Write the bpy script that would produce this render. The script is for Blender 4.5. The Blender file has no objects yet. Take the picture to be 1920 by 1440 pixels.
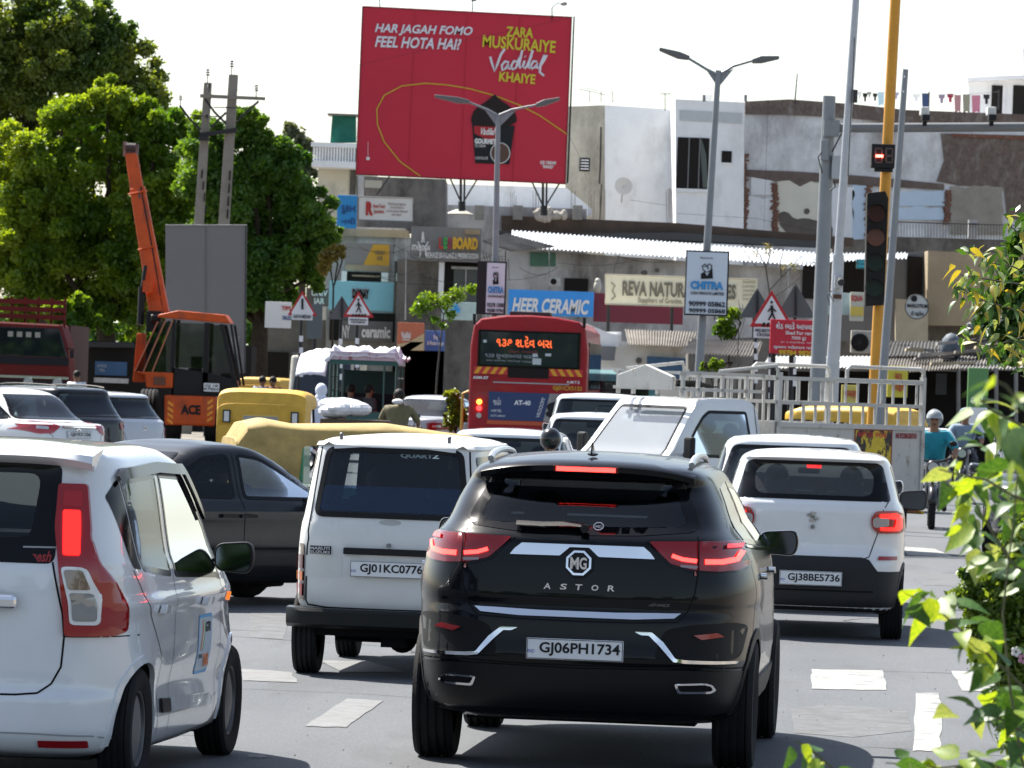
import bpy, bmesh, math, random
import numpy as np
from mathutils import Vector, Matrix
from mathutils.bvhtree import BVHTree
R = math.radians
PI = math.pi
random.seed(7)
SC = bpy.context.scene
COL = SC.collection

# ------------------------------------------------------------------ camera, sky, sun, exposure
CAM_H, FPX, ROLL, Y0 = 2.05, 10000.0, R(2.0), 700.0
pitch = math.atan((720 - Y0) / FPX)
cam = bpy.data.cameras.new('camera')
cam.lens = FPX / 1920 * 36.0; cam.sensor_width = 36.0; cam.clip_start = 0.5; cam.clip_end = 5000
cam_ob = bpy.data.objects.new('camera', cam); COL.objects.link(cam_ob)
fw = Vector((0, math.cos(pitch), -math.sin(pitch)))
rt = Vector((1, 0, 0)); up = rt.cross(fw)
r2 = rt * math.cos(ROLL) + up * math.sin(ROLL); u2 = up * math.cos(ROLL) - rt * math.sin(ROLL)
CM = Matrix((( r2.x, u2.x, -fw.x, 0), (r2.y, u2.y, -fw.y, 0), (r2.z, u2.z, -fw.z, CAM_H), (0, 0, 0, 1)))
cam_ob.matrix_world = CM
cam.dof.use_dof = True; cam.dof.focus_distance = 31; cam.dof.aperture_fstop = 17.0
SC.camera = cam_ob
SUN_EL, SUN_AZ = R(52), R(-42)      # azimuth measured from +Y towards +X (negative: to the left)
w = bpy.data.worlds.new('World'); SC.world = w; w.use_nodes = True
nt = w.node_tree; nt.nodes.clear()
sky = nt.nodes.new('ShaderNodeTexSky'); sky.sky_type = 'NISHITA'; sky.sun_disc = False
sky.sun_elevation = SUN_EL; sky.sun_rotation = SUN_AZ
sky.air_density = 1.0; sky.dust_density = 1.2; sky.ozone_density = 1.0
bg = nt.nodes.new('ShaderNodeBackground'); bg.inputs[1].default_value = 0.085
hs = nt.nodes.new('ShaderNodeHueSaturation'); hs.inputs['Saturation'].default_value = 0.75
nt.links.new(sky.outputs[0], hs.inputs['Color']); nt.links.new(hs.outputs[0], bg.inputs[0])
out = nt.nodes.new('ShaderNodeOutputWorld'); nt.links.new(bg.outputs[0], out.inputs[0])
sd = bpy.data.lights.new('sun', 'SUN'); sd.energy = 5.0; sd.angle = R(0.5); sd.color = (1, .955, .87)
so = bpy.data.objects.new('sun', sd); COL.objects.link(so)
sv = Vector((math.sin(SUN_AZ) * math.cos(SUN_EL), math.cos(SUN_AZ) * math.cos(SUN_EL), math.sin(SUN_EL)))
so.rotation_euler = sv.to_track_quat('Z', 'Y').to_euler(); so.location = (-40, 60, 90)
SC.view_settings.view_transform = 'Standard'; SC.view_settings.look = 'None'
SC.view_settings.gamma = 1; SC.view_settings.exposure = 1.3; SC.view_settings.use_curve_mapping = False
SC.cycles.max_bounces = 8; SC.cycles.transparent_max_bounces = 16; SC.cycles.caustics_reflective = False; SC.cycles.caustics_refractive = False

# ------------------------------------------------------------------ places: a pixel of the 1920x1440 photograph and a distance give a point
def P(x, y, D):
    d = CM.to_3x3() @ Vector((x - 960, 720 - y, -FPX))
    return Vector((0, 0, CAM_H)) + d * (D / d.y)
def G(x, D):
    "ground point seen at column x (near the horizon row) at distance D"
    X = (x - 960) * D / FPX
    # the roll moves columns sideways with height below the horizon
    p = P(x, Y0 + (x - 960) * math.tan(ROLL) + CAM_H * FPX / D, D)
    return Vector((p.x, D, 0))

# ------------------------------------------------------------------ materials
MATS = {}
def mat(name, col=(.5, .5, .5), rough=.6, metal=0, var=0.0, vscale=6, bump=0, bscale=40, coat=0, emit=None, estr=1, spec=None, dirt=None, dscale=1.5, dlo=.45, dhi=.7, alpha=None):
    if name in MATS: return MATS[name]
    m = bpy.data.materials.new(name); m.use_nodes = True; n = m.node_tree; b = n.nodes['Principled BSDF']
    c = (*col, 1)
    b.inputs['Base Color'].default_value = c; b.inputs['Roughness'].default_value = rough; b.inputs['Metallic'].default_value = metal
    if coat: b.inputs['Coat Weight'].default_value = coat; b.inputs['Coat Roughness'].default_value = .03
    if spec is None and max(col) < .05: spec = .22
    if spec is not None: b.inputs['Specular IOR Level'].default_value = spec
    if emit: b.inputs['Emission Color'].default_value = (*emit, 1); b.inputs['Emission Strength'].default_value = estr
    tc = n.nodes.new('ShaderNodeTexCoord'); last = None
    if var or dirt:
        no = n.nodes.new('ShaderNodeTexNoise'); no.inputs['Scale'].default_value = vscale; no.inputs['Detail'].default_value = 6; no.inputs['Roughness'].default_value = .65
        n.links.new(tc.outputs['Object'], no.inputs['Vector'])
        rp = n.nodes.new('ShaderNodeValToRGB'); rp.color_ramp.elements[0].position = .3; rp.color_ramp.elements[1].position = .7
        rp.color_ramp.elements[0].color = (*[max(0, x * (1 - var)) for x in col], 1); rp.color_ramp.elements[1].color = (*[min(1, x * (1 + var * .6)) for x in col], 1)
        n.links.new(no.outputs['Fac'], rp.inputs['Fac']); last = rp.outputs['Color']
        if dirt:
            n2 = n.nodes.new('ShaderNodeTexNoise'); n2.inputs['Scale'].default_value = dscale; n2.inputs['Detail'].default_value = 8; n2.inputs['Roughness'].default_value = .7
            mp = n.nodes.new('ShaderNodeMapping'); mp.inputs['Scale'].default_value = (1, 1, .45); mp.inputs['Location'].default_value = (3.1, 7.7, 1.3)
            n.links.new(tc.outputs['Object'], mp.inputs['Vector']); n.links.new(mp.outputs['Vector'], n2.inputs['Vector'])
            r2_ = n.nodes.new('ShaderNodeValToRGB'); r2_.color_ramp.elements[0].position = dlo; r2_.color_ramp.elements[1].position = dhi
            mx = n.nodes.new('ShaderNodeMix'); mx.data_type = 'RGBA'
            n.links.new(n2.outputs['Fac'], r2_.inputs['Fac']); n.links.new(r2_.outputs['Color'], mx.inputs[0])
            n.links.new(last, mx.inputs[6]); mx.inputs[7].default_value = (*dirt, 1); last = mx.outputs[2]
        n.links.new(last, b.inputs['Base Color'])
    if bump:
        nb = n.nodes.new('ShaderNodeTexNoise'); nb.inputs['Scale'].default_value = bscale; nb.inputs['Detail'].default_value = 4
        n.links.new(tc.outputs['Object'], nb.inputs['Vector'])
        bp = n.nodes.new('ShaderNodeBump'); bp.inputs['Strength'].default_value = bump; bp.inputs['Distance'].default_value = .02
        n.links.new(nb.outputs['Fac'], bp.inputs['Height']); n.links.new(bp.outputs['Normal'], b.inputs['Normal'])
    MATS[name] = m; return m
def glass(name, tint=(.5, .6, .6), op=.5, refl=1.45, base=(.01, .012, .014)):
    "tinted sheet glass: part see-through, part dark film, with a Fresnel reflection"
    if name in MATS: return MATS[name]
    m = bpy.data.materials.new(name); m.use_nodes = True; n = m.node_tree; n.nodes.clear()
    o = n.nodes.new('ShaderNodeOutputMaterial'); t = n.nodes.new('ShaderNodeBsdfTransparent'); t.inputs[0].default_value = (*tint, 1)
    d = n.nodes.new('ShaderNodeBsdfDiffuse'); d.inputs[0].default_value = (*base, 1)
    g = n.nodes.new('ShaderNodeBsdfGlossy'); g.inputs['Roughness'].default_value = .02; g.inputs[0].default_value = (.9, .95, 1, 1)
    m1 = n.nodes.new('ShaderNodeMixShader'); m1.inputs[0].default_value = op; n.links.new(t.outputs[0], m1.inputs[1]); n.links.new(d.outputs[0], m1.inputs[2])
    f = n.nodes.new('ShaderNodeFresnel'); f.inputs[0].default_value = refl
    m2 = n.nodes.new('ShaderNodeMixShader'); n.links.new(f.outputs[0], m2.inputs[0]); n.links.new(m1.outputs[0], m2.inputs[1]); n.links.new(g.outputs[0], m2.inputs[2])
    n.links.new(m2.outputs[0], o.inputs[0]); MATS[name] = m; return m
def leafmat(name, c1, c2, tr=.5, sc=1.2):
    m = bpy.data.materials.new(name); m.use_nodes = True; n = m.node_tree; n.nodes.clear()
    o = n.nodes.new('ShaderNodeOutputMaterial'); d = n.nodes.new('ShaderNodeBsdfPrincipled'); t = n.nodes.new('ShaderNodeBsdfTranslucent')
    d.inputs['Roughness'].default_value = .45
    tc = n.nodes.new('ShaderNodeTexCoord'); no = n.nodes.new('ShaderNodeTexNoise'); no.inputs['Scale'].default_value = sc; no.inputs['Detail'].default_value = 5
    rp = n.nodes.new('ShaderNodeValToRGB'); rp.color_ramp.elements[0].position = .35; rp.color_ramp.elements[1].position = .65
    rp.color_ramp.elements[0].color = (*c1, 1); rp.color_ramp.elements[1].color = (*c2, 1)
    n.links.new(tc.outputs['Object'], no.inputs['Vector']); n.links.new(no.outputs['Fac'], rp.inputs[0]); n.links.new(rp.outputs[0], d.inputs['Base Color'])
    g = n.nodes.new('ShaderNodeMix'); g.data_type = 'RGBA'; g.blend_type = 'MULTIPLY'; g.inputs[0].default_value = 1; g.inputs[7].default_value = (1.9, 1.6, .5, 1)
    n.links.new(rp.outputs[0], g.inputs[6]); n.links.new(g.outputs[2], t.inputs[0])
    m2 = n.nodes.new('ShaderNodeMixShader'); m2.inputs[0].default_value = tr; n.links.new(d.outputs[0], m2.inputs[1]); n.links.new(t.outputs[0], m2.inputs[2])
    n.links.new(m2.outputs[0], o.inputs[0]); MATS[name] = m; return m

W_PAINT = mat('white_paint', (.70, .72, .74), .25, coat=1, var=.04, vscale=3, dirt=(.50, .48, .44), dscale=2.2, dlo=.56, dhi=1.0)
W_DUSTY = mat('dusty_white_paint', (.66, .66, .64), .38, coat=.35, var=.06, vscale=4, dirt=(.42, .39, .34), dscale=2.5, dlo=.56, dhi=.9)
K_PAINT = mat('black_paint', (.002, .0025, .004), .25, coat=.32, spec=.1)
K_SEDAN = mat('dull_black_paint', (.007, .008, .01), .3, coat=.35, dirt=(.02, .02, .02), dscale=3, dlo=.5, dhi=.95, var=.1)
S_PAINT = mat('silver_paint', (.55, .57, .60), .3, metal=.4, coat=1)
PLASTIC = mat('black_plastic', (.012, .012, .013), .5, bump=.15, bscale=300)
PLASTIC2 = mat('grey_plastic', (.04, .04, .042), .6)
RUBBER = mat('tyre_rubber', (.014, .014, .015), .85, bump=.3, bscale=90, var=.25, vscale=8)
CHROME = mat('chrome', (.75, .76, .78), .08, metal=1)
ALLOY = mat('alloy_rim', (.32, .33, .34), .35, metal=.9)
STEEL = mat('steel_rim', (.2, .2, .2), .5, metal=.7)
FRIT = mat('black_glass_border', (.004, .004, .005), .12)
GLASS_C = glass('clear_car_glass', (.88, .94, .93), .07)
GLASS_M = glass('car_glass', (.62, .72, .73), .30)
GLASS_T = glass('tinted_car_glass', (.35, .42, .45), .55, base=(.012, .016, .02))
GLASS_O = glass('dark_glass', (.3, .3, .3), .93, refl=1.6, base=(.012, .015, .018))
CLOTH = mat('dark_seat_cloth', (.02, .021, .024), .9, var=.3)
CLOTHG = mat('grey_seat_cloth', (.09, .09, .10), .9, var=.3)
LINING = mat('cabin_lining', (.03, .03, .032), .9)
RED_L = mat('red_lamp_lens', (.30, .003, .005), .1, coat=.3)
RED_D = mat('dark_red_lamp_lens', (.06, .001, .002), .08, coat=.25)
RED_E = mat('lit_brake_lamp', (.7, .01, .01), .2, emit=(1, .012, .008), estr=1.2)
RED_E2 = mat('lit_brake_strip', (.9, .05, .02), .2, emit=(1, .035, .03), estr=2.6)
AMB_L = mat('amber_lens', (.55, .16, .01), .15, coat=1)
CLR_L = mat('clear_lamp_lens', (.5, .5, .5), .1, coat=1, metal=.3)
PLATE_W = mat('plate_white', (.72, .73, .74), .45)
PLATE_Y = mat('plate_yellow', (.75, .5, .03), .45)
INK = mat('black_ink', (.012, .012, .014), .6)
SEAM = mat('seam_shadow_gap', (.006, .006, .006), .9)
WHITE = mat('white_print', (.78, .78, .78), .6)
YELLOW_T = mat('rickshaw_yellow_canvas', (.62, .36, .035), .55, var=.18, vscale=5, bump=.15, bscale=14)
CREAM_T = mat('faded_yellow_canvas', (.38, .27, .09), .75, var=.35, vscale=4, bump=.3, bscale=9)
GREEN_R = mat('rickshaw_green_paint', (.01, .19, .075), .35, coat=.4)
DARK = mat('dark_void', (.006, .006, .007), .9)

# ------------------------------------------------------------------ object helpers
def tag(o, label=None, cat=None, group=None, kind=None):
    if label: o['label'] = label
    if cat: o['category'] = cat
    if group: o['group'] = group
    if kind: o['kind'] = kind
    return o
def thing(name, label, cat, loc=(0, 0, 0), rz=0, group=None):
    o = bpy.data.objects.new(name, None); COL.objects.link(o); o.location = loc; o.rotation_euler = (0, 0, rz); o.empty_display_size = .2
    return tag(o, label, cat, group)
def link(name, me, m, parent=None, kind=None):
    o = bpy.data.objects.new(name, me); COL.objects.link(o)
    if m is not None and not me.materials: me.materials.append(m)
    if parent is not None: o.parent = parent
    if kind: o['kind'] = kind
    return o
def children(o): return [c for c in bpy.data.objects if c.parent == o]
def copy_tree(o, parent=None):
    c = o.copy(); COL.objects.link(c)
    if parent is not None: c.parent = parent
    for ch in children(o): copy_tree(ch, c)
    return c
class MB:
    def __init__(s): s.v = []; s.f = []
    def add(s, vs, fs):
        b = len(s.v); s.v += [tuple(v) for v in vs]; s.f += [tuple(i + b for i in f) for f in fs]; return s
    def box(s, x0, x1, y0, y1, z0, z1, M=None):
        vs = [Vector((x, y, z)) for x in (x0, x1) for y in (y0, y1) for z in (z0, z1)]
        if M is not None: vs = [M @ v for v in vs]
        return s.add(vs, [(0, 1, 3, 2), (4, 6, 7, 5), (0, 4, 5, 1), (2, 3, 7, 6), (0, 2, 6, 4), (1, 5, 7, 3)])
    def cyl(s, p0, p1, r0, r1=None, n=12, caps=True):
        p0 = Vector(p0); p1 = Vector(p1); r1 = r0 if r1 is None else r1
        d = (p1 - p0).normalized(); a = d.orthogonal().normalized(); b = d.cross(a)
        vs = []
        for p, r in ((p0, r0), (p1, r1)):
            for i in range(n):
                t = 2 * PI * i / n; vs.append(p + (a * math.cos(t) + b * math.sin(t)) * r)
        fs = [(i, (i + 1) % n, n + (i + 1) % n, n + i) for i in range(n)]
        if caps: fs += [tuple(range(n - 1, -1, -1)), tuple(range(n, 2 * n))]
        return s.add(vs, fs)
    def tube(s, pts, r, n=8, r1=None):
        pts = [Vector(p) for p in pts]; vs = []; fs = []; N = len(pts); a = None
        for i, p in enumerate(pts):
            d = ((pts[min(i + 1, N - 1)] - pts[max(i - 1, 0)])).normalized()
            if a is None: a = d.orthogonal().normalized()
            else: a = (a - d * a.dot(d)).normalized()
            b = d.cross(a); rr = r if r1 is None else r + (r1 - r) * i / (N - 1)
            for k in range(n):
                t = 2 * PI * k / n; vs.append(p + (a * math.cos(t) + b * math.sin(t)) * rr)
        for i in range(N - 1):
            for k in range(n): fs.append((i * n + k, i * n + (k + 1) % n, (i + 1) * n + (k + 1) % n, (i + 1) * n + k))
        fs += [tuple(range(n - 1, -1, -1)), tuple(range((N - 1) * n, N * n))]
        return s.add(vs, fs)
    def ball(s, c, r, nu=14, nv=9, M=None):
        if not hasattr(r, '__len__'): r = (r, r, r)
        vs = []; fs = []
        for j in range(nv + 1):
            ph = PI * j / nv
            for i in range(nu):
                th = 2 * PI * i / nu; v = Vector((r[0] * math.sin(ph) * math.cos(th), r[1] * math.sin(ph) * math.sin(th), r[2] * math.cos(ph)))
                if M is not None: v = M @ v
                vs.append(v + Vector(c))
        for j in range(nv):
            for i in range(nu): fs.append((j * nu + i, (j + 1) * nu + i, (j + 1) * nu + (i + 1) % nu, j * nu + (i + 1) % nu))
        return s.add(vs, fs)
    def lathe(s, prof, c=(0, 0, 0), ax='x', n=28):
        vs = []; fs = []; c = Vector(c); N = len(prof)
        for i in range(n):
            t = 2 * PI * i / n
            for (r, h) in prof:
                a, b = r * math.cos(t), r * math.sin(t)
                vs.append(c + Vector({'x': (h, a, b), 'y': (a, h, b), 'z': (a, b, h)}[ax]))
        for i in range(n):
            for j in range(N - 1): fs.append((i * N + j, i * N + j + 1, ((i + 1) % n) * N + j + 1, ((i + 1) % n) * N + j))
        return s.add(vs, fs)
    def prism(s, pts, off):
        "closed prism: polygon of 3D points swept by the vector off"
        pts = [Vector(p) for p in pts]; off = Vector(off); n = len(pts)
        return s.add(pts + [p + off for p in pts], [tuple(range(n - 1, -1, -1)), tuple(range(n, 2 * n))] + [(i, (i + 1) % n, n + (i + 1) % n, n + i) for i in range(n)])
    def build(s, name, m, parent=None, smooth=False, kind=None, bev=0, seg=2, nrm=True):
        me = bpy.data.meshes.new(name); me.from_pydata(s.v, [], s.f)
        if nrm:
            bm = bmesh.new(); bm.from_mesh(me); bmesh.ops.recalc_face_normals(bm, faces=bm.faces); bm.to_mesh(me); bm.free()
        if smooth:
            me.polygons.foreach_set('use_smooth', [True] * len(me.polygons))
            try: me.set_sharp_from_angle(angle=R(40))
            except Exception: pass
        o = link(name, me, m, parent, kind)
        if bev:
            md = o.modifiers.new('bevel', 'BEVEL'); md.width = bev; md.segments = seg; md.limit_method = 'ANGLE'; md.angle_limit = R(40)
        return o
def text_mesh(s, wd=None, ht=None, bold=0, shear=0, font=None):
    cu = bpy.data.curves.new('t', 'FONT'); cu.body = s; cu.size = 1; cu.offset = bold; cu.shear = shear; cu.resolution_u = 3; cu.extrude = .008; cu.align_x = 'CENTER'
    ob = bpy.data.objects.new('t', cu); me = bpy.data.meshes.new_from_object(ob); bpy.data.objects.remove(ob); bpy.data.curves.remove(cu)
    n = len(me.vertices); a = np.empty(n * 3, 'f'); me.vertices.foreach_get('co', a); a = a.reshape(-1, 3)
    if n == 0: return me
    lo, hi = a.min(0), a.max(0); sz = np.maximum(hi - lo, 1e-5); cx = (lo + hi) / 2
    sx = wd / sz[0] if wd else None; sy = ht / sz[1] if ht else None
    sx = sx or sy; sy = sy or sx
    a = (a - cx) * np.array([sx, sy, sy]); me.vertices.foreach_set('co', a.astype('f').ravel()); me.materials.clear()
    return me
def text(s, c, wd, ht, m, parent, bold=0, shear=0, name='lettering', rx=PI / 2, rz=0, ry=0, depth=1.0):
    "lettering standing upright and facing -Y, centred on c and fitted into wd x ht"
    me = text_mesh(s, wd, ht, bold, shear); me.name = name
    o = link(name, me, m, parent); o.location = c; o.rotation_euler = (rx, ry, rz); o.scale = (1, 1, depth)
    return o
def rounded(poly, r=.25, it=2):
    for _ in range(it):
        q = []; n = len(poly)
        for i in range(n):
            a = poly[i]; b = poly[(i + 1) % n]
            q += [(a[0] + (b[0] - a[0]) * r, a[1] + (b[1] - a[1]) * r), (b[0] - (b[0] - a[0]) * r, b[1] - (b[1] - a[1]) * r)]
        poly = q
    return poly
def rnd(poly, rad=.04, n=4):
    "round every corner of a polygon with radius rad"
    out = []; N = len(poly)
    for i in range(N):
        p = Vector(poly[i]); a = Vector(poly[i - 1]) - p; b = Vector(poly[(i + 1) % N]) - p
        k = min(rad, a.length * .45, b.length * .45); A = p + a.normalized() * k; B = p + b.normalized() * k
        for j in range(n + 1):
            t = j / n; out.append(tuple(A * (1 - t) ** 2 + p * 2 * t * (1 - t) + B * t * t))
    return out
def inset(poly, d):
    "shrink a polygon by d (grow when negative)"
    N = len(poly); ar = sum(poly[i][0] * poly[(i + 1) % N][1] - poly[(i + 1) % N][0] * poly[i][1] for i in range(N)); sg = 1 if ar > 0 else -1
    out = []
    for i in range(N):
        p = Vector(poly[i]); e1 = (p - Vector(poly[i - 1])); e2 = (Vector(poly[(i + 1) % N]) - p)
        if e1.length < 1e-6 or e2.length < 1e-6: out.append(tuple(p)); continue
        n1 = Vector((-e1.y, e1.x)).normalized(); n2 = Vector((-e2.y, e2.x)).normalized(); b = (n1 + n2)
        if b.length < .3: b = n1
        b.normalize(); k = d / max(.5, b.dot(n1)); out.append(tuple(p + b * k * sg))
    return out
def inside(p, poly):
    x, y = p; c = False; n = len(poly); j = n - 1
    for i in range(n):
        xi, yi = poly[i]; xj, yj = poly[j]
        if (yi > y) != (yj > y) and x < (xj - xi) * (y - yi) / (yj - yi) + xi: c = not c
        j = i
    return c
mirror = lambda poly: [(-x, z) for x, z in poly][::-1]
# ------------------------------------------------------------------ shaped bodies: rings stacked in height, then windows, lamps and seams cut or laid on
AX = {'rear': (0, 2, Vector((0, 1, 0))), 'front': (0, 2, Vector((0, -1, 0))), 'right': (1, 2, Vector((-1, 0, 0))), 'left': (1, 2, Vector((1, 0, 0))), 'top': (0, 1, Vector((0, 0, -1)))}
def pchip_rows(rows, sub):
    a = np.array(rows, float); n = len(a); d = np.diff(a, axis=0); m = np.zeros_like(a)
    for i in range(1, n - 1):
        s = d[i - 1] * d[i]; m[i] = np.where(s > 0, 2 * s / (d[i - 1] + d[i] + 1e-12), 0)
    m[0] = d[0]; m[-1] = d[-1]; out = []
    for i in range(n - 1):
        for k in range(sub):
            t = k / sub; h = (2 * t**3 - 3 * t**2 + 1, t**3 - 2 * t**2 + t, -2 * t**3 + 3 * t**2, t**3 - t**2)
            out.append(h[0] * a[i] + h[1] * m[i] + h[2] * a[i + 1] + h[3] * m[i + 1])
    out.append(a[-1]); return np.array(out)
def ring(yr, yf, hw, nr, nf, M):
    yc = (yr + yf) / 2; hl = (yf - yr) / 2; q = M // 4; pts = []
    def quarter(n):
        t = np.linspace(0, PI / 2, 160); x = np.sin(t) ** (2 / n); y = np.cos(t) ** (2 / n)     # from (0,1) to (1,0)
        s = np.r_[0, np.cumsum(np.hypot(np.diff(x * hw), np.diff(y * hl)))]
        w = s / s[-1]; k = np.linspace(0, 1, q + 1); return np.interp(k, w, x), np.interp(k, w, y)
    xr, yr_ = quarter(nr); xf, yf_ = quarter(nf)
    for i in range(q): pts.append((xr[i] * hw, yc - yr_[i] * hl))
    for i in range(q, 0, -1): pts.append((xf[i] * hw, yc + yf_[i] * hl))
    for i in range(q): pts.append((-xf[i] * hw, yc + yf_[i] * hl))
    for i in range(q, 0, -1): pts.append((-xr[i] * hw, yc - yr_[i] * hl))
    return pts
class Shell:
    "rows: (z, y_rear, y_front, half_width, n_rear, n_front)"
    def __init__(s, rows, deform, M=120, sub=3, crown=.04):
        s.deform = deform; rr = pchip_rows(rows, sub); vs = []; fs = []
        rings = [(r[0], ring(*r[1:], M)) for r in rr]
        z, last = rings[-1]; yc = (rr[-1][1] + rr[-1][2]) / 2
        for k in (.96, .9, .8, .65, .45, .22):
            rings.append((z + crown * (1 - k * k), [(x * k, yc + (y - yc) * k) for x, y in last]))
        for (z_, r) in rings: vs += [deform(Vector((x, y, z_))) for x, y in r]
        for j in range(len(rings) - 1):
            for i in range(M): fs.append((j * M + i, j * M + (i + 1) % M, (j + 1) * M + (i + 1) % M, (j + 1) * M + i))
        fs.append(tuple(range((len(rings) - 1) * M, len(rings) * M))); fs.append(tuple(range(M - 1, -1, -1)))
        s.bm = bmesh.new(); bv = [s.bm.verts.new(v) for v in vs]
        for f in fs:
            try: s.bm.faces.new([bv[i] for i in f])
            except ValueError: pass
        bmesh.ops.recalc_face_normals(s.bm, faces=s.bm.faces)
        s.bvh = BVHTree.FromBMesh(s.bm); s.base = (vs, fs)
    def cut(s, side, poly):
        "open a hole of this outline in the skin"
        bm_cut(s.bm, side, poly)
    def hit(s, side, u, v, off):
        a, b, d = AX[side]; o = Vector((0, 0, 0)); o[a] = u; o[b] = v; o -= d * 8 * (1 if side != 'front' else 1)
        if side == 'front': o = Vector((u, 12, v))
        h, n, i, _ = s.bvh.ray_cast(o, d)
        if h is None:
            q = Vector((0, 0, 0)); q[a] = u; q[b] = v; q -= d * .4
            if side == 'front': q.y = 4
            h, n, i, _ = s.bvh.find_nearest(q)
        if n.dot(d) > 0: n = -n
        return h + (n * .5 - d * .5).normalized() * off
    def patch(s, name, side, poly, m, parent, off=.004, t=.012, cell=.05, inner=None, smooth=True):
        "a panel of this outline laid on the skin, with edges of thickness t"
        bm = bmesh.new(); a, b, d = AX[side]
        vs = []
        for (u, v) in poly: c = Vector((0, 0, 0)); c[a] = u; c[b] = v; vs.append(bm.verts.new(c))
        bm.faces.new(vs)
        us = [p[0] for p in poly]; ws = [p[1] for p in poly]
        for ax_, lo, hi in ((a, min(us), max(us)), (b, min(ws), max(ws))):
            k = lo + cell
            while k < hi - 1e-4:
                co = Vector((0, 0, 0)); co[ax_] = k; no = Vector((0, 0, 0)); no[ax_] = 1
                bmesh.ops.bisect_plane(bm, geom=bm.verts[:] + bm.edges[:] + bm.faces[:], plane_co=co, plane_no=no); k += cell
        if inner: bm_cut(bm, side, inner, plane=True)
        bmesh.ops.triangulate(bm, faces=[f for f in bm.faces if len(f.verts) > 4])
        for v in bm.verts: v.co = s.hit(side, v.co[a], v.co[b], off)
        if t:
            be = [e for e in bm.edges if e.is_boundary]
            r = bmesh.ops.extrude_edge_only(bm, edges=be)
            for g in r['geom']:
                if isinstance(g, bmesh.types.BMVert): g.co = g.co + d * t
        bmesh.ops.recalc_face_normals(bm, faces=bm.faces)
        me = bpy.data.meshes.new(name); bm.to_mesh(me); bm.free()
        if len(me.polygons):
            c0 = me.polygons[0]
            if c0.normal.dot(d) > 0: me.flip_normals()
        if smooth:
            me.polygons.foreach_set('use_smooth', [True] * len(me.polygons)); me.set_sharp_from_angle(angle=R(50))
        return link(name, me, m, parent)
    def line(s, name, side, pts, m, parent, wd=.006, off=.002, step=.03, t=0.0, closed=False):
        "a thin strip along a path on the skin (seam, trim, wiper rubber)"
        if closed: pts = list(pts) + [pts[0]]
        q = [Vector(pts[0])]
        for i in range(len(pts) - 1):
            A = Vector(pts[i]); B = Vector(pts[i + 1]); n = max(1, int((B - A).length / step))
            q += [A + (B - A) * (k / n) for k in range(1, n + 1)]
        vs = []; fs = []; N = len(q)
        for i, p in enumerate(q):
            dd = (q[min(i + 1, N - 1)] - q[max(i - 1, 0)]);  dd = dd.normalized() if dd.length > 1e-7 else Vector((1, 0)); n = Vector((-dd.y, dd.x)) * wd / 2
            a_ = s.hit(side, *(p + n), off); b_ = s.hit(side, *(p - n), off)
            vs += [a_, b_]
            if t: dv = AX[side][2] * t; vs += [a_ + dv, b_ + dv]
        k = 4 if t else 2
        for i in range(N - 1):
            fs.append((k * i, k * i + 1, k * i + k + 1, k * i + k))
            if t: fs += [(k * i, k * i + k, k * i + k + 2, k * i + 2), (k * i + 1, k * i + 3, k * i + k + 3, k * i + k + 1)]
        mb = MB(); mb.add(vs, fs); return mb.build(name, m, parent, smooth=True)
    def finish(s, name, m, parent, lining=.025, lm=None):
        me = bpy.data.meshes.new(name); s.bm.normal_update(); s.bm.to_mesh(me)
        me.polygons.foreach_set('use_smooth', [True] * len(me.polygons)); me.set_sharp_from_angle(angle=R(38))
        o = link(name, me, m, parent)
        if lining:
            bm = s.bm.copy()
            ns = [v.normal.copy() for v in bm.verts]
            for v, n in zip(bm.verts, ns): v.co = v.co - n * lining
            bmesh.ops.reverse_faces(bm, faces=bm.faces); m2 = bpy.data.meshes.new('cabin_lining'); bm.to_mesh(m2); bm.free()
            link('cabin_lining', m2, lm or LINING, parent)
        s.bm.free(); return o
def bm_cut(bm, side, poly, plane=False, keep=False):
    a, b, d = AX[side]; us = [p[0] for p in poly]; vs = [p[1] for p in poly]; lo = (min(us) - .02, min(vs) - .02); hi = (max(us) + .02, max(vs) + .02)
    bm.normal_update()
    def ok(f):
        if plane: return True
        return f.normal.dot(d) < -.12
    def near(f):
        if not ok(f): return False
        fu = [v.co[a] for v in f.verts]; fv = [v.co[b] for v in f.verts]
        return max(fu) > lo[0] and min(fu) < hi[0] and max(fv) > lo[1] and min(fv) < hi[1]
    n = len(poly)
    for i in range(n):
        A = poly[i]; B = poly[(i + 1) % n]; e = Vector((B[0] - A[0], B[1] - A[1]))
        if e.length < 1e-5: continue
        c0 = min(A[0], B[0]) - .001, min(A[1], B[1]) - .001; c1 = max(A[0], B[0]) + .001, max(A[1], B[1]) + .001
        fs = []
        for f in bm.faces:
            if not ok(f): continue
            fu = [v.co[a] for v in f.verts]; fv = [v.co[b] for v in f.verts]
            if max(fu) > c0[0] and min(fu) < c1[0] and max(fv) > c0[1] and min(fv) < c1[1]: fs.append(f)
        if not fs: continue
        geom = set(fs)
        for f in fs: geom.update(f.edges); geom.update(f.verts)
        co = Vector((0, 0, 0)); co[a] = A[0]; co[b] = A[1]; no = Vector((0, 0, 0)); no[a] = -e.y; no[b] = e.x
        bmesh.ops.bisect_plane(bm, geom=list(geom), dist=1e-5, plane_co=co, plane_no=no)
    dl = []
    for f in bm.faces:
        if near(f):
            c = f.calc_center_median()
            if inside((c[a], c[b]), poly): dl.append(f)
    bmesh.ops.delete(bm, geom=dl, context='FACES')
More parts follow.
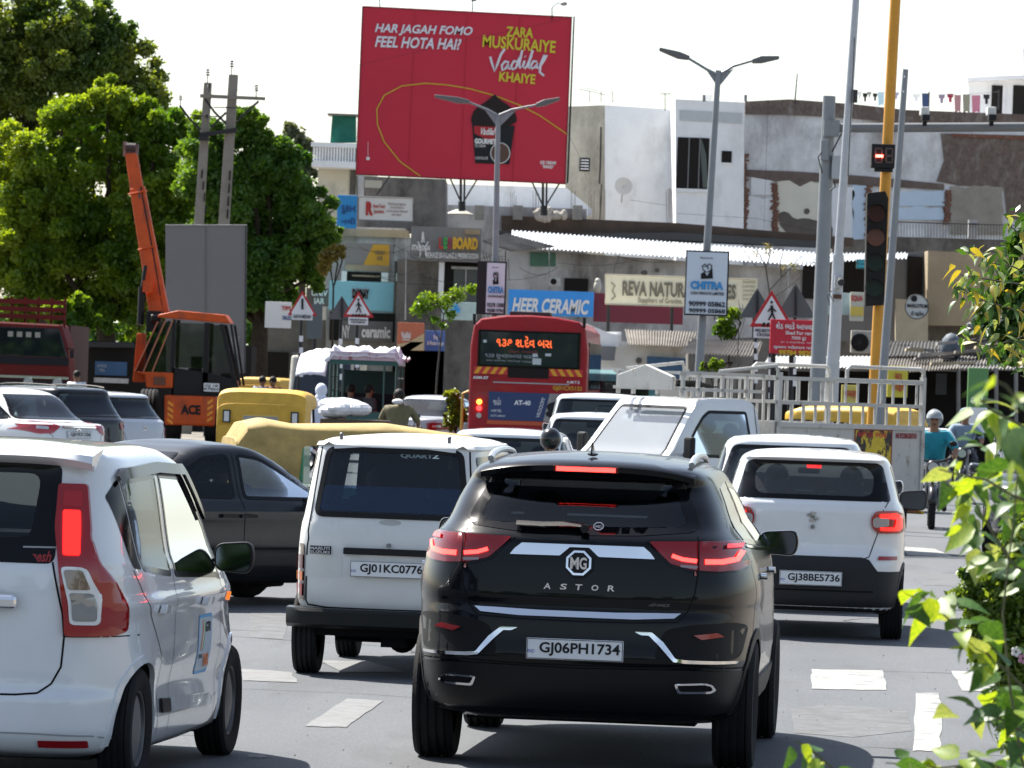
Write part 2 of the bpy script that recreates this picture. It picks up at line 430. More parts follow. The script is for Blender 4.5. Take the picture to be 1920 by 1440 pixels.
def window(sh, side, poly, root, gm, bw=.03, name='window', clip=None, frit=FRIT):
    "a hole, its black rim and its glass pane"
    sh.cut(side, poly)
    fr = sh.patch(name, side, inset(poly, -.004), frit, root, off=.003, t=.02, inner=inset(poly, bw) if clip is None else clip)
    sh.patch('pane', side, inset(poly, bw - .006) if clip is None else inset(clip, -.006), gm, fr, off=.0015, t=0)
    return fr
def circle(cx, cz, r, n=24, a0=0, a1=2 * PI):
    return [(cx + r * math.cos(a0 + (a1 - a0) * i / n), cz + r * math.sin(a0 + (a1 - a0) * i / n)) for i in range(n if a1 - a0 > 6.2 else n + 1)]
def arch(sh, y, r, root, m, z=None, lip=.045, n=22, t=.02, both=True):
    z = z if z is not None else r
    full = circle(y, z, r, n)
    for side, sx in (('right', 1), ('left', -1)):
        sh.cut(side, full)
        if lip:
            o = circle(y, z, r + lip, n, -.25, PI + .25); i_ = circle(y, z, r - .004, n, -.25, PI + .25)
            sh.patch('wheel_arch_trim', side, o + i_[::-1], m, root, off=.008, t=t, cell=.07)
def wheel(root, x, y, r, wd, rim=ALLOY, style='spoke', n=30, steer=0):
    "tyre with grooves as the part, rim with spokes below it"
    w2 = wd / 2; p = [(r * .62, -w2 * .8), (r * .80, -w2), (r * .94, -w2 * .97), (r * .985, -w2 * .8)]
    for k in range(4):
        a = -w2 * .62 + k * w2 * .41; p += [(r, a - w2 * .13), (r, a), (r * .965, a + w2 * .03), (r * .965, a + w2 * .09)]
    p += [(r, w2 * .70), (r * .985, w2 * .82), (r * .94, w2 * .97), (r * .80, w2), (r * .62, w2 * .8)]
    mb = MB(); mb.lathe(p, (0, 0, 0), 'x', n); ty = mb.build('wheel', RUBBER, root, smooth=True); ty.location = (x, y, r); ty.rotation_euler = (0, 0, steer)
    sx = 1 if x > 0 else -1; rm = MB()
    rm.lathe([(r * .64, sx * w2 * .78), (r * .60, sx * w2 * .72), (r * .58, sx * w2 * .2), (r * .3, 0), (.001, 0)], (0, 0, 0), 'x', n)
    if style == 'spoke':
        for k in range(5):
            M = Matrix.Rotation(2 * PI * k / 5, 4, 'X'); rm.box(sx * w2 * .35, sx * w2 * .62, -r * .07, r * .07, r * .05, r * .60, M)
        rm.cyl((sx * w2 * .3, 0, 0), (sx * w2 * .66, 0, 0), r * .16, n=12)
    else: rm.lathe([(r * .55, sx * w2 * .55), (r * .3, sx * w2 * .75), (.001, sx * w2 * .8)], (0, 0, 0), 'x', n)
    rm.build('rim', rim, ty, smooth=True); return ty
def seat(mb, x, y, w=.5, back=.62, z=.42, rec=.16):
    mb.box(x - w / 2, x + w / 2, y, y + .5, z - .12, z + .04)
    M = Matrix.Translation((x, y, z)) @ Matrix.Rotation(rec, 4, 'X')
    mb.box(-w / 2, w / 2, -.11, .03, 0, back, M)
    M2 = M @ Matrix.Translation((0, -.03, back + .12)); mb.ball(M2 @ Vector((0, 0, 0)), (.135, .055, .10), 12, 8)
def interior(root, w, y_rear, y_front, y_dash, z=.45, zr=.45, m=CLOTH, back=.66, mirror_z=1.35, dash_z=.95, belt=.9):
    mb = MB(); seat(mb, -w * .46, y_front, back=back, z=z); seat(mb, w * .46, y_front, back=back, z=z); mb.build('front_seats', m, root, smooth=True, bev=.03, kind=None)
    mb = MB(); mb.box(-w * .8, w * .8, y_rear, y_rear + .5, zr - .15, zr + .03)
    M = Matrix.Translation((0, y_rear, zr)) @ Matrix.Rotation(.2, 4, 'X'); mb.box(-w * .8, w * .8, -.1, .03, 0, belt - zr - .03, M); mb.build('rear_bench', m, root, bev=.03)
    mb = MB(); mb.box(-w * .9, w * .9, y_dash, y_dash + .5, .5, dash_z); mb.box(-w * .25, w * .05, y_dash + .05, y_dash + .09, mirror_z - .07, mirror_z); mb.build('dashboard', LINING, root, bev=.02)
    mb = MB(); t = [(w * .46 + .18 * math.cos(a), y_dash - .12 - .05 * math.sin(a), dash_z - .03 + .17 * math.sin(a)) for a in np.linspace(0, 2 * PI, 20)]; mb.tube(t, .014, 6); mb.build('steering_wheel', PLASTIC, root, smooth=True)
def plate(root, c, wd, ht, s, m=None, rz=0, rows=1, ind=True, name='number_plate'):
    mb = MB(); mb.box(-wd / 2, wd / 2, 0, .012, -ht / 2, ht / 2); p = mb.build(name, m or PLATE_W, root, bev=.004); p.location = c; p.rotation_euler = (0, 0, rz)
    b = MB()
    for (x0, x1, z0, z1) in ((-wd / 2 + .003, wd / 2 - .003, ht / 2 - .006, ht / 2 - .003), (-wd / 2 + .003, wd / 2 - .003, -ht / 2 + .003, -ht / 2 + .006), (-wd / 2 + .003, -wd / 2 + .006, -ht / 2 + .006, ht / 2 - .006), (wd / 2 - .006, wd / 2 - .003, -ht / 2 + .006, ht / 2 - .006)): b.box(x0, x1, -.002, .001, z0, z1)
    b.build('plate_border', INK, p)
    off = wd * .05 if ind else 0
    text(s, (off, -.002, 0), wd * (.83 if ind else .92), ht * .66, INK, p, bold=.022)
    if ind: text('IND', (-wd * .45, -.002, -ht * .12), wd * .07, ht * .16, mat('plate_blue', (.05, .1, .4)), p)
    return p
def cab_mirror(root, x, y, z, m=PLASTIC, w=.22, h=.15, arm=.1):
    sx = 1 if x > 0 else -1; mb = MB(); vs = []
    prof = rnd([(-w / 2, -h * .42), (w / 2 * .8, -h / 2), (w / 2, 0), (w / 2 * .85, h / 2), (-w / 2, h * .4)], .05, 4)
    n = len(prof); c = Vector((x, y, z))
    for k, (dy, sc_) in enumerate(((0, .96), (.02, 1.0), (.07, .95), (.11, .72), (.13, .3))):
        for (u, v) in prof: vs.append(c + Vector((sx * u * sc_, dy, v * sc_)))
    fs = [tuple(range(n))] + [(k * n + i, k * n + (i + 1) % n, (k + 1) * n + (i + 1) % n, (k + 1) * n + i) for k in range(4) for i in range(n)] + [tuple(range(4 * n, 5 * n))]
    mb.add(vs, fs); mb.box(min(x - sx * w / 2, x - sx * (w / 2 + arm)), max(x - sx * w / 2, x - sx * (w / 2 + arm)) + .01 * 0, y + .02, y + .09, z - .06, z - .01)
    o = mb.build('door_mirror', m, root, smooth=True)
    g = MB(); g.add([c + Vector((sx * u * .88, -.004, v * .88)) for u, v in prof], [tuple(range(n))]); g.build('mirror_glass', mat('mirror_face', (.10, .11, .13), .06, metal=1), o)
    return o
def sm(a, b, x):
    t = min(1, max(0, (x - a) / (b - a))); return t * t * (3 - 2 * t)
# ------------------------------------------------------------------ black SUV in the middle
def black_suv():
    root = thing('sport_utility_car', 'glossy black SUV with lit brake strip and chrome badge, nearest car in the middle lane', 'car', (0, 0, 0))
    rows = [(.26, .34, 3.95, .76, 7, 6), (.31, .14, 4.10, .84, 7, 5), (.42, .05, 4.22, .875, 7, 4.5), (.56, .015, 4.30, .89, 7, 4), (.60, .0, 4.31, .895, 7, 4), (.70, .02, 4.32, .895, 7, 4), (.80, .03, 4.3, .893, 7, 4),
            (.86, .05, 4.28, .89, 7, 4), (.90, .045, 4.25, .89, 7, 4), (1.0, .055, 4.15, .882, 7, 4), (1.08, .065, 4.0, .87, 7, 4), (1.14, .075, 3.55, .852, 7, 4.2), (1.19, .085, 3.2, .825, 7.5, 5), (1.225, .12, 3.08, .80, 7.5, 6), (1.28, .20, 2.95, .755, 7.5, 7), (1.40, .31, 2.72, .705, 7.5, 7),
            (1.50, .41, 2.50, .655, 7.5, 7), (1.545, .36, 2.36, .63, 7.5, 7), (1.575, .33, 2.22, .60, 7, 6), (1.60, .38, 2.10, .55, 7, 5), (1.615, .47, 1.98, .50, 6, 5)]
    def df(v):
        x, y, z = v
        y += .07 * (x / .9) ** 2 * (1 - sm(0, 2, y))
        k = sm(.4, 1.7, y); fl = sm(2.6, 4.2, y)
        x *= 1 - .05 * (1 - sm(0, .9, y)) - .05 * fl
        if z > 1.25: z -= .035 * (1 - sm(.2, 1.5, y)) * sm(1.25, 1.6, z) * .6
        # haunch over the rear lamp
        x += (1 if x > 0 else -1) * .018 * math.exp(-((z - .95) / .12) ** 2) * sm(.0, .3, abs(x)) * (1 - sm(.8, 1.6, y))
        return Vector((x, y, z))
    s = Shell(rows, df, M=160, sub=3, crown=.035)
    # windows
    rw = rnd([(-.60, 1.285), (-.585, 1.33), (-.49, 1.53), (.49, 1.53), (.585, 1.33), (.60, 1.285), (.565, 1.262), (.30, 1.238), (0, 1.23), (-.30, 1.238), (-.565, 1.262)], .03)
    clr = rnd([(-.535, 1.31), (-.45, 1.50), (.45, 1.50), (.535, 1.31), (.50, 1.285), (.27, 1.275), (0, 1.272), (-.27, 1.275), (-.50, 1.285)], .05)
    window(s, 'rear', rw, root, glass('lightly_tinted_glass', (.85, .95, .97), .06), clip=clr, name='rear_window')
    for side in ('right', 'left'):
        window(s, side, rnd([(.78, 1.20), (.80, 1.36), (.95, 1.475), (1.52, 1.50), (1.56, 1.17)], .03), root, GLASS_T, name='side_window', bw=.025)
        window(s, side, rnd([(1.62, 1.165), (1.60, 1.50), (2.12, 1.475), (2.55, 1.27), (2.66, 1.135)], .03), root, GLASS_T, name='side_window', bw=.025)
        s.line('window_trim', side, [(.74, 1.185), (1.5, 1.150), (2.75, 1.115)], CHROME, root, wd=.014, off=.006)
        for y in (1.59,): s.line('door_gap', side, [(y, 1.13), (y, .5), (y - .05, .34)], SEAM, root)
        s.line('door_gap', side, [(.86, 1.15), (1.0, .9), (1.12, .62), (1.2, .36)], SEAM, root); s.line('door_gap', side, [(2.72, 1.08), (2.74, .5), (2.68, .34)], SEAM, root)
        s.patch('sill_cladding', side, [(1.05, .33), (3.15, .33), (3.1, .47), (1.12, .47)], PLASTIC, root, off=.012)
        for y in (1.05, 2.12):
            s.patch('door_handle', side, rnd([(y, 1.0), (y + .19, .99), (y + .19, 1.025), (y, 1.03)], .012), CHROME, root, off=.035, t=.03)
    window(s, 'front', rnd([(-.68, 1.22), (-.55, 1.5), (.55, 1.5), (.68, 1.22)], .06), root, GLASS_C, name='windscreen')
    arch(s, .86, .355, root, PLASTIC, z=.345, lip=.05); arch(s, 3.42, .355, root, PLASTIC, z=.345, lip=.05)
    # lower bumper cladding
    s.patch('bumper_cladding', 'rear', rnd([(-.865, .30), (-.87, .54), (-.6, .555), (0, .545), (.6, .555), (.87, .54), (.865, .30), (.5, .285), (-.5, .285)], .03), mat('bumper_black', (.008, .008, .009), .42), root, off=.006)
    s.line('bumper_crease', 'rear', [(-.87, .557), (-.62, .572), (-.3, .56), (.3, .56), (.62, .572), (.87, .557)], SEAM, root, wd=.007)
    for sx in (-1, 1):
        f = (lambda q: q) if sx > 0 else mirror
        s.patch('bumper_recess', 'rear', f(rnd([(.40, .60), (.83, .605), (.86, .78), (.80, .80), (.60, .79), (.45, .76)], .05)), mat('recess_black', (.004, .004, .0045), .6), root, off=.003)
        s.patch('reflector', 'rear', f([(.60, .735), (.715, .748), (.75, .728), (.64, .712)]), RED_L, root, off=.012)
        s.patch('chrome_fang', 'rear', f(rnd([(.335, .728), (.375, .728), (.43, .675), (.50, .60), (.56, .592), (.81, .587), (.815, .60), (.57, .607), (.515, .612), (.45, .695), (.39, .745), (.30, .745)], .008)), CHROME, root, off=.018, t=.03)
        ex = s.patch('exhaust_trim', 'rear', f(rnd([(.51, .485), (.53, .435), (.69, .437), (.715, .452), (.70, .48), (.66, .492)], .012)), CHROME, root, off=.02, t=.03, inner=f(rnd([(.525, .477), (.54, .447), (.685, .448), (.70, .456), (.69, .474), (.655, .482)], .01)))
        s.patch('exhaust_opening', 'rear', f(rnd([(.525, .477), (.54, .447), (.685, .448), (.70, .456), (.69, .474), (.655, .482)], .01)), DARK, ex, off=.012, t=0)
        # tail lamps
        lamp = s.patch('tail_lamp', 'rear', f(rnd([(.355, 1.205), (.60, 1.212), (.80, 1.215), (.85, 1.17), (.845, 1.09), (.80, 1.068), (.70, 1.062), (.58, 1.07), (.47, 1.098)], .015)), mat('glowing_lamp_lens', (.12, .002, .004), .1, coat=.2, emit=(1, .005, .01), estr=.022), root, off=.012, t=.03)
        s.patch('lamp_surround', 'rear', f(rnd([(.335, 1.213), (.60, 1.222), (.82, 1.226), (.86, 1.17), (.852, 1.07), (.80, 1.058), (.57, 1.058), (.455, 1.09)], .015)), K_PAINT, lamp, off=.005, t=.0)
        s.line('lit_light_line', 'rear', f([(.81, 1.165), (.79, 1.125), (.72, 1.112), (.64, 1.112)])[::1], RED_E2, lamp, wd=.026, off=.017, step=.02)
        s.line('lit_light_line', 'rear', f([(.60, 1.115), (.53, 1.122), (.475, 1.14)]), RED_E2, lamp, wd=.020, off=.017, step=.02)
        s.line('lit_light_line', 'rear', f([(.81, 1.19), (.74, 1.192)]), mat('dim_lit_lamp', (.5, .01, .01), .2, emit=(1, .01, .01), estr=.3), lamp, wd=.02, off=.016)
        s.patch('lower_lens', 'rear', f([(.52, 1.082), (.60, 1.075), (.61, 1.09), (.52, 1.095)]), mat('smoke_lens', (.25, .18, .18), .15, coat=1), lamp, off=.015, t=0)
        s.line('lamp_joint', 'rear', f([(.605, 1.215), (.612, 1.06)]), SEAM, lamp, wd=.006, off=.019)
        s.line('boot_gap', 'rear', f([(.60, 1.24), (.612, 1.05), (.60, .95), (.57, .86), (.52, .80), (.3, .79), (0, .787)]), SEAM, root, wd=.006)
        # roof rail
        pts = [Vector((sx * (.53 + .0 * k), .62 + 1.35 * k / 12, 1.60 + .042 * math.sin(PI * k / 12) ** .5)) for k in range(13)]
        mb = MB(); mb.tube(pts, .017, 8); mb.build('roof_rail', mat('rail_silver', (.6, .61, .62), .3, metal=.8), root, smooth=True)
    s.patch('chrome_strip', 'rear', rnd([(-.36, 1.118), (-.335, 1.15), (-.30, 1.178), (.33, 1.178), (.365, 1.15), (.39, 1.118), (.10, 1.12), (.05, 1.165), (-.05, 1.165), (-.10, 1.12)], .006), CHROME, root, off=.02, t=.03)
    s.patch('boot_chrome', 'rear', rnd([(-.535, .845), (-.50, .818), (-.3, .806), (.3, .806), (.50, .818), (.535, .845), (.2, .836), (-.2, .836)], .006), CHROME, root, off=.014, t=.03)
    # badge: octagon ring with letters
    oc = lambda r, cz=1.085, n=8: [(r * math.cos(PI / 8 + k * PI / 4) * 1.0, cz + r * .97 * math.sin(PI / 8 + k * PI / 4)) for k in range(n)]
    bd = s.patch('badge_ring', 'rear', oc(.070), CHROME, root, off=.03, t=.03, inner=oc(.058)); s.patch('badge_face', 'rear', oc(.082), mat('badge_black', (.006, .006, .007), .3), bd, off=.018, t=.02)
    yb = s.hit('rear', 0, 1.085, 0).y; text('M', (-.021, yb - .03, 1.085), .045, .062, CHROME, bd, bold=.03); text('G', (.023, yb - .03, 1.085), .038, .062, CHROME, bd, bold=.03)
    for i, ch in enumerate('ASTOR'):
        x = (-.16, -.075, .005, .088, .17)[i]; yb = s.hit('rear', x, .962, 0).y
        text(ch, (x, yb - .006, .962), .036, .030, CHROME, root, bold=.02, shear=.1)
    text('ADVANCE', (.42, s.hit('rear', .42, .885, 0).y - .004, .885), .11, .014, mat('dim_chrome', (.2, .2, .2), .3, metal=1), root, shear=.25)
    plate(root, (0, s.hit('rear', 0, .645, 0).y - .025, .642), .50, .108, 'GJ06PH1734')
    # spoiler, brake light, wiper, aerial
    vs = []; prof = []
    for k in range(25):
        x = -.56 + 1.12 * k / 24; e = (abs(x) / .56) ** 4; y0_ = .30 + .06 * (x / .56) ** 2 + .05 * e; zz = 1.592 - .02 * (x / .56) ** 2 - .03 * e
        prof.append([(x, y0_ + .22, zz + .022), (x, y0_ + .02, zz + .004), (x, y0_, zz - .01), (x, y0_ + .01, zz - .038), (x, y0_ + .05, zz - .042), (x, y0_ + .25, zz - .025)])
    mb = MB(); mb.add([p for r in prof for p in r], [(i * 6 + j, i * 6 + (j + 1) % 6, (i + 1) * 6 + (j + 1) % 6, (i + 1) * 6 + j) for i in range(24) for j in range(6)] + [tuple(range(6)), tuple(range(144, 150))])
    sp = mb.build('roof_spoiler', K_PAINT, root, smooth=True)
    mb = MB(); mb.box(-.155, .155, .292, .31, 1.553, 1.576); mb.build('high_brake_light', RED_E2, root)
    mb = MB(); mb.box(-.17, .17, .296, .305, 1.548, 1.581); mb.build('brake_light_housing', RED_D, root, bev=.004)
    # wiper arm on the glass
    wp = s.line('rear_wiper', 'rear', [(.02, 1.262), (-.06, 1.268), (-.2, 1.262), (-.34, 1.265)], PLASTIC, root, wd=.022, off=.035, t=.02)
    mb = MB(); mb.cyl((.02, .14, 1.262), (.02, .09, 1.262), .022, n=12); mb.build('wiper_hub', PLASTIC, wp, smooth=True)
    text('MG', (.085, s.hit('rear', .085, 1.272, 0).y - .008, 1.272), .03, .02, WHITE, root, rx=PI / 2 - .7)
    o8 = [(.085 + .026 * math.cos(PI / 8 + k * PI / 4), 1.272 + .02 * math.sin(PI / 8 + k * PI / 4)) for k in range(9)]; s.line('window_sticker', 'rear', o8, WHITE, root, wd=.004, off=.009)
    mb = MB(); mb.prism([(-.004, .62, 1.64), (-.004, .80, 1.645), (-.004, .69, 1.70), (-.004, .66, 1.70)], (.008, 0, 0)); mb.ball((0, .72, 1.64), (.03, .1, .012)); mb.build('shark_fin_aerial', K_PAINT, root, smooth=True)
    s.finish('body', K_PAINT, root)
    for x in (-.79, .79):
        wheel(root, x, .86, .345, .215); wheel(root, x, 3.42, .345, .215)
    cab_mirror(root, .91, 2.72, 1.15, K_PAINT, w=.23, h=.15, arm=.05); cab_mirror(root, -.91, 2.72, 1.15, K_PAINT, w=.23, h=.15, arm=.05)
    interior(root, .74, .75, 2.05, 2.75, z=.55, zr=.55, back=.66, mirror_z=1.44, dash_z=1.08, belt=1.2)
    mb = MB(); mb.box(-.6, .6, .5, 3.9, .24, .30); mb.cyl((-.5, .55, .33), (.5, .55, .33), .07, n=10); mb.build('underbody', DARK, root)
    return root
# ------------------------------------------------------------------ tall white hatchback taxi at the left edge
def tall_hatch():
    root = thing('tall_hatchback', 'white tall hatchback taxi cut off by the left edge, tall lit tail lamp', 'car')
    rows = [(.16, .22, 3.4, .70, 6, 5), (.20, .06, 3.56, .76, 6, 5), (.30, .0, 3.63, .79, 6, 4.5), (.44, .0, 3.655, .80, 6, 4.5), (.50, .03, 3.65, .80, 6, 4.5), (.62, .035, 3.64, .803, 6, 4.5), (.80, .03, 3.6, .803, 6, 4.5), (.92, .03, 3.5, .797, 6.5, 5), (1.0, .035, 3.2, .785, 7, 5.5),
            (1.05, .04, 2.95, .775, 7, 6), (1.10, .055, 2.86, .755, 8, 7), (1.2, .09, 2.74, .735, 8, 7), (1.35, .145, 2.55, .712, 8, 7), (1.48, .19, 2.38, .687, 8, 7), (1.54, .20, 2.24, .668, 8, 6), (1.585, .17, 2.1, .64, 8, 5), (1.61, .22, 2.0, .60, 7, 5), (1.625, .32, 1.9, .54, 6, 5)]
    def df(v):
        x, y, z = v
        y += .06 * (x / .8) ** 2 * (1 - sm(0, 1.6, y)); x *= 1 - .035 * (1 - sm(0, .7, y)) - .06 * sm(2.4, 3.6, y)
        # shoulder crease and swollen arches
        x += (1 if x > 0 else -1) * sm(.3, .7, abs(x)) * (.016 * math.exp(-((z - .88) / .035) ** 2) + .022 * math.exp(-((y - .60) / .28) ** 2 - ((z - .55) / .16) ** 2) + .022 * math.exp(-((y - 3.02) / .28) ** 2 - ((z - .55) / .16) ** 2))
        x -= (1 if x > 0 else -1) * .022 * math.exp(-((z - .45) / .1) ** 2) * sm(.5, 1.0, y) * (1 - sm(2.5, 2.9, y)) * sm(.3, .7, abs(x))
        return Vector((x, y, z))
    s = Shell(rows, df, M=160, sub=4, crown=.03)
    rw = rnd([(-.45, 1.085), (-.44, 1.545), (.44, 1.545), (.45, 1.085)], .04)
    window(s, 'rear', rw, root, GLASS_C, clip=rnd([(-.33, 1.20), (-.35, 1.50), (.35, 1.50), (.33, 1.20)], .06), name='rear_window')
    for sx in (1, -1):
        f = (lambda q: q) if sx > 0 else mirror
        lamp = s.patch('tail_lamp', 'rear', f(rnd([(.435, 1.455), (.56, 1.455), (.60, 1.20), (.635, 1.10), (.70, 1.0), (.745, .88), (.735, .76), (.70, .745), (.51, .745), (.505, .85), (.47, 1.10), (.44, 1.25)], .02)), RED_L, root, off=.03, t=.05)
        s.patch('lit_lens', 'rear', f(rnd([(.47, 1.33), (.545, 1.33), (.565, 1.12), (.49, 1.12)], .012)), RED_E, lamp, off=.034, t=.004)
        s.patch('lamp_ridges', 'rear', f(rnd([(.465, 1.42), (.545, 1.42), (.552, 1.345), (.468, 1.345)], .01)), mat('lamp_upper', (.4, .006, .008), .2, coat=.3), lamp, off=.033, t=.003)
        ring_ = rnd([(.485, 1.07), (.59, 1.07), (.66, .93), (.65, .80), (.53, .80), (.525, .9)], .025)
        s.patch('lens_frame', 'rear', f(ring_), mat('lens_white', (.75, .76, .76), .3, coat=1), lamp, off=.036, t=.008)
        s.patch('indicator_lens', 'rear', f(rnd([(.50, 1.055), (.578, 1.055), (.615, .965), (.525, .965)], .015)), mat('smoky_amber', (.22, .15, .11), .1, coat=1), lamp, off=.041, t=.003)
        s.patch('reverse_lens', 'rear', f(rnd([(.527, .95), (.622, .95), (.642, .89), (.635, .818), (.543, .818), (.54, .9)], .015)), mat('smoky_clear', (.24, .25, .25), .08, coat=1, metal=.3), lamp, off=.041, t=.003)
        s.patch('reflector', 'rear', f(rnd([(.41, .255), (.62, .255), (.62, .22), (.41, .222)], .006)), RED_L, root, off=.01)
        s.line('boot_gap', 'rear', f([(.445, 1.09), (.50, .85), (.51, .74), (.50, .60), (.46, .52), (.40, .475), (.3, .465), (0, .46)]), SEAM, root, wd=.009)
        s.line('bumper_gap', 'rear', f([(.51, .742), (.78, .742)]), SEAM, root, wd=.006)
        s.line('bumper_crease', 'rear', f([(0, .285), (.4, .285), (.64, .275), (.78, .24)]), mat('crease_grey', (.3, .31, .32), .5), root, wd=.008)
    for side in ('right', 'left'):
        s.patch('pillar_black', side, rnd([(.40, 1.47), (.30, 1.40), (.47, 1.06), (.585, 1.05), (.44, 1.48)], .02), FRIT, root, off=.0025, t=.0)
        window(s, side, rnd([(.62, 1.045), (.46, 1.48), (1.22, 1.50), (1.24, 1.0)], .03), root, GLASS_M, name='side_window', bw=.025)
        window(s, side, rnd([(1.34, .995), (1.32, 1.50), (1.90, 1.48), (2.33, 1.22), (2.50, .955)], .03), root, GLASS_T, name='side_window', bw=.025)
        s.line('rain_visor', side, [(.42, 1.47), (.5, 1.505), (1.25, 1.525), (1.9, 1.505), (2.3, 1.27)], FRIT, root, wd=.05, off=.03, t=.02)
        s.line('door_gap', side, [(.46, 1.05), (.62, .9), (.98, .62), (1.02, .22)], SEAM, root); s.line('door_gap', side, [(1.29, 1.5), (1.29, .24)], SEAM, root); s.line('door_gap', side, [(2.5, .95), (2.56, .6), (2.5, .24)], SEAM, root)
        for y in (.86, 1.93): s.patch('door_handle', side, rnd([(y, .835), (y + .17, .83), (y + .17, .868), (y, .873)], .012), W_PAINT, root, off=.035, t=.03)
        s.patch('rub_strip', side, [(1.05, .34), (1.26, .335), (1.26, .40), (1.05, .41)], PLASTIC, root, off=.02); s.patch('rub_strip', side, [(1.30, .335), (2.3, .31), (2.38, .37), (1.30, .40)], W_PAINT, root, off=.02)
        sx = 1 if side == 'right' else -1
        stk = s.patch('taxi_sticker', side, rnd([(1.92, .48), (2.27, .48), (2.27, .78), (1.92, .78)], .03), mat('sticker_blue', (.12, .42, .75), .4), root, off=.003, t=0, inner=rnd([(1.935, .495), (2.255, .495), (2.255, .765), (1.935, .765)], .02))
        s.patch('sticker_face', side, rnd([(1.935, .495), (2.255, .495), (2.255, .765), (1.935, .765)], .02), mat('sticker_pale', (.50, .60, .68), .4), stk, off=.0025, t=0)
        for j, c in enumerate(((.8, .3, .05), (.75, .75, .75), (.05, .35, .1))): s.line('sticker_stripe', side, [(2.0 + .02 * j, .60), (2.04 + .02 * j, .70), (2.02 + .02 * j, .75)], mat('stripe%d' % j, c, .5), stk, wd=.02, off=.004)
        if side == 'right':
            xx = s.hit('right', 2.13, .7, 0).x + .006
            for t_, y_, z_, w_, h_, mm in (('GTR', 2.16, .715, .13, .05, INK), ('TAXI', 2.15, .55, .15, .07, mat('orange_print', (.8, .2, .03), .5)), ('TECHNO', 2.0, .57, .1, .02, INK)): text(t_, (s.hit('right', y_, z_, 0).x + .006, y_, z_), w_, h_, mm, stk, bold=.02, rz=PI / 2)
        s.patch('side_indicator', side, rnd([(2.78, .83), (2.85, .82), (2.85, .86), (2.78, .87)], .01), mat('lit_amber', (.9, .25, .02), .3, emit=(1, .25, .02), estr=.3), root, off=.012)
    arch(s, .60, .31, root, W_PAINT, z=.30, lip=.035, t=.025); arch(s, 3.02, .31, root, W_PAINT, z=.30, lip=.035, t=.025)
    window(s, 'front', rnd([(-.66, 1.1), (-.55, 1.52), (.55, 1.52), (.66, 1.1)], .06), root, GLASS_C, name='windscreen')
    # tailgate chrome handle, spoiler lip
    mb = MB(); mb.box(-.30, .30, -.03, .03, .865, .935); hd = mb.build('tailgate_handle', CHROME, root, bev=.025, seg=3)
    mb = MB(); pr = []
    for k in range(21):
        x = -.60 + 1.2 * k / 20; e = (abs(x) / .6) ** 5; pr.append([(x, .42, 1.635 - .01 * e), (x, .12 + .05 * e, 1.605 - .015 * e), (x, .09 + .06 * e, 1.585 - .03 * e), (x, .15 + .05 * e, 1.548 - .03 * e), (x, .3, 1.56)])
    mb.add([p for r in pr for p in r], [(i * 5 + j, i * 5 + (j + 1) % 5, (i + 1) * 5 + (j + 1) % 5, (i + 1) * 5 + j) for i in range(20) for j in range(5)] + [tuple(range(5)), tuple(range(100, 105))]); mb.build('roof_spoiler', W_PAINT, root, smooth=True)
    # red lettering sticker on the rear glass
    text('Ganesh', (.36, s.hit('rear', .36, 1.13, 0).y - .008, 1.115), .16, .055, mat('red_print', (.25, .01, .01), .5), root, bold=.03, shear=.3, rx=PI / 2 - .25)
    s.line('sticker_line', 'rear', [(.3, 1.155), (.47, 1.158), (.49, 1.165)], mat('grey_print', (.3, .3, .3), .5), root, wd=.008, off=.007)
    s.finish('body', W_PAINT, root)
    for x in (-.71, .71): wheel(root, x, .60, .29, .165, STEEL, 'disc'); wheel(root, x, 3.02, .29, .165, STEEL, 'disc')
    cab_mirror(root, .88, 2.42, 1.06, PLASTIC, w=.21, h=.17, arm=.03); cab_mirror(root, -.93, 2.42, 1.06, PLASTIC, w=.21, h=.17, arm=.06)
    interior(root, .68, .45, 1.6, 2.45, z=.5, zr=.5, back=.6, mirror_z=1.45, dash_z=.98, belt=1.1)
    mb = MB(); mb.box(-.6, .6, .3, 3.4, .15, .2); mb.build('underbody', DARK, root)
    return root
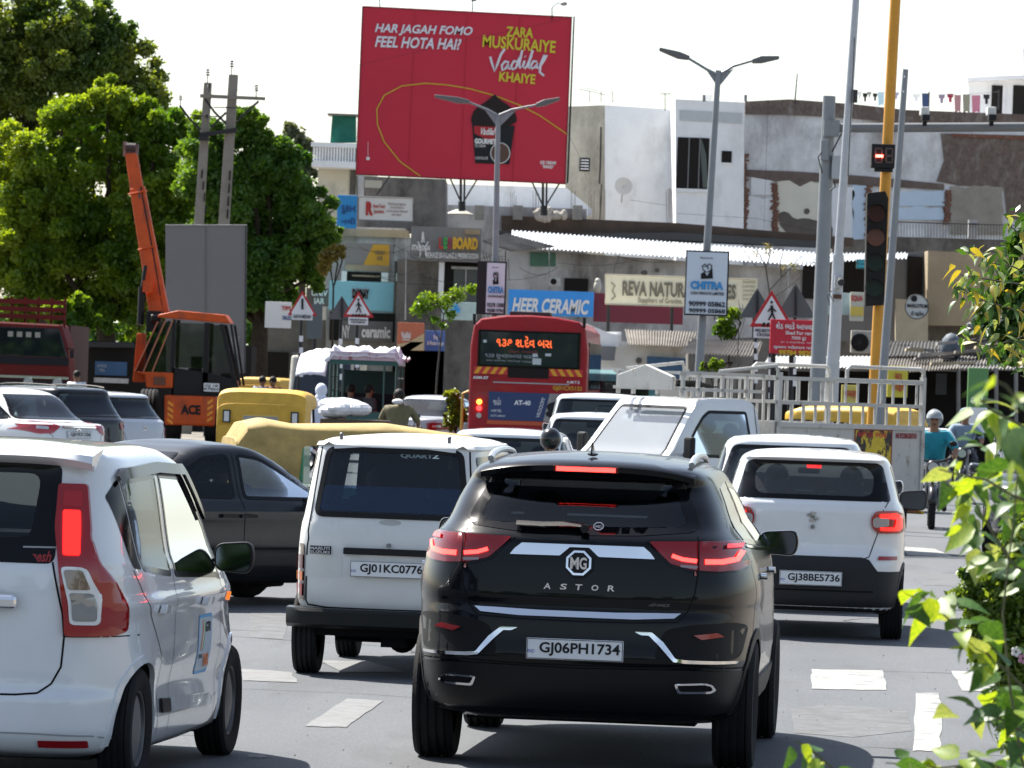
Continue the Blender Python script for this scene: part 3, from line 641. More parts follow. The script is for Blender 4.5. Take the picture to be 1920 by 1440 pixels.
# ------------------------------------------------------------------ old white van
def old_van():
    root = thing('minivan', 'dusty white old minivan with roof gutter and flat tailgate, left of the black SUV', 'van')
    rows = [(.40, .10, 3.2, .60, 9, 6), (.44, .05, 3.26, .635, 9, 6), (.50, .03, 3.28, .645, 10, 6), (.8, .02, 3.28, .65, 10, 6), (1.0, .035, 3.2, .635, 10, 6), (1.06, .05, 3.12, .62, 10, 6), (1.3, .11, 2.95, .585, 10, 6), (1.48, .155, 2.8, .557, 10, 6), (1.53, .17, 2.7, .545, 9, 6), (1.56, .20, 2.6, .52, 8, 6), (1.58, .26, 2.5, .47, 7, 5)]
    def df(v):
        x, y, z = v; y += .03 * (x / .65) ** 2 * (1 - sm(0, 1, y)); return Vector((x, y, z))
    s = Shell(rows, df, M=120, sub=3, crown=.035)
    rw = rnd([(-.505, 1.07), (-.445, 1.512), (.445, 1.512), (.505, 1.07)], .055)
    s.cut('rear', rw); fr = s.patch('rear_window', 'rear', inset(rw, -.012), mat('window_rubber', (.008, .008, .008), .5), root, off=.008, t=.02, inner=inset(rw, .022)); s.patch('pane', 'rear', inset(rw, .014), glass('van_glass', (.85, .9, .92), .08), fr, off=.004, t=0)
    # blue stain film on the lower half of the glass
    s.patch('sun_film', 'rear', rnd([(-.478, 1.10), (-.452, 1.27), (.452, 1.27), (.478, 1.10)], .03), glass('blue_film', (.22, .34, .55), .36, base=(.02, .045, .11)), fr, off=.006, t=0)
    for sx in (1, -1):
        f = (lambda q: q) if sx > 0 else mirror
        l = s.patch('tail_lamp', 'rear', f(rnd([(.56, .50), (.57, .875), (.648, .875), (.645, .50)], .008)), mat('lamp_black', (.02, .004, .004), .2, coat=1), root, off=.012, t=.02)
        for (z0, z1, mm) in ((.71, .80, RED_D), (.63, .69, mat('dull_amber', (.45, .12, .02), .2)), (.53, .61, mat('dull_red', (.2, .008, .015), .2))): s.patch('lens', 'rear', f([(.572, z0), (.572, z1), (.64, z1), (.64, z0)]), mm, l, off=.016, t=.003)
        s.line('tailgate_gap', 'rear', f([(.49, 1.545), (.545, 1.0), (.55, .96), (.545, .91), (.552, .86), (.55, .5), (.535, .475), (.4, .46), (0, .458)]), SEAM, root, wd=.010)
        s.patch('roof_gutter', 'right' if sx > 0 else 'left', [(.12, 1.525), (.12, 1.545), (2.6, 1.545), (2.6, 1.525)], W_DUSTY, root, off=.02, t=.02)
        for side in (('right',) if sx > 0 else ('left',)):
            for (a, b, c, d) in ((.30, 1.12, .24, 1.15), (1.22, 1.98, 1.22, 1.98), (2.08, 2.85, 2.08, 2.60)): window(s, side, rnd([(a, 1.10), (c + .04, 1.48), (d, 1.48), (b, 1.10)], .04), root, GLASS_C, name='side_window', bw=.03)
        mb = MB(); mb.cyl((sx * .36, .17, 1.57), (sx * .36, .17, 1.60), .012, n=8); mb.ball((sx * .36, .17, 1.605), .014, 8, 6); mb.build('hinge_bolt', STEEL, root, smooth=True)
    mb = MB(); mb.box(-.30, .34, -.012, .02, .818, .862); mb.build('plate_lamp_bar', PLASTIC, root, bev=.006)
    plate(root, (.0, -.02, .725), .50, .108, 'GJ01KC0776')
    mb = MB(); mb.cyl((0, .03, .885), (0, -.02, .885), .014, n=12); mb.build('lock_knob', STEEL, root, smooth=True)
    e = [(.0 + .075 * math.cos(a), 1.035 + .018 * math.sin(a)) for a in np.linspace(0, 2 * PI, 20)[:-1]]; s.patch('oval_emblem', 'rear', e, mat('faded_emblem', (.40, .40, .38), .6), root, off=.003, t=.0)
    bdg = s.patch('name_badge', 'rear', [(-.53, .812), (-.53, .865), (-.385, .865), (-.385, .812)], INK, root, off=.008, t=.006); 
    text('MARUTI', (-.457, -.0, .851), .13, .02, mat('badge_silver', (.5, .5, .5), .4), bdg, bold=.03); text('SUZUKI', (-.457, -.0, .826), .13, .02, MATS['badge_silver'], bdg, bold=.03)
    s.patch('touch_up_paint', 'rear', [(-.56, .66), (-.56, .80), (-.31, .80), (-.31, .66)], mat('touched_up_white', (.60, .61, .58), .45, coat=.2, var=.05), root, off=.0025, t=0)
    mb = MB(); pr = []
    for k in range(25):
        x = -.675 + 1.35 * k / 24; e = (abs(x) / .675) ** 8; y_ = -.06 + .12 * e; pr.append([(x, y_, .455), (x, y_ - .015, .435), (x, y_, .35), (x, y_ + .05, .325), (x, .2, .34), (x, .2, .46)])
    mb.add([p for r in pr for p in r], [(i * 6 + j, i * 6 + (j + 1) % 6, (i + 1) * 6 + (j + 1) % 6, (i + 1) * 6 + j) for i in range(24) for j in range(6)] + [tuple(range(6)), tuple(range(144, 150))]); mb.build('rear_bumper', mat('bumper_paint', (.012, .014, .014), .35), root, smooth=True)
    text('QUARTZ', (.17, s.hit('rear', .17, 1.49, 0).y - .004, 1.478), .26, .035, mat('white_faded', (.55, .62, .6), .6), root, bold=.04, rx=PI / 2 - .3)
    arch(s, .62, .29, root, W_DUSTY, z=.30, lip=0)
    s.finish('body', W_DUSTY, root)
    for x in (-.565, .565): wheel(root, x, .40, .28, .165, STEEL, 'disc'); wheel(root, x, 2.6, .28, .15, STEEL, 'disc')
    interior(root, .55, .55, 1.9, 2.75, z=.62, zr=.6, back=.55, mirror_z=1.46, dash_z=1.0, belt=1.05)
    mb = MB(); mb.box(-.5, .5, .15, 3.0, .27, .42); mb.box(-.06, .1, .25, .5, .2, .28); mb.cyl((-.4, .55, .26), (.4, .55, .26), .045, n=8); mb.ball((.05, .55, .25), .1); mb.build('chassis', DARK, root)
    return root
# ------------------------------------------------------------------ small white hatchback on the right
def small_hatch():
    root = thing('small_hatchback', 'small white hatchback with black lower bumper and lit C-shaped lamps, right of the black SUV', 'car')
    rows = [(.22, .14, 3.3, .66, 7, 5), (.27, .03, 3.5, .725, 7, 5), (.40, .0, 3.56, .745, 7, 4.5), (.60, .0, 3.56, .75, 7, 4.5), (.68, .02, 3.55, .752, 7, 4.5), (.76, .05, 3.5, .752, 7, 4.5), (.90, .045, 3.35, .75, 7, 5), (1.02, .04, 3.0, .74, 7, 5.5), (1.08, .05, 2.85, .72, 7, 6), (1.11, .075, 2.8, .70, 8, 6), (1.2, .13, 2.65, .675, 8, 7), (1.35, .22, 2.42, .635, 8, 7), (1.42, .22, 2.3, .61, 8, 6), (1.45, .18, 2.2, .59, 8, 5), (1.475, .22, 2.1, .55, 7, 5), (1.49, .30, 2.0, .50, 6, 5)]
    def df(v):
        x, y, z = v; y += .05 * (x / .75) ** 2 * (1 - sm(0, 1.2, y)); x *= 1 - .03 * (1 - sm(0, .7, y)) - .06 * sm(2.3, 3.5, y); return Vector((x, y, z))
    s = Shell(rows, df, M=120, sub=3, crown=.03)
    window(s, 'rear', rnd([(-.62, 1.125), (-.545, 1.40), (-.5, 1.425), (.5, 1.425), (.545, 1.40), (.62, 1.125)], .03), root, glass('hazy_glass', (.6, .66, .66), .35, base=(.12, .12, .12)), clip=rnd([(-.47, 1.16), (-.48, 1.33), (-.40, 1.40), (.40, 1.40), (.48, 1.33), (.47, 1.16)], .10, 6), name='rear_window')
    for sx in (1, -1):
        f = (lambda q: q) if sx > 0 else mirror; side = 'right' if sx > 0 else 'left'
        l = s.patch('tail_lamp', 'rear', f(rnd([(.465, .99), (.50, 1.045), (.66, 1.05), (.72, 1.02), (.735, .90), (.70, .87), (.52, .87), (.47, .92)], .02)), RED_L, root, off=.025, t=.04)
        s.patch('lit_lens', 'rear', f(rnd([(.53, 1.022), (.66, 1.028), (.70, 1.0), (.705, .915), (.68, .893), (.54, .893), (.53, .917), (.645, .92), (.655, .985), (.53, .995)], .012)), RED_E, l, off=.03, t=.004)
        s.patch('reverse_lens', 'rear', f(rnd([(.478, .985), (.50, 1.0), (.60, .99), (.60, .93), (.50, .915), (.478, .93)], .012)), mat('smoky_clear2', (.3, .28, .28), .1, coat=1), l, off=.03, t=.004)
        s.patch('reflector', 'rear', f(rnd([(.535, .685), (.53, .655), (.68, .655), (.685, .685)], .006)), RED_L, root, off=.012)
        s.line('boot_gap', 'rear', f([(.60, 1.12), (.56, 1.05), (.52, .86), (.46, .68), (.40, .655)]), SEAM, root, wd=.008)
        window(s, side, rnd([(.55, 1.12), (.52, 1.40), (1.2, 1.41), (1.22, 1.06)], .03), root, GLASS_M, name='side_window'); window(s, side, rnd([(1.3, 1.06), (1.3, 1.41), (1.85, 1.40), (2.45, 1.03)], .03), root, GLASS_M, name='side_window')
    s.patch('lower_bumper', 'rear', rnd([(-.77, .24), (-.77, .56), (-.53, .565), (-.46, .655), (-.40, .672), (.40, .672), (.46, .655), (.53, .565), (.77, .56), (.77, .24)], .01), mat('bumper_grey', (.02, .021, .023), .55, bump=.2, bscale=200), root, off=.012, t=.03)
    s.line('bumper_step', 'rear', [(-.5, .40), (.5, .40)], SEAM, root, wd=.012, off=.016)
    plate(root, (0, -.045, .495), .50, .115, 'GJ38BE5736')
    window(s, 'front', rnd([(-.62, 1.1), (-.5, 1.4), (.5, 1.4), (.62, 1.1)], .06), root, GLASS_C, name='windscreen')
    arch(s, .60, .30, root, PLASTIC2, z=.29, lip=.04); arch(s, 2.98, .30, root, PLASTIC2, z=.29, lip=.04)
    # S emblem as two hooked bars
    yb = s.hit('rear', 0, .975, 0).y - .012
    for k in (1, -1):
        pts = [(-.055 * k, .985 + .012 * k), (.0, .985 + .045 * k), (.03 * k, .985 + .03 * k), (.0, .985 + .012 * k), (.045 * k, .985 - .016 * k), (.02 * k, .985 - .03 * k), (-.02 * k, .985 - .004 * k)]
        mb = MB(); mb.prism([(x, yb, z) for x, z in pts], (0, .01, 0)); mb.build('emblem', CHROME, root)
    mb = MB(); mb.cyl((0, .05, .905), (0, .02, .905), .017, n=12); mb.build('lock_knob', STEEL, root, smooth=True)
    mb = MB(); mb.box(-.065, .055, .222, .24, 1.372, 1.408); mb.build('high_brake_light', RED_E, root, bev=.004)
    s.finish('body', mat('white_paint_b', (.70, .71, .72), .3, coat=.8, var=.04, vscale=3), root)
    for x in (-.66, .66): wheel(root, x, .60, .285, .175, STEEL, 'disc'); wheel(root, x, 2.98, .285, .175, STEEL, 'disc')
    cab_mirror(root, .83, 2.30, 1.10, PLASTIC, w=.24, h=.18, arm=.05); cab_mirror(root, -.83, 2.30, 1.10, PLASTIC, w=.24, h=.18, arm=.05)
    interior(root, .62, .55, 1.5, 2.4, z=.5, zr=.5, back=.56, mirror_z=1.36, dash_z=1.0, belt=1.12)
    mb = MB(); mb.box(-.6, .6, .2, 3.3, .22, .26); mb.build('underbody', DARK, root)
    return root
def place(o, px, D, rz=0, label=None):
    p = G(px, D); o.location = (p.x, D, 0); o.rotation_euler = (0, 0, R(rz))
    if label: o['label'] = label
    return o
YAW = -5.4
suv = place(black_suv(), 1070, 27.4, YAW)
tall = place(tall_hatch(), 0, 25, -7.4); tall.location.x = -2.575
van = place(old_van(), 720, 35.2, YAW)
small = place(small_hatch(), 1516, 42.7, -3.6)
# ------------------------------------------------------------------ other cars in the queue: one builder, shapes by proportions
def car(label, paint, L=4.1, W=1.7, H=1.47, shape='hatch', lampm=None, lamp=None, plate_s=None, gm=None, name='car', wr=.30, rails=False, fin=False, grade=1, plate_z=.75, front_plate=None, yb=None):
    root = thing(name, label, 'car'); hw = W / 2; gm = gm or GLASS_M
    bz = H * .64 if shape != 'suv' else H * .62
    if shape == 'sedan':
        tr = .62; rows = [(.22, .12, L - .2, hw * .88, 6, 5), (.32, .02, L - .03, hw * .97, 6, 4.5), (.5, 0, L, hw, 6, 4.2), (.8, .03, L - .05, hw, 6, 4.2), (bz - .05, .05, L - .25, hw * .98, 6, 4.5), (bz, .12, L - .9, hw * .95, 6, 5), (bz + .03, tr, L - 1.1, hw * .92, 7, 6), (bz + .12, tr + .22, L - 1.25, hw * .87, 7, 6), (H - .16, tr + .62, L - 1.65, hw * .79, 7, 6), (H - .06, tr + .86, L - 1.9, hw * .71, 6, 6), (H - .03, tr + 1.0, L - 2.05, hw * .64, 5, 5)]
    elif shape == 'suv':
        rows = [(.28, .15, L - .2, hw * .88, 6, 5), (.36, .03, L - .03, hw * .97, 7, 5), (.55, 0, L, hw, 7, 5), (.9, .03, L - .03, hw, 7, 5), (bz - .03, .05, L - .2, hw * .98, 7, 5), (bz, .06, L - .95, hw * .95, 7, 5), (bz + .04, .09, L - 1.15, hw * .92, 8, 7), (H - .2, .22, L - 1.65, hw * .82, 8, 7), (H - .08, .25, L - 1.9, hw * .77, 8, 6), (H - .03, .3, L - 2.1, hw * .70, 7, 5)]
    else:
        rows = [(.22, .14, L - .2, hw * .88, 6, 5), (.30, .02, L - .03, hw * .97, 6, 4.5), (.5, 0, L, hw, 6, 4.2), (.8, .03, L - .05, hw, 6, 4.2), (bz - .05, .05, L - .3, hw * .98, 6, 4.5), (bz, .08, L - .95, hw * .95, 7, 5), (bz + .04, .13, L - 1.15, hw * .91, 7, 6), (H - .2, .40, L - 1.6, hw * .80, 7, 6), (H - .07, .42, L - 1.85, hw * .73, 7, 6), (H - .03, .5, L - 2.0, hw * .66, 6, 5)]
    def df(v):
        x, y, z = v; y += .06 * (x / hw) ** 2 * (1 - sm(0, 1.4, y)); x *= 1 - .04 * (1 - sm(0, .8, y)) - .07 * sm(L - 1.2, L, y)
        x += (1 if x > 0 else -1) * sm(.3, .6, abs(x)) * .01 * math.exp(-((z - .82) / .04) ** 2)
        return Vector((x, y, z))
    s = Shell(rows, df, M=96, sub=3, crown=.035)
    def zy(z): return np.interp(z, [r[0] for r in rows], [r[1] for r in rows]), np.interp(z, [r[0] for r in rows], [r[2] for r in rows])
    t = H - .10; b = bz + .045; yr0, yf0 = zy(b); yr1, yf1 = zy(t); wb = np.interp(b, [r[0] for r in rows], [r[3] for r in rows]); wt = np.interp(t, [r[0] for r in rows], [r[3] for r in rows])
    rw = rnd([(-(wb - .07), b + .01), (-(wt - .08), t), (wt - .08, t), (wb - .07, b + .01)], .06)
    window(s, 'rear', rw, root, gm, name='rear_window', bw=.035)
    window(s, 'front', rw, root, GLASS_C, name='windscreen', bw=.035)
    ym = (yr0 + yf0) / 2 + .05; C = .16
    for side in ('right', 'left'):
        sgn = 1 if side == 'right' else -1
        rq = rnd([(yr0 + C + .05, b), (yr1 + C, t - .03), (ym - .05, t), (ym - .05, b - .02)], .06)
        window(s, side, rq, root, gm, name='side_window', bw=.025)
        window(s, side, rnd([(ym + .05, b - .02), (ym + .05, t), (yf1 - .15, t - .03), (yf0 - .08, b - .03)], .05), root, gm, name='side_window', bw=.025)
        s.line('window_post', side, [(yr0 + C + .33, b), (yr1 + C + .2, t - .02)], FRIT, root, wd=.03, off=.006)
        s.line('door_gap', side, [(ym, t), (ym, .32)], SEAM, root); s.line('door_gap', side, [(yf0 - .05, b - .05), (yf0, .7), (yf0 - .08, .32)], SEAM, root); s.line('door_gap', side, [(yr0 + C + .1, b), (yr0 + C + .3, .8), (yr0 + C + .55, .4)], SEAM, root)
        s.line('side_strip', side, [(.85 + wr, .5), (L - 1.3, .5)], SEAM, root, wd=.02, off=.008)
        for y in (ym - .28, yf0 - 1.2): s.patch('door_handle', side, rnd([(y, bz - .13), (y + .18, bz - .13), (y + .18, bz - .1), (y, bz - .1)], .01), paint, root, off=.03, t=.03)
        f = (lambda q: q) if sgn > 0 else mirror
        lp = lamp or [(hw * .58, bz - .10), (hw * .98, bz - .08), (hw * 1.0, bz - .24), (hw * .60, bz - .26)]
        l = s.patch('tail_lamp', 'rear', f(rnd(lp, .02)), lampm or RED_L, root, off=.014, t=.03)
        cx = sum(p[0] for p in lp) / len(lp); cz = sum(p[1] for p in lp) / len(lp); s.patch('lens', 'rear', f([(cx - .06, cz - .025), (cx - .06, cz + .02), (cx + .07, cz + .03), (cx + .08, cz - .02)]), CLR_L, l, off=.02, t=.003)
        s.patch('headlamp', 'front', f(rnd([(hw * .5, .62), (hw * .95, .70), (hw * .95, .58), (hw * .55, .54)], .02)), CLR_L, root, off=.01)
        s.line('boot_gap', 'rear', f([(wb - .03, b), (hw * .6, bz - .2), (hw * .55, .6), (hw * .45, .56), (0, .56)]), SEAM, root, wd=.008)
        if rails: mb = MB(); mb.tube([(sgn * wt * .82, yr1 + .15 + (yf1 - yr1 - .4) * k / 8, H - .015 + .035 * math.sin(PI * k / 8) ** .4) for k in range(9)], .014, 6); mb.build('roof_rail', PLASTIC, root, smooth=True)
    arch(s, .78, wr + .03, root, paint, z=wr, lip=.03); arch(s, L - .82, wr + .03, root, paint, z=wr, lip=.03)
    if fin: mb = MB(); mb.prism([(-.004, yr1 + .25, H), (-.004, yr1 + .42, H), (-.004, yr1 + .3, H + .07)], (.01, 0, 0)); mb.build('shark_fin_aerial', PLASTIC, root)
    if plate_s: plate(root, (0, s.hit('rear', 0, plate_z, 0).y - .02, plate_z), .5, .12, plate_s)
    s.patch('bumper_strip', 'rear', rnd([(-hw * .8, .27), (-hw * .8, .36), (hw * .8, .36), (hw * .8, .27)], .02), PLASTIC2, root, off=.01)
    root['_shell'] = 0
    del root['_shell']
    em = MB(); eb = s.hit('rear', 0, bz - .12, 0).y; em.lathe([(.035, -.012), (.045, -.012), (.045, .004), (.035, .004), (.035, -.012)], (0, eb, bz - .12), 'y', 20); em.build('badge_ring', CHROME, root, smooth=True)
    s.finish('body', paint, root)
    for x in (-hw + .12, hw - .12): wheel(root, x, .78, wr, .19, STEEL, 'disc', n=22); wheel(root, x, L - .82, wr, .19, STEEL, 'disc', n=22)
    cab_mirror(root, hw + .12, yf0 - .35, b + .05, paint, w=.2, h=.14, arm=.08); cab_mirror(root, -hw - .12, yf0 - .35, b + .05, paint, w=.2, h=.14, arm=.08)
    interior(root, wt * 1.15, yr0 + .5, ym + .15, yf0 - .55, z=.45, zr=.45, back=.6, mirror_z=t - .05, dash_z=bz, belt=b)
    mb = MB(); mb.box(-hw * .8, hw * .8, .25, L - .3, .2, .24); mb.build('underbody', DARK, root)
    return root
sedan = place(car('matt black saloon crossing to the right behind the white minivan', K_SEDAN, L=4.15, W=1.64, H=1.39, shape='sedan', name='saloon_car', gm=glass('smoked_glass', (.5, .58, .6), .5, refl=1.3), plate_s='GJ01HM2045'), 12, 44.0, -44)
hatch_s = place(car('silver hatchback with rear wiper and round badge, right of the black car near the crane', mat('pale_silver', (.50, .52, .56), .35, coat=.8, var=.04), L=3.9, W=1.68, H=1.46, name='hatchback', plate_s='GJ27AA4178', lamp=[(.62, .80), (.82, .86), (.83, .62), (.66, .60)], plate_z=.46), 0, 90, 24)
hatch_s.rotation_euler.z = R(50); hatch_s.location = P(274, 800, 97); hatch_s.location.z = 0
blk = car('black car with roof rails between the white saloon and the silver hatchback', mat('black_paint_b', (.008, .008, .01), .25, coat=.8), L=4.2, W=1.74, H=1.56, name='estate_car', rails=True, gm=GLASS_T, lamp=[(.5, .95), (.84, .97), (.85, .85), (.52, .84)]); blk.location = P(188, 800, 92); blk.location.z = 0; blk.rotation_euler.z = R(44)
wsed = car('white saloon with red tail lamp and roof aerial at the left edge', mat('white_paint_c', (.74, .75, .76), .3, coat=1), L=4.2, W=1.70, H=1.52, shape='sedan', name='saloon_car', lamp=[(.36, .93), (.50, 1.0), (.84, .99), (.86, .87), (.70, .80), (.50, .82)], plate_s='GJ01RX1256', plate_z=.80, lampm=mat('bright_red_lens', (.42, .01, .015), .15, coat=1), gm=GLASS_M)
wsed.location = P(150, 800, 87); wsed.location.z = 0; wsed.rotation_euler.z = R(44)
for e_ in (1,):
    m_ = s_ = None
    mb = MB(); mb.box(-.34, .34, -.005, .05, .915, .935); mb.build('boot_trim', CHROME, wsed)
    text('VIVA', (-.28, -.01, .99), .12, .03, mat('red_badge', (.5, .08, .05), .4), wsed)
# white hatch behind the small hatchback
place(car('white hatchback with a thin roof aerial, directly ahead of the small white hatchback', W_PAINT, L=3.8, W=1.62, H=1.58, shape='hatch', name='hatchback', gm=GLASS_T), 1472, 47.7, -4)
# queue ahead of the SUV
place(car('white car showing roof and rear glass between the minivan and the black helmet', W_PAINT, L=3.8, W=1.6, H=1.44, name='hatchback', gm=GLASS_T, fin=False), 938, 58, -4)
place(car('white hatchback with dark rear glass and fin aerial beside the pickup cab', W_PAINT, L=3.8, W=1.66, H=1.55, name='hatchback', gm=GLASS_T, fin=True), 1106, 72.5, -3)
place(car('white boxy off-roader ahead of the hatchback with the fin aerial', mat('white_paint_d', (.74, .76, .78), .3, coat=.9), L=4.1, W=1.78, H=1.78, shape='suv', name='offroad_car', gm=GLASS_T, wr=.36), 1112, 84, -6)
place(car('silver grey saloon parked beyond the khaki rider', mat('grey_silver', (.45, .46, .47), .35, coat=.8, metal=.3), L=4.3, W=1.72, H=1.48, shape='sedan', name='saloon_car', gm=GLASS_M, plate_s='GJ01KP0519'), 757, 122, -20)
dk = place(car('dark grey car half hidden by the leaves at the right edge', mat('charcoal_paint', (.03, .035, .045), .28, coat=.9), L=4.1, W=1.72, H=1.5, name='hatchback', gm=GLASS_T), 1890, 72, 172)
dk.location = G(1985, 70)
place(car('pale car ahead of the dark one at the right edge, behind leaves', mat('pale_blue_paint', (.5, .55, .6), .3, coat=.9), L=4.1, W=1.7, H=1.5, name='hatchback', gm=GLASS_T), 1990, 90, 170)
# ------------------------------------------------------------------ city bus, seen from behind
def box_thing(x0, x1, y0, y1, z0, z1): m = MB(); m.box(x0, x1, y0, y1, z0, z1); return m
BUS_RED = mat('bus_red_paint', (.34, .004, .012), .45, coat=.15, spec=.3, dirt=(.12, .02, .02), dscale=1.2, dlo=.5, dhi=.9, var=.12)
def city_bus():
    r = thing('city_bus', 'red city bus seen from behind with an amber route display in its rear window', 'bus')
    H = 3.22; W = 1.21
    sec = [(-W, .35), (-W, 2.6), (-W + .05, 3.0), (-W + .2, 3.16), (-.5, 3.24), (0, 3.26), (.5, 3.24), (W - .2, 3.16), (W - .05, 3.0), (W, 2.6), (W, .35)]
    m = MB(); m.prism([(x, 0, z) for x, z in sec], (0, 10.5, 0)); m.build('body', BUS_RED, r, bev=.06, seg=3)
    fr = MB(); fr.prism([(-1.06, -.03, 1.93), (-1.06, -.03, 3.02), (1.06, -.03, 3.02), (1.06, -.03, 1.93)], (0, .05, 0)); wd = fr.build('rear_window', FRIT, r, bev=.02)
    g = MB(); g.box(-1.0, 1.0, -.045, -.033, 1.99, 2.96); g.build('pane', glass('bus_glass', (.3, .34, .36), .8, base=(.03, .038, .042)), wd)
    amb = mat('amber_leds', (.8, .15, .02), .5, emit=(1, .12, .03), estr=.45)
    text('૧૩૭ શ.દેવ બસ', (-.10, -.05, 2.70), 1.15, .33, amb, wd, bold=.02)
    text('વિસ્તાર નગરપાલિકા', (-.12, -.05, 2.40), .62, .12, mat('dull_red_print', (.3, .06, .05), .6), wd); text('૧૩૭ સુખરામનગર વાસણા', (-.35, -.05, 2.24), 1.1, .15, mat('pale_print', (.35, .38, .4), .6), wd); text('લાલ દરવાજા સારંગપુર કાલુપુર', (-.4, -.05, 2.12), .95, .07, MATS['pale_print'], wd)
    for (x0, x1, z0, z1) in ((.08, .26, 2.04, 2.22), (.08, .18, 2.27, 2.36), (.34, .46, 2.3, 2.38), (-.95, -.88, 2.64, 2.72)): box_thing(x0, x1, -.055, -.046, z0, z1).build('paper_notice', mat('paper_white', (.5, .55, .55), .7), wd)
    ch = mat('chevron_yellow', (.75, .33, .01), .4); cr = mat('chevron_red', (.5, .02, .02), .4)
    for sx in (-1, 1):
        b = MB(); b.box(sx * .78 - .35, sx * .78 + .35, -.02, .0, 1.74, 1.89); pl = b.build('chevron_board', cr, r)
        for k in range(4):
            x = sx * .78 - .30 + k * .17; d = .09 * (-sx); c = MB(); c.prism([(x - d / 2, -.026, 1.745), (x - d / 2 + .085, -.026, 1.745), (x + d / 2 + .085, -.026, 1.885), (x + d / 2, -.026, 1.885)], (0, .005, 0)); c.build('chevron', ch, pl)
    box_thing(-.42, .42, -.012, 0, 1.68, 1.90).build('engine_grille', mat('grille_black', (.015, .01, .01), .7), r)
    text('ASM-57', (-.98, -.01, 1.66), .32, .06, WHITE, r, bold=.03); text('A.M.T.S', (.93, -.01, 1.63), .27, .055, WHITE, r, bold=.03)
    box_thing(-.72, .85, -.01, 0, 1.565, 1.59).build('silver_line', mat('silver_line', (.35, .35, .36), .5), r); text('GJ01CX5122', (.82, -.012, 1.49), .6, .11, mat('yellow_print', (.65, .38, .02), .5), r, bold=.02)
    ad = box_thing(-.80, .98, -.014, 0, .80, 1.38).build('advert_panel', mat('advert_blue', (.018, .04, .13), .5), r)
    ad2 = MB(); ad2.prism([(.34, -.02, .80), (.34 + .12, -.02, 1.38), (.98, -.02, 1.38), (.98, -.02, .80)], (0, .006, 0)); ad2.build('advert_photo', mat('advert_grey', (.30, .28, .26), .6, var=.4, vscale=3), ad)
    ed = MB()
    for (cx, cz, a, b_) in ((.62, 1.1, .22, .12), (.66, .96, .28, .10), (.55, .88, .07, .07), (.86, .88, .07, .07)): ed.lathe([(0, 0), (1, 0)], (0, 0, 0), 'y', 3) if 0 else ed.prism([(cx + a * math.cos(q), -.03, cz + b_ * math.sin(q)) for q in np.linspace(0, 2 * PI, 13)[:-1]], (0, .006, 0))
    ed.build('pictured_vehicle', mat('print_black', (.02, .022, .025), .6), ad)
    text('AT-40', (-.1, -.02, 1.17), .34, .10, WHITE, ad, bold=.04); text('જાહેર', (-.62, -.02, 1.18), .16, .16, WHITE, ad); text('AIRTEL', (-.63, -.02, .99), .22, .05, WHITE, ad); text('ACTE URBAN', (-.6, -.02, .885), .3, .04, WHITE, ad); text('VROOOM!', (.28, -.02, 1.08), .42, .08, WHITE, ad, ry=0).rotation_euler = (PI / 2, -R(75), 0)
    box_thing(-.82, 1.0, -.016, 0, .71, .79).build('orange_band', mat('orange_band', (.5, .08, .02), .5), r)
    for z_, mm in ((1.08, AMB_L), (.95, RED_L), (.80, CLR_L)):
        for sx in (-1, 1):
            e = mat('lit_amber_b', (.9, .4, .05), .3, emit=(1, .35, .04), estr=2) if (mm is AMB_L and sx < 0) else (mat('lit_red_b', (.9, .03, .03), .3, emit=(1, .03, .03), estr=2) if (mm is RED_L and sx < 0) else mm)
            if sx > 0: continue
            c = MB(); c.cyl((-.99, 0, z_), (-.99, -.04, z_), .055, n=16); c.build('lamp', e, r, smooth=True)
    box_thing(-1.15, 1.15, -.06, .1, .34, .66).build('rear_bumper', mat('bus_bumper', (.02, .015, .015), .5), r, bev=.03)
    for x in (-1.0, 1.0): wheel(r, x, 2.2, .48, .3, STEEL, 'disc'); wheel(r, x, 8, .48, .3, STEEL, 'disc')
    for x in (-1.15, 1.12): c = MB(); c.cyl((x, .05, 3.05), (x, -.06, 3.12), .03, n=8); c.cyl((x, -.06, 3.1), (x, -.06, 3.25), .035, n=8); c.build('marker_lamp', PLASTIC, r)
    c = MB(); c.box(-.45, .4, .4, 1.6, 3.24, 3.34); c.build('roof_unit', PLASTIC2, r, bev=.03)
    for y in range(6): box_thing(-W - .012, -W - .002, 1.2 + y * 1.5, 2.5 + y * 1.5, 1.75, 2.75).build('side_window', GLASS_O, r); box_thing(W + .002, W + .012, 1.2 + y * 1.5, 2.5 + y * 1.5, 1.75, 2.75).build('side_window', GLASS_O, r)
    c = MB(); c.tube([(-W - .02, .2, 1.65), (-W - .14, .15, 1.6), (-W - .14, .15, .5), (-W - .02, .2, .45)], .03, 6); c.build('side_rail', mat('rail_yellow', (.5, .3, .03), .5), r, smooth=True)
    for ch_ in children(r):
        nm_ = ch_.name.split('.')[0]
        if nm_ == 'rear_window': ch_.scale.z = .70; ch_.location.z = 2.17 - 1.93 * .70
        elif nm_ in ('chevron_board', 'engine_grille', 'lettering', 'silver_line', 'advert_panel', 'orange_band', 'lamp'): ch_.location.z += .28 if nm_ != 'lamp' else .36
    return r
place(city_bus(), 984, 110, -2.5)
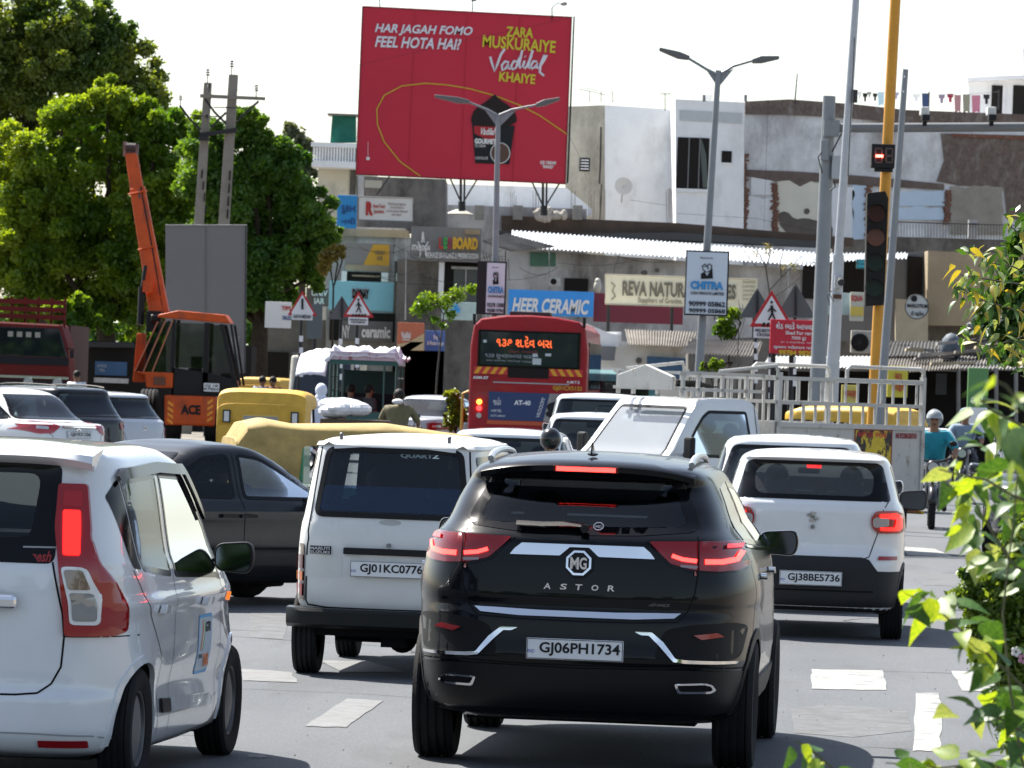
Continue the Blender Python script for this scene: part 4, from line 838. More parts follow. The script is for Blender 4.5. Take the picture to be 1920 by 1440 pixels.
# ------------------------------------------------------------------ three-wheelers
def canopy_sections(secs, name, m, root, smooth=True):
    "a hood skinned over cross-sections: each a list of (x, y, z)"
    n = len(secs[0]); mb = MB(); mb.add([p for s_ in secs for p in s_], [(i * n + j, i * n + j + 1, (i + 1) * n + j + 1, (i + 1) * n + j) for i in range(len(secs) - 1) for j in range(n - 1)])
    o = mb.build(name, m, root, smooth=smooth); md = o.modifiers.new('thick', 'SOLIDIFY'); md.thickness = .02; return o
def arc_section(y, w, z0, zs, zt, n=14):
    "side up from z0 to the shoulder zs, over the crown zt, and down again"
    pts = [(-w, y, z0), (-w, y, (z0 + zs) / 2), (-w, y, zs)]
    for k in range(1, n):
        a = PI * k / n; pts.append((-w * math.copysign(abs(math.cos(a)) ** .42, math.cos(a)), y, zs + (zt - zs) * math.sin(a) ** .55))
    return pts + [(w, y, zs), (w, y, (z0 + zs) / 2), (w, y, z0)]
def rickshaw(label, cloth=YELLOW_T, body=GREEN_R, sag=0, wmat=None):
    r = thing('auto_rickshaw', label, 'rickshaw')
    w = .62; cl = .5 if sag else .78
    # green tub
    m = MB(); prof = [(.0, .38), (-.03, .85), (.02, .98), (1.0, .98), (1.02, .48), (1.65, .44), (1.75, .95), (2.15, .98), (2.45, .62), (2.5, .42), (2.2, .34), (.2, .32)]
    m.prism([(-w, y, z) for y, z in prof[:6] + prof[10:]], (2 * w, 0, 0)); m.build('tub', body, r, bev=.03)
    m = MB(); m.prism([(-w * .6, y, z) for y, z in prof[5:11]], (1.2 * w, 0, 0)); m.build('nose', body, r, bev=.05)
    # canvas hood: rear wall, top
    secs = [arc_section(y, w * q, z0, zs, zt) for (y, q, z0, zs, zt) in ((-.08, 1.0, .92, 1.15, 1.2), (-.06, 1.0, .92, 1.38, 1.48), (.02, 1.02, .92, 1.50, 1.66), (.2, 1.02, .94, 1.53, 1.715), (cl - .03, 1.02, .98, 1.53, 1.71 - sag), (cl, 1.02, 1.43, 1.53, 1.71 - sag), (1.3, 1.02, 1.44, 1.52, 1.70), (1.75, 1.0, 1.46, 1.5, 1.68 - sag), (2.0, .94, 1.44, 1.47, 1.60))]
    hood = canopy_sections(secs, 'hood', cloth, r)
    b = MB(); b.prism([(p[0], -.075, p[2]) for p in arc_section(0, w * .99, .90, 1.36, 1.5)], (0, .02, 0)); rear = b.build('rear_wall', cloth, r, bev=.01)
    fr = MB(); o = rnd([(-.26, 1.12), (-.26, 1.34), (.26, 1.34), (.26, 1.12)], .04); i_ = inset(o, .018)
    for k in range(len(o)): fr.prism([(o[k][0], -.10, o[k][1]), (o[(k + 1) % len(o)][0], -.10, o[(k + 1) % len(o)][1]), (i_[(k + 1) % len(o)][0], -.10, i_[(k + 1) % len(o)][1]), (i_[k][0], -.10, i_[k][1])], (0, .026, 0))
    f = fr.build('rear_window', mat('pale_piping', (.6, .42, .12), .6), rear); g = MB(); g.prism([(x, -.088, z) for x, z in i_], (0, .006, 0)); g.build('pane', wmat or mat('milky_plastic', (.30, .31, .32), .3, var=.3, vscale=9), f)
    for sx in (-1, 1):
        c = MB(); c.box(sx * .48 - .055, sx * .48 + .055, -.115, -.09, 1.22, 1.40); q = c.build('lamp_guard', PLASTIC2, r); c = MB(); c.box(sx * .48 - .035, sx * .48 + .035, -.125, -.112, 1.24, 1.38); c.build('reflector', mat('pale_reflector', (.6, .6, .58), .3), q)
        c = MB(); c.cyl((sx * .5, -.03, .62), (sx * .5, -.08, .62), .05, n=12); c.build('tail_lamp', RED_L, r, smooth=True)
        c = MB(); c.tube([(sx * .6, .8, .98), (sx * .6, .8, 1.5)], .02, 6); c.tube([(sx * .6, 1.75, .95), (sx * .58, 1.6, 1.5)], .02, 6); c.build('post', PLASTIC, r)
        ty = wheel(r, sx * .52, .42, .22, .1, STEEL, 'disc', n=20)
    wheel(r, 0, 2.2, .22, .1, STEEL, 'disc', n=20)
    c = MB(); c.box(-.55, .55, .25, .7, .5, .66); c.box(-.55, .55, .12, .28, .66, 1.12); c.box(-.3, .3, 1.25, 1.5, .5, .7); c.build('seats', CLOTH, r, bev=.03)
    c = MB(); c.prism([(-.5, 1.98, .98), (.5, 1.98, .98), (.47, 1.86, 1.46), (-.47, 1.86, 1.46)], (0, .008, 0)); c.build('windscreen', GLASS_C, r)
    c = MB(); c.box(-.6, .6, -.05, .02, .38, .44); c.build('rear_bumper', PLASTIC, r)
    return r
rk1 = place(rickshaw('yellow auto rickshaw seen from behind beside the orange crane', cloth=YELLOW_T), 484, 75, -3)
rk2 = rickshaw('auto rickshaw with a long sagging faded yellow hood, side on behind the black saloon', cloth=CREAM_T, sag=.05); rk2.scale = (1, 1.0, .99); rk2.location = G(436, 52.5); rk2.rotation_euler.z = R(-80); rk2.scale = (1, 1.14, .89)
rk3 = rickshaw('yellow auto rickshaw behind the pickup cage, half hidden by the poles'); rk3.location = G(1700, 88); rk3.rotation_euler.z = R(62)
rk4 = rickshaw('yellow auto rickshaw parked right of the crane below the grey hoarding', cloth=mat('yellow_hood_b', (.55, .33, .05), .6)); rk4.location = G(480, 142); rk4.rotation_euler.z = R(-20)
# ------------------------------------------------------------------ people: one skinned body, clothes as tighter shells of their own
def person(label, pose, loc, rz, skin=(.22, .11, .06), shirt=(.5, .5, .5), trouser=(.05, .06, .08), helmet=None, head_wrap=None, hair=True, cap=None, scale=1.0, group=None, chest=1.0):
    r = thing('person', label, 'person', loc, rz, group); r.scale = (scale,) * 3
    J = {k: Vector(v) for k, v in pose.items()}
    RAD = dict(pelvis=(.15, .12), waist=(.14, .11), chest=(.175 * chest, .12), neck=(.055, .055), headb=(.07, .08), head=(.085, .10), headt=(.06, .07), shoulder=(.07, .065), elbow=(.045, .045), wrist=(.03, .028), hand=(.04, .022), hip=(.10, .10), knee=(.065, .065), ankle=(.04, .04), toe=(.038, .03))
    def skinmesh(name, chains, m, grow=1.0, root_key=None):
        vs = []; es = []; rad = []; idx = {}
        for ch in chains:
            for a in ch:
                if a not in idx: idx[a] = len(vs); vs.append(J[a]); k = a.rstrip('LR') if a[-1] in 'LR' else a; rad.append(RAD[k])
            es += [(idx[a], idx[b]) for a, b in zip(ch, ch[1:])]
        es = list({tuple(sorted(e)) for e in es})
        me = bpy.data.meshes.new(name); me.from_pydata([tuple(v) for v in vs], es, []); o = link(name, me, m, r)
        md = o.modifiers.new('skin', 'SKIN'); md.use_smooth_shade = True
        me.skin_vertices[0].data[0].use_root = False
        for i, rr in enumerate(rad): me.skin_vertices[0].data[i].radius = (rr[0] * grow, rr[1] * grow)
        me.skin_vertices[0].data[idx[root_key or chains[0][0]]].use_root = True
        sb = o.modifiers.new('sub', 'SUBSURF'); sb.levels = 1; sb.render_levels = 1
        me.materials.clear(); me.materials.append(m); return o
    J['collar'] = J['chest'] * .3 + J['neck'] * .7; RAD['collar'] = (.125, .10)
    T = ['pelvis', 'waist', 'chest', 'neck', 'headb', 'head', 'headt']
    body = skinmesh('body', [T] + [['chest', 'shoulder' + s, 'elbow' + s, 'wrist' + s, 'hand' + s] for s in 'LR'] + [['pelvis', 'hip' + s, 'knee' + s, 'ankle' + s, 'toe' + s] for s in 'LR'], mat('skin_%d' % int(skin[0] * 1000), skin, .6))
    kk = lambda c: '_%d_%d_%d' % tuple(int(x * 100) for x in c)
    skinmesh('shirt', [['waist', 'chest', 'collar']] + [['chest', 'shoulder' + s, 'elbow' + s] for s in 'LR'] + [['waist', 'pelvis']], mat('shirt' + kk(shirt), shirt, .8, var=.2, vscale=8, bump=.3, bscale=25), 1.3, 'waist')
    skinmesh('trousers', [['pelvis', 'hip' + s, 'knee' + s, 'ankle' + s] for s in 'LR'], mat('trouser' + kk(trouser), trouser, .85, var=.15), 1.16, 'pelvis')
    for s in 'LR':   # five fingers on each hand, closed round the grip
        fm = MB(); h = J['hand' + s]; d = (h - J['wrist' + s]).normalized(); side = d.cross(Vector((0, 0, 1))).normalized()
        for k in range(4):
            b0 = h + side * (.028 - .018 * k); fm.tube([b0, b0 + d * (.045 - .004 * abs(k - 1)), b0 + d * .055 + Vector((0, 0, -.03)), b0 + d * .03 + Vector((0, 0, -.05))], .009, 6)
        fm.tube([h + side * .035 - d * .03, h + side * .055 + Vector((0, 0, -.01)), h + side * .05 + d * .02 + Vector((0, 0, -.03))], .010, 6)
        fm.build('fingers', MATS['skin_%d' % int(skin[0] * 1000)], r, smooth=True)
        sh = MB(); a = J['ankle' + s]; t = J['toe' + s]; sh.tube([a + Vector((0, 0, -.02)), (a + t) / 2 + Vector((0, 0, -.01)), t + (t - a) * .2], .05, 8, r1=.035); sh.build('shoe', mat('shoe', (.03, .025, .02), .7), r, smooth=True)
    hc = J['head'] + Vector((0, 0, .0)); fdir = (J.get('face', Vector((0, 1, 0)))).normalized(); sd = fdir.cross(Vector((0, 0, 1))).normalized()
    f = MB(); f.ball(hc + fdir * .105 + Vector((0, 0, -.02)), (.014, .018, .024), 8, 6)
    for k in (-1, 1): f.ball(hc + sd * k * .088 + Vector((0, 0, -.01)), (.014, .02, .03), 8, 6)
    f.build('nose_and_ears', MATS['skin_%d' % int(skin[0] * 1000)], r, smooth=True)
    e = MB()
    for k in (-1, 1): e.ball(hc + fdir * .088 + sd * k * .034 + Vector((0, 0, .012)), (.012, .012, .008), 8, 6)
    e.ball(hc + fdir * .09 + Vector((0, 0, -.062)), (.022, .012, .006), 8, 6); e.build('eyes_and_mouth', mat('dark_features', (.03, .01, .01), .5), r, smooth=True)
    Mr = Matrix(((sd.x, fdir.x, 0), (sd.y, fdir.y, 0), (0, 0, 1)))
    if helmet:
        hb = MB(); hb.ball(hc + Vector((0, 0, .025)), (.125, .145, .135), 20, 12, M=Mr.to_4x4()); hb.v = [v if (Vector(v) - hc).dot(fdir) < .03 else (v[0], v[1], max(v[2], hc.z + .03)) for v in hb.v]
        hb.build('helmet', mat('helmet' + kk(helmet), helmet, .25, coat=.6), r, smooth=True)
    elif head_wrap:
        hb = MB(); hb.ball(hc + Vector((0, 0, .01)), (.115, .125, .14), 16, 10, M=Mr.to_4x4()); hb.ball(hc + Vector((0, 0, -.14)) - fdir * .02, (.12, .10, .10), 12, 8, M=Mr.to_4x4()); hb.build('head_scarf', mat('scarf' + kk(head_wrap), head_wrap, .8), r, smooth=True)
    elif hair:
        hb = MB(); hb.ball(hc + Vector((0, 0, .035)) - fdir * .018, (.098, .108, .105), 16, 10, M=Mr.to_4x4()); hb.build('hair', mat('black_hair', (.012, .010, .009), .6, bump=.5, bscale=60), r, smooth=True)
    if cap: hb = MB(); hb.ball(hc + Vector((0, 0, .05)), (.11, .12, .09), 16, 8, M=Mr.to_4x4()); hb.prism([hc + fdir * .09 + sd * .07 + Vector((0, 0, .06)), hc + fdir * .20 + sd * .04 + Vector((0, 0, .045)), hc + fdir * .20 - sd * .04 + Vector((0, 0, .045)), hc + fdir * .09 - sd * .07 + Vector((0, 0, .06))], (0, 0, .008)); hb.build('cap', mat('cap' + kk(cap), cap, .8), r, smooth=True)
    return r
def riding(lean=.12, arm_y=.55, hh=1.35):
    p = dict(pelvis=(0, 0, .86), waist=(0, .03, 1.02), chest=(0, lean * .8, 1.26), neck=(0, lean, 1.44), headb=(0, lean + .01, 1.50), head=(0, lean + .02, 1.58), headt=(0, lean + .01, 1.66))
    for s, k in (('L', -1), ('R', 1)):
        p['shoulder' + s] = (k * .20, lean, 1.37); p['elbow' + s] = (k * .33, lean + .20, 1.14); p['wrist' + s] = (k * .31, arm_y - .08, 1.06); p['hand' + s] = (k * .31, arm_y, 1.07)
        p['hip' + s] = (k * .12, .03, .84); p['knee' + s] = (k * .22, .44, .78); p['ankle' + s] = (k * .17, .30, .34); p['toe' + s] = (k * .18, .46, .30)
    return p
def standing():
    p = dict(pelvis=(0, 0, .92), waist=(0, 0, 1.08), chest=(0, 0, 1.32), neck=(0, 0, 1.48), headb=(0, .01, 1.54), head=(0, .02, 1.62), headt=(0, .01, 1.70))
    for s, k in (('L', -1), ('R', 1)):
        p['shoulder' + s] = (k * .20, 0, 1.42); p['elbow' + s] = (k * .27, -.02, 1.14); p['wrist' + s] = (k * .27, .08, .90); p['hand' + s] = (k * .27, .11, .83)
        p['hip' + s] = (k * .10, 0, .88); p['knee' + s] = (k * .11, .03, .48); p['ankle' + s] = (k * .11, 0, .09); p['toe' + s] = (k * .12, .16, .04)
    return p
def motorbike(label, m=None, scooter=False, name='motorcycle'):
    r = thing(name, label, 'motorcycle'); m = m or mat('bike_black', (.012, .012, .014), .3, coat=.6)
    for y in (-.42, .86):
        mb = MB(); mb.lathe([(.22, -.045), (.285, -.05), (.305, -.03), (.31, 0), (.305, .03), (.285, .05), (.22, .045)], (0, 0, 0), 'x', 26); ty = mb.build('wheel', RUBBER, r, smooth=True); ty.location = (0, y, .31)
        rm = MB(); rm.lathe([(.235, -.03), (.215, -.03), (.215, .03), (.235, .03)], (0, 0, 0), 'x', 26); rm.cyl((-.06, 0, 0), (.06, 0, 0), .04, n=10)
        for k in range(6): a = PI * k / 3; rm.cyl((0, 0, 0), (0, .22 * math.cos(a), .22 * math.sin(a)), .012, n=6)
        rm.build('rim', STEEL, ty, smooth=True)
    mb = MB(); mb.tube([(0, .55, .98), (0, .3, .80), (0, -.1, .72), (0, -.5, .78)], .035, 8); mb.tube([(0, .5, .85), (0, .35, .42), (0, -.05, .36), (0, -.42, .31)], .025, 8); mb.build('frame', m, r, smooth=True)
    mb = MB(); mb.ball((0, .28, .90), (.14, .26, .12), 16, 10); mb.build('fuel_tank', m, r, smooth=True)
    mb = MB(); mb.box(-.12, .12, -.62, .08, .76, .84); mb.build('seat', CLOTH, r, bev=.04, seg=3)
    mb = MB(); mb.box(-.10, .10, .02, .36, .36, .62); mb.cyl((-.14, .15, .42), (.14, .15, .42), .09, n=12); mb.build('engine', mat('engine_metal', (.12, .12, .12), .4, metal=.7), r, bev=.03)
    mb = MB(); mb.tube([(-.09, .86, .31), (-.09, .62, .95)], .026, 8); mb.tube([(.09, .86, .31), (.09, .62, .95)], .026, 8); mb.build('front_fork', STEEL, r, smooth=True)
    mb = MB(); mb.tube([(-.36, .50, 1.06), (-.28, .56, 1.05), (-.1, .64, .99), (.1, .64, .99), (.28, .56, 1.05), (.36, .50, 1.06)], .016, 6); mb.build('handlebar', PLASTIC, r, smooth=True)
    mb = MB(); mb.ball((0, .70, .90), (.11, .08, .11), 14, 10); hl = mb.build('headlamp', m, r, smooth=True); mb = MB(); mb.cyl((0, .765, .90), (0, .785, .90), .075, n=16); mb.build('lens', CLR_L, hl)
    mb = MB(); mb.lathe([(.33, -.06), (.345, 0), (.33, .06)], (0, .86, .31), 'x', 26); mb.v = mb.v; fs = [f for f in mb.f if sum(mb.v[i][2] for i in f) / 4 > .42]; mb.f = fs; o = mb.build('front_mudguard', m, r, smooth=True); o.modifiers.new('t', 'SOLIDIFY').thickness = .012
    mb = MB(); mb.box(-.08, .08, -.72, -.60, .70, .80); mb.build('tail_lamp', RED_L, r, bev=.02)
    plate(r, (0, -.74, .60), .2, .12, 'GJ01', ind=False)
    mb = MB(); mb.tube([(.13, .1, .34), (.15, -.3, .36), (.15, -.65, .45)], .04, 8); mb.build('exhaust', CHROME, r, smooth=True)
    for sx in (-1, 1): mb = MB(); mb.tube([(sx * .22, .56, 1.06), (sx * .26, .54, 1.22)], .008, 5); mb.ball((sx * .28, .54, 1.25), (.06, .015, .04), 10, 6); mb.build('mirror', PLASTIC, r, smooth=True)
    return r
def rider_pair(bike_label, px, D, rz, persons, **kw):
    b = motorbike(bike_label, **kw); p = G(px, D); b.location = (p.x, D, 0); b.rotation_euler.z = R(rz)
    for (lab, dy, opts) in persons:
        off = Matrix.Rotation(R(rz), 3, 'Z') @ Vector((0, dy, 0)); person(lab, riding(opts.pop('lean', .12), .55 - dy if dy == 0 else .25), (p.x + off.x, D + off.y, opts.pop('z', 0)), R(rz), **opts)
    return b
rider_pair('motorcycle under the rider in the teal shirt', 1745, 78, 176, [('person in a teal shirt and silver helmet riding towards the camera', 0, dict(helmet=(.28, .30, .31), shirt=(.01, .24, .32), trouser=(.35, .33, .28))), ('person in a pale blue shirt riding pillion behind the teal rider', -.42, dict(shirt=(.50, .58, .68), trouser=(.04, .04, .05), z=.03))])
rider_pair('motorcycle under the rider in the grey cap at the right', 1805, 96, 172, [('person in a blue grey shirt and grey cap riding behind the teal rider', 0, dict(cap=(.16, .22, .28), shirt=(.20, .27, .36), trouser=(.05, .05, .06), hair=True))])
hb_ = rider_pair('motorcycle under the rider with the round black helmet', 1022, 54, -4, [('person with a round black helmet waiting between the white cars', 0, dict(helmet=(.012, .012, .014), shirt=(.05, .05, .06), scale=.87))]); hb_.scale = (.87,) * 3
rider_pair('motorcycle under the rider in khaki', 741, 92, -5, [('person in a khaki jacket with a white scarf seen from behind', 0, dict(shirt=(.14, .12, .06), trouser=(.05, .05, .05), chest=1.12))])
rider_pair('scooter under the rider wrapped in white', 592, 104, -20, [('person wrapped in a white scarf and white shirt on a scooter', 0, dict(head_wrap=(.70, .72, .80), shirt=(.60, .62, .72), trouser=(.06, .07, .14)))], name='scooter', m=mat('scooter_blue', (.04, .05, .09), .3, coat=.6))
rider_pair('motorcycle parked beyond the rider in khaki near the shrub', 824, 126, -30, [], m=mat('bike_grey', (.03, .03, .035), .4))
kh = MB(); kh.ball((0, 0, 0), (.10, .09, .05), 14, 8); kh_ = kh.build('white_scarf', mat('scarf_white', (.6, .6, .6), .8)); kh_.location = P(746, 753, 91.92); tag(kh_, 'white scarf tied round the neck of the khaki rider', 'scarf')
person('person in a white shirt standing by the red lorry', standing(), G(140, 128), R(150), shirt=(.62, .66, .72), trouser=(.04, .04, .05))
person('person in a dark shirt behind the pickup cage', standing(), G(1606, 100) + Vector((0, 0, -.05)), R(180), shirt=(.08, .07, .06), trouser=(.05, .05, .06))
person('person in a pale shirt beside the parked rickshaw by the crane', standing(), G(488, 139), R(200), shirt=(.40, .42, .52), trouser=(.04, .04, .05))
person('person in a dark red shirt at the right of the parked rickshaw', standing(), G(508, 139), R(160), shirt=(.20, .05, .07), trouser=(.04, .04, .05))
# ------------------------------------------------------------------ goods pickup with a cage
CAGE = mat('cage_white_paint', (.47, .46, .43), .55, var=.12, vscale=3, dirt=(.16, .09, .05), dscale=9, dlo=.58, dhi=.72)
def pickup():
    # local: +y is the front, x across
    r = thing('pickup_truck', 'white goods pickup with a slatted cargo cage and roof box, facing left', 'truck')
    w = .84
    prof = [(2.62, .42), (2.60, 1.02), (2.62, 1.05), (2.72, 1.72), (2.80, 1.82), (3.0, 1.86), (3.62, 1.84), (3.74, 1.78), (4.28, 1.08), (4.62, .98), (4.72, .85), (4.74, .45), (4.5, .38), (2.7, .38)]
    sp = rounded(prof, .2, 1)
    # cabin as a lofted skin: cross-sections along the width narrowing to the roof
    vs = []; n = len(sp)
    for k, q in enumerate((-1, -.985, -.9, .9, .985, 1)):
        for (y, z) in sp:
            nar = 1 - .13 * sm(1.0, 1.9, z); e = {0: .03, 1: .008, 2: 0, 3: 0, 4: .008, 5: .03}[k]; cy, cz = 3.6, 1.1
            vs.append((q * w * nar, y + (cy - y) * e, z + (cz - z) * e))
    m = MB(); m.add(vs, [(k * n + i, k * n + (i + 1) % n, (k + 1) * n + (i + 1) % n, (k + 1) * n + i) for k in range(5) for i in range(n)] + [tuple(range(n)), tuple(range(5 * n, 6 * n))])
    bm = bmesh.new(); me0 = bpy.data.meshes.new('t'); me0.from_pydata(m.v, [], m.f); bm.from_mesh(me0); bmesh.ops.recalc_face_normals(bm, faces=bm.faces); bmesh.ops.triangulate(bm, faces=[f for f in bm.faces if len(f.verts) > 4])
    s = Shell.__new__(Shell); s.bm = bm; s.bvh = BVHTree.FromBMesh(bm)
    wp = mat('pickup_white', (.70, .72, .73), .3, coat=.8, var=.04, vscale=3)
    for side in ('right', 'left'):
        window(s, side, rnd([(2.84, 1.12), (2.92, 1.70), (3.55, 1.70), (3.66, 1.62), (4.02, 1.14)], .04), r, glass('pickup_glass', (.45, .55, .52), .35), name='side_window', bw=.035)
        s.line('door_gap', side, [(2.78, 1.76), (2.74, 1.0), (2.80, .5), (3.75, .48), (4.15, .9), (4.1, 1.1)], SEAM, r, wd=.012)
        s.patch('door_handle', side, [(2.82, .98), (2.98, .98), (2.98, 1.01), (2.82, 1.01)], PLASTIC, r, off=.03, t=.03)
        s.line('stripe', side, [(2.7, 1.03), (2.9, 1.03)], mat('red_mark', (.4, .05, .05), .5), r, wd=.02, off=.004)
    window(s, 'front', rnd([(-.72, 1.12), (-.62, 1.74), (.62, 1.74), (.72, 1.12)], .06), r, glass('windscreen_glass', (.55, .62, .65), .55, refl=1.9, base=(.40, .43, .46)), name='windscreen')  # pale diffuse base in the windscreen paints in a bright sky reflection
    window(s, 'rear', rnd([(-.45, 1.2), (-.42, 1.6), (.42, 1.6), (.45, 1.2)], .06), r, GLASS_C, name='rear_window')
    for sx in (-1, 1):
        s.patch('headlamp', 'front', rnd([(sx * .45, .75), (sx * .72, .78), (sx * .74, .62), (sx * .47, .62)] if sx > 0 else [(sx * .47, .62), (sx * .74, .62), (sx * .72, .78), (sx * .45, .75)], .03), CLR_L, r, off=.012)
        cab = MB(); cab.tube([(sx * .83, 4.0, 1.15), (sx * 1.0, 4.05, 1.2)], .012, 6); cab.build('mirror_arm', PLASTIC, r); cab = MB(); cab.box(sx * 1.0 - .08, sx * 1.0 + .08, 4.02, 4.10, 1.10, 1.38); cab.build('door_mirror', PLASTIC, r, bev=.03)
    s.finish('cabin', wp, r, lining=.02)
    c = MB(); seat(c, -.4, 3.0, back=.6, z=.75); seat(c, .4, 3.0, back=.6, z=.75); c.box(-.75, .75, 3.85, 4.2, .7, 1.08); c.build('seats', CLOTH, r, bev=.03)
    # cargo body: sheet sides and a cage above
    Y0_, Y1_ = 0.0, 2.52
    for sx in (-1, 1):
        c = MB(); c.box(sx * .86 - .02, sx * .86 + .02, Y0_, Y1_, .72, 1.55); c.build('side_panel', CAGE, r)
        c = MB(); c.box(sx * .88 - .03, sx * .88 + .03, Y0_, Y1_, .64, .72); c.box(sx * .88 - .03, sx * .88 + .03, Y0_, Y1_, 1.53, 1.59); c.build('side_rail', CAGE, r)
        for z in (1.83, 2.13): c = MB(); c.box(sx * .87 - .03, sx * .87 + .03, Y0_, Y1_, z - .022, z + .022); c.build('cage_rail', CAGE, r)
        for k in range(13): y = Y0_ + .03 + (Y1_ - .06) * k / 12; c = MB(); c.cyl((sx * .87, y, 1.58), (sx * .87, y, 1.81), .017, n=8); c.build('cage_bar', CAGE, r, smooth=True)
        for k in range(12): y = Y0_ + .13 + (Y1_ - .26) * k / 11; c = MB(); c.cyl((sx * .87, y, 1.85), (sx * .87, y, 2.11), .017, n=8); c.build('cage_bar', CAGE, r, smooth=True)
        for y in (Y0_, Y1_ - .05): c = MB(); c.box(sx * .87 - .035, sx * .87 + .035, y, y + .05, .6, 2.2); c.build('corner_post', CAGE, r)
        for (a, b) in ((.02, 1.35),): c = MB(); c.tube([(sx * .87, a, 2.14), (sx * .87, a, 2.26), (sx * .87, a + .06, 2.30), (sx * .87, b - .06, 2.30), (sx * .87, b, 2.26), (sx * .87, b, 2.14)], .026, 8); c.build('top_hoop', CAGE, r, smooth=True)
        c = MB(); c.tube([(sx * .87, 2.5, 2.14), (sx * .87, 2.55, 2.28), (sx * .87, 3.5, 2.18)], .024, 8); c.build('top_hoop', CAGE, r, smooth=True)
    c = MB(); c.box(-.88, .88, Y1_ - .04, Y1_, .72, 1.59); c.build('front_board', CAGE, r); c = MB(); c.box(-.88, .88, Y0_ - .03, Y0_, .72, 1.5); c.build('tailgate', CAGE, r); c = MB(); c.box(-.86, .86, Y0_, Y1_, .68, .72); c.build('load_floor', CAGE, r)
    for x in (-.6, -.3, 0, .3, .6): c = MB(); c.cyl((x, Y1_ - .02, 1.59), (x, Y1_ - .02, 2.12), .018, n=6); c.build('cage_bar', CAGE, r)
    c = MB(); c.box(-.88, .88, Y1_ - .05, Y1_, 2.10, 2.16); c.box(-.88, .88, Y0_, Y0_ + .05, 2.10, 2.16); c.build('cross_rail', CAGE, r)
    # roof box and rack on the cabin
    c = MB(); c.prism([(-.52, 3.95, 1.93), (.52, 3.95, 1.93), (.52, 3.95, 2.10), (0, 3.95, 2.24), (-.52, 3.95, 2.10)], (0, -.06, 0)); c.build('headboard', CAGE, r, bev=.01)
    c = MB()
    for z in (1.95, 2.15):
        for x in (-.6, .6): c.box(x - .02, x + .02, 2.5, 3.92, z - .02, z + .02)
    for y in (2.8, 3.2, 3.6, 3.85):
        for x in (-.6, .6): c.box(x - .02, x + .02, y - .02, y + .02, 1.87, 2.15)
        c.box(-.6, .6, y - .02, y + .02, 1.93, 1.97)
    c.build('roof_rack', CAGE, r)
    c = MB(); random.seed(3)
    for k in range(7): c.box(-.4 + .1 * k, -.2 + .1 * k, 2.7 + .1 * k, 3.5, 1.98 + .01 * k, 2.0 + .01 * k, Matrix.Rotation(.05 * (k - 3), 4, 'Z'))
    c.build('stacked_boards', mat('old_boards', (.03, .03, .03), .8), r)
    # poster and lettering on the near (left) side panel
    xs = -.885
    pz = MB(); pz.box(xs - .004, xs, .55, 1.20, 1.02, 1.53); ps = pz.build('poster', mat('poster_yellow', (.62, .45, .03), .6, var=.2, vscale=8, dirt=(.03, .02, .02), dscale=6, dlo=.5, dhi=.54), r)
    for (y0_, y1_, z0_, z1_) in ((.55, 1.20, 1.515, 1.53), (.55, 1.2, 1.02, 1.035), (.55, .565, 1.02, 1.53), (1.185, 1.2, 1.02, 1.53)): e = MB(); e.box(xs - .008, xs - .004, y0_, y1_, z0_, z1_); e.build('poster_border', mat('poster_maroon', (.25, .02, .02), .6), ps)
    text('બજાર ભાવ', (xs - .006, .90, 1.46), .5, .07, mat('poster_red', (.5, .02, .02), .6), ps, rz=-PI / 2, bold=.02)
    text('M.9228628703', (xs - .004, .30, 1.46), .36, .07, mat('maroon_print', (.25, .02, .03), .6), r, rz=-PI / 2, bold=.03)
    c = MB(); c.box(-.35, .35, 0, 4.5, .5, .66); c.build('chassis', DARK, r)
    for x in (-.70, .70):
        wheel(r, x, .75, .34, .2, STEEL, 'disc', n=22); wheel(r, x, 3.95, .34, .2, STEEL, 'disc', n=22)
        c = MB(); c.box(x - .14, x + .14, .2, .24, .3, .62); c.build('mud_flap', RUBBER, r)
        c = MB(); c.box(x - .1, x + .1, -.06, -.02, .5, .6); c.build('tail_lamp', AMB_L, r)
    c = MB(); c.box(-.86, .86, -.08, -.03, .48, .52); c.build('rear_bumper', mat('bumper_yellow', (.5, .3, .02), .6), r)
    return r
pk = pickup(); pk.rotation_euler.z = R(129); pk.location = P(1634, 1000, 67); pk.location.z = 0; pk.scale = (1, .97, .99)
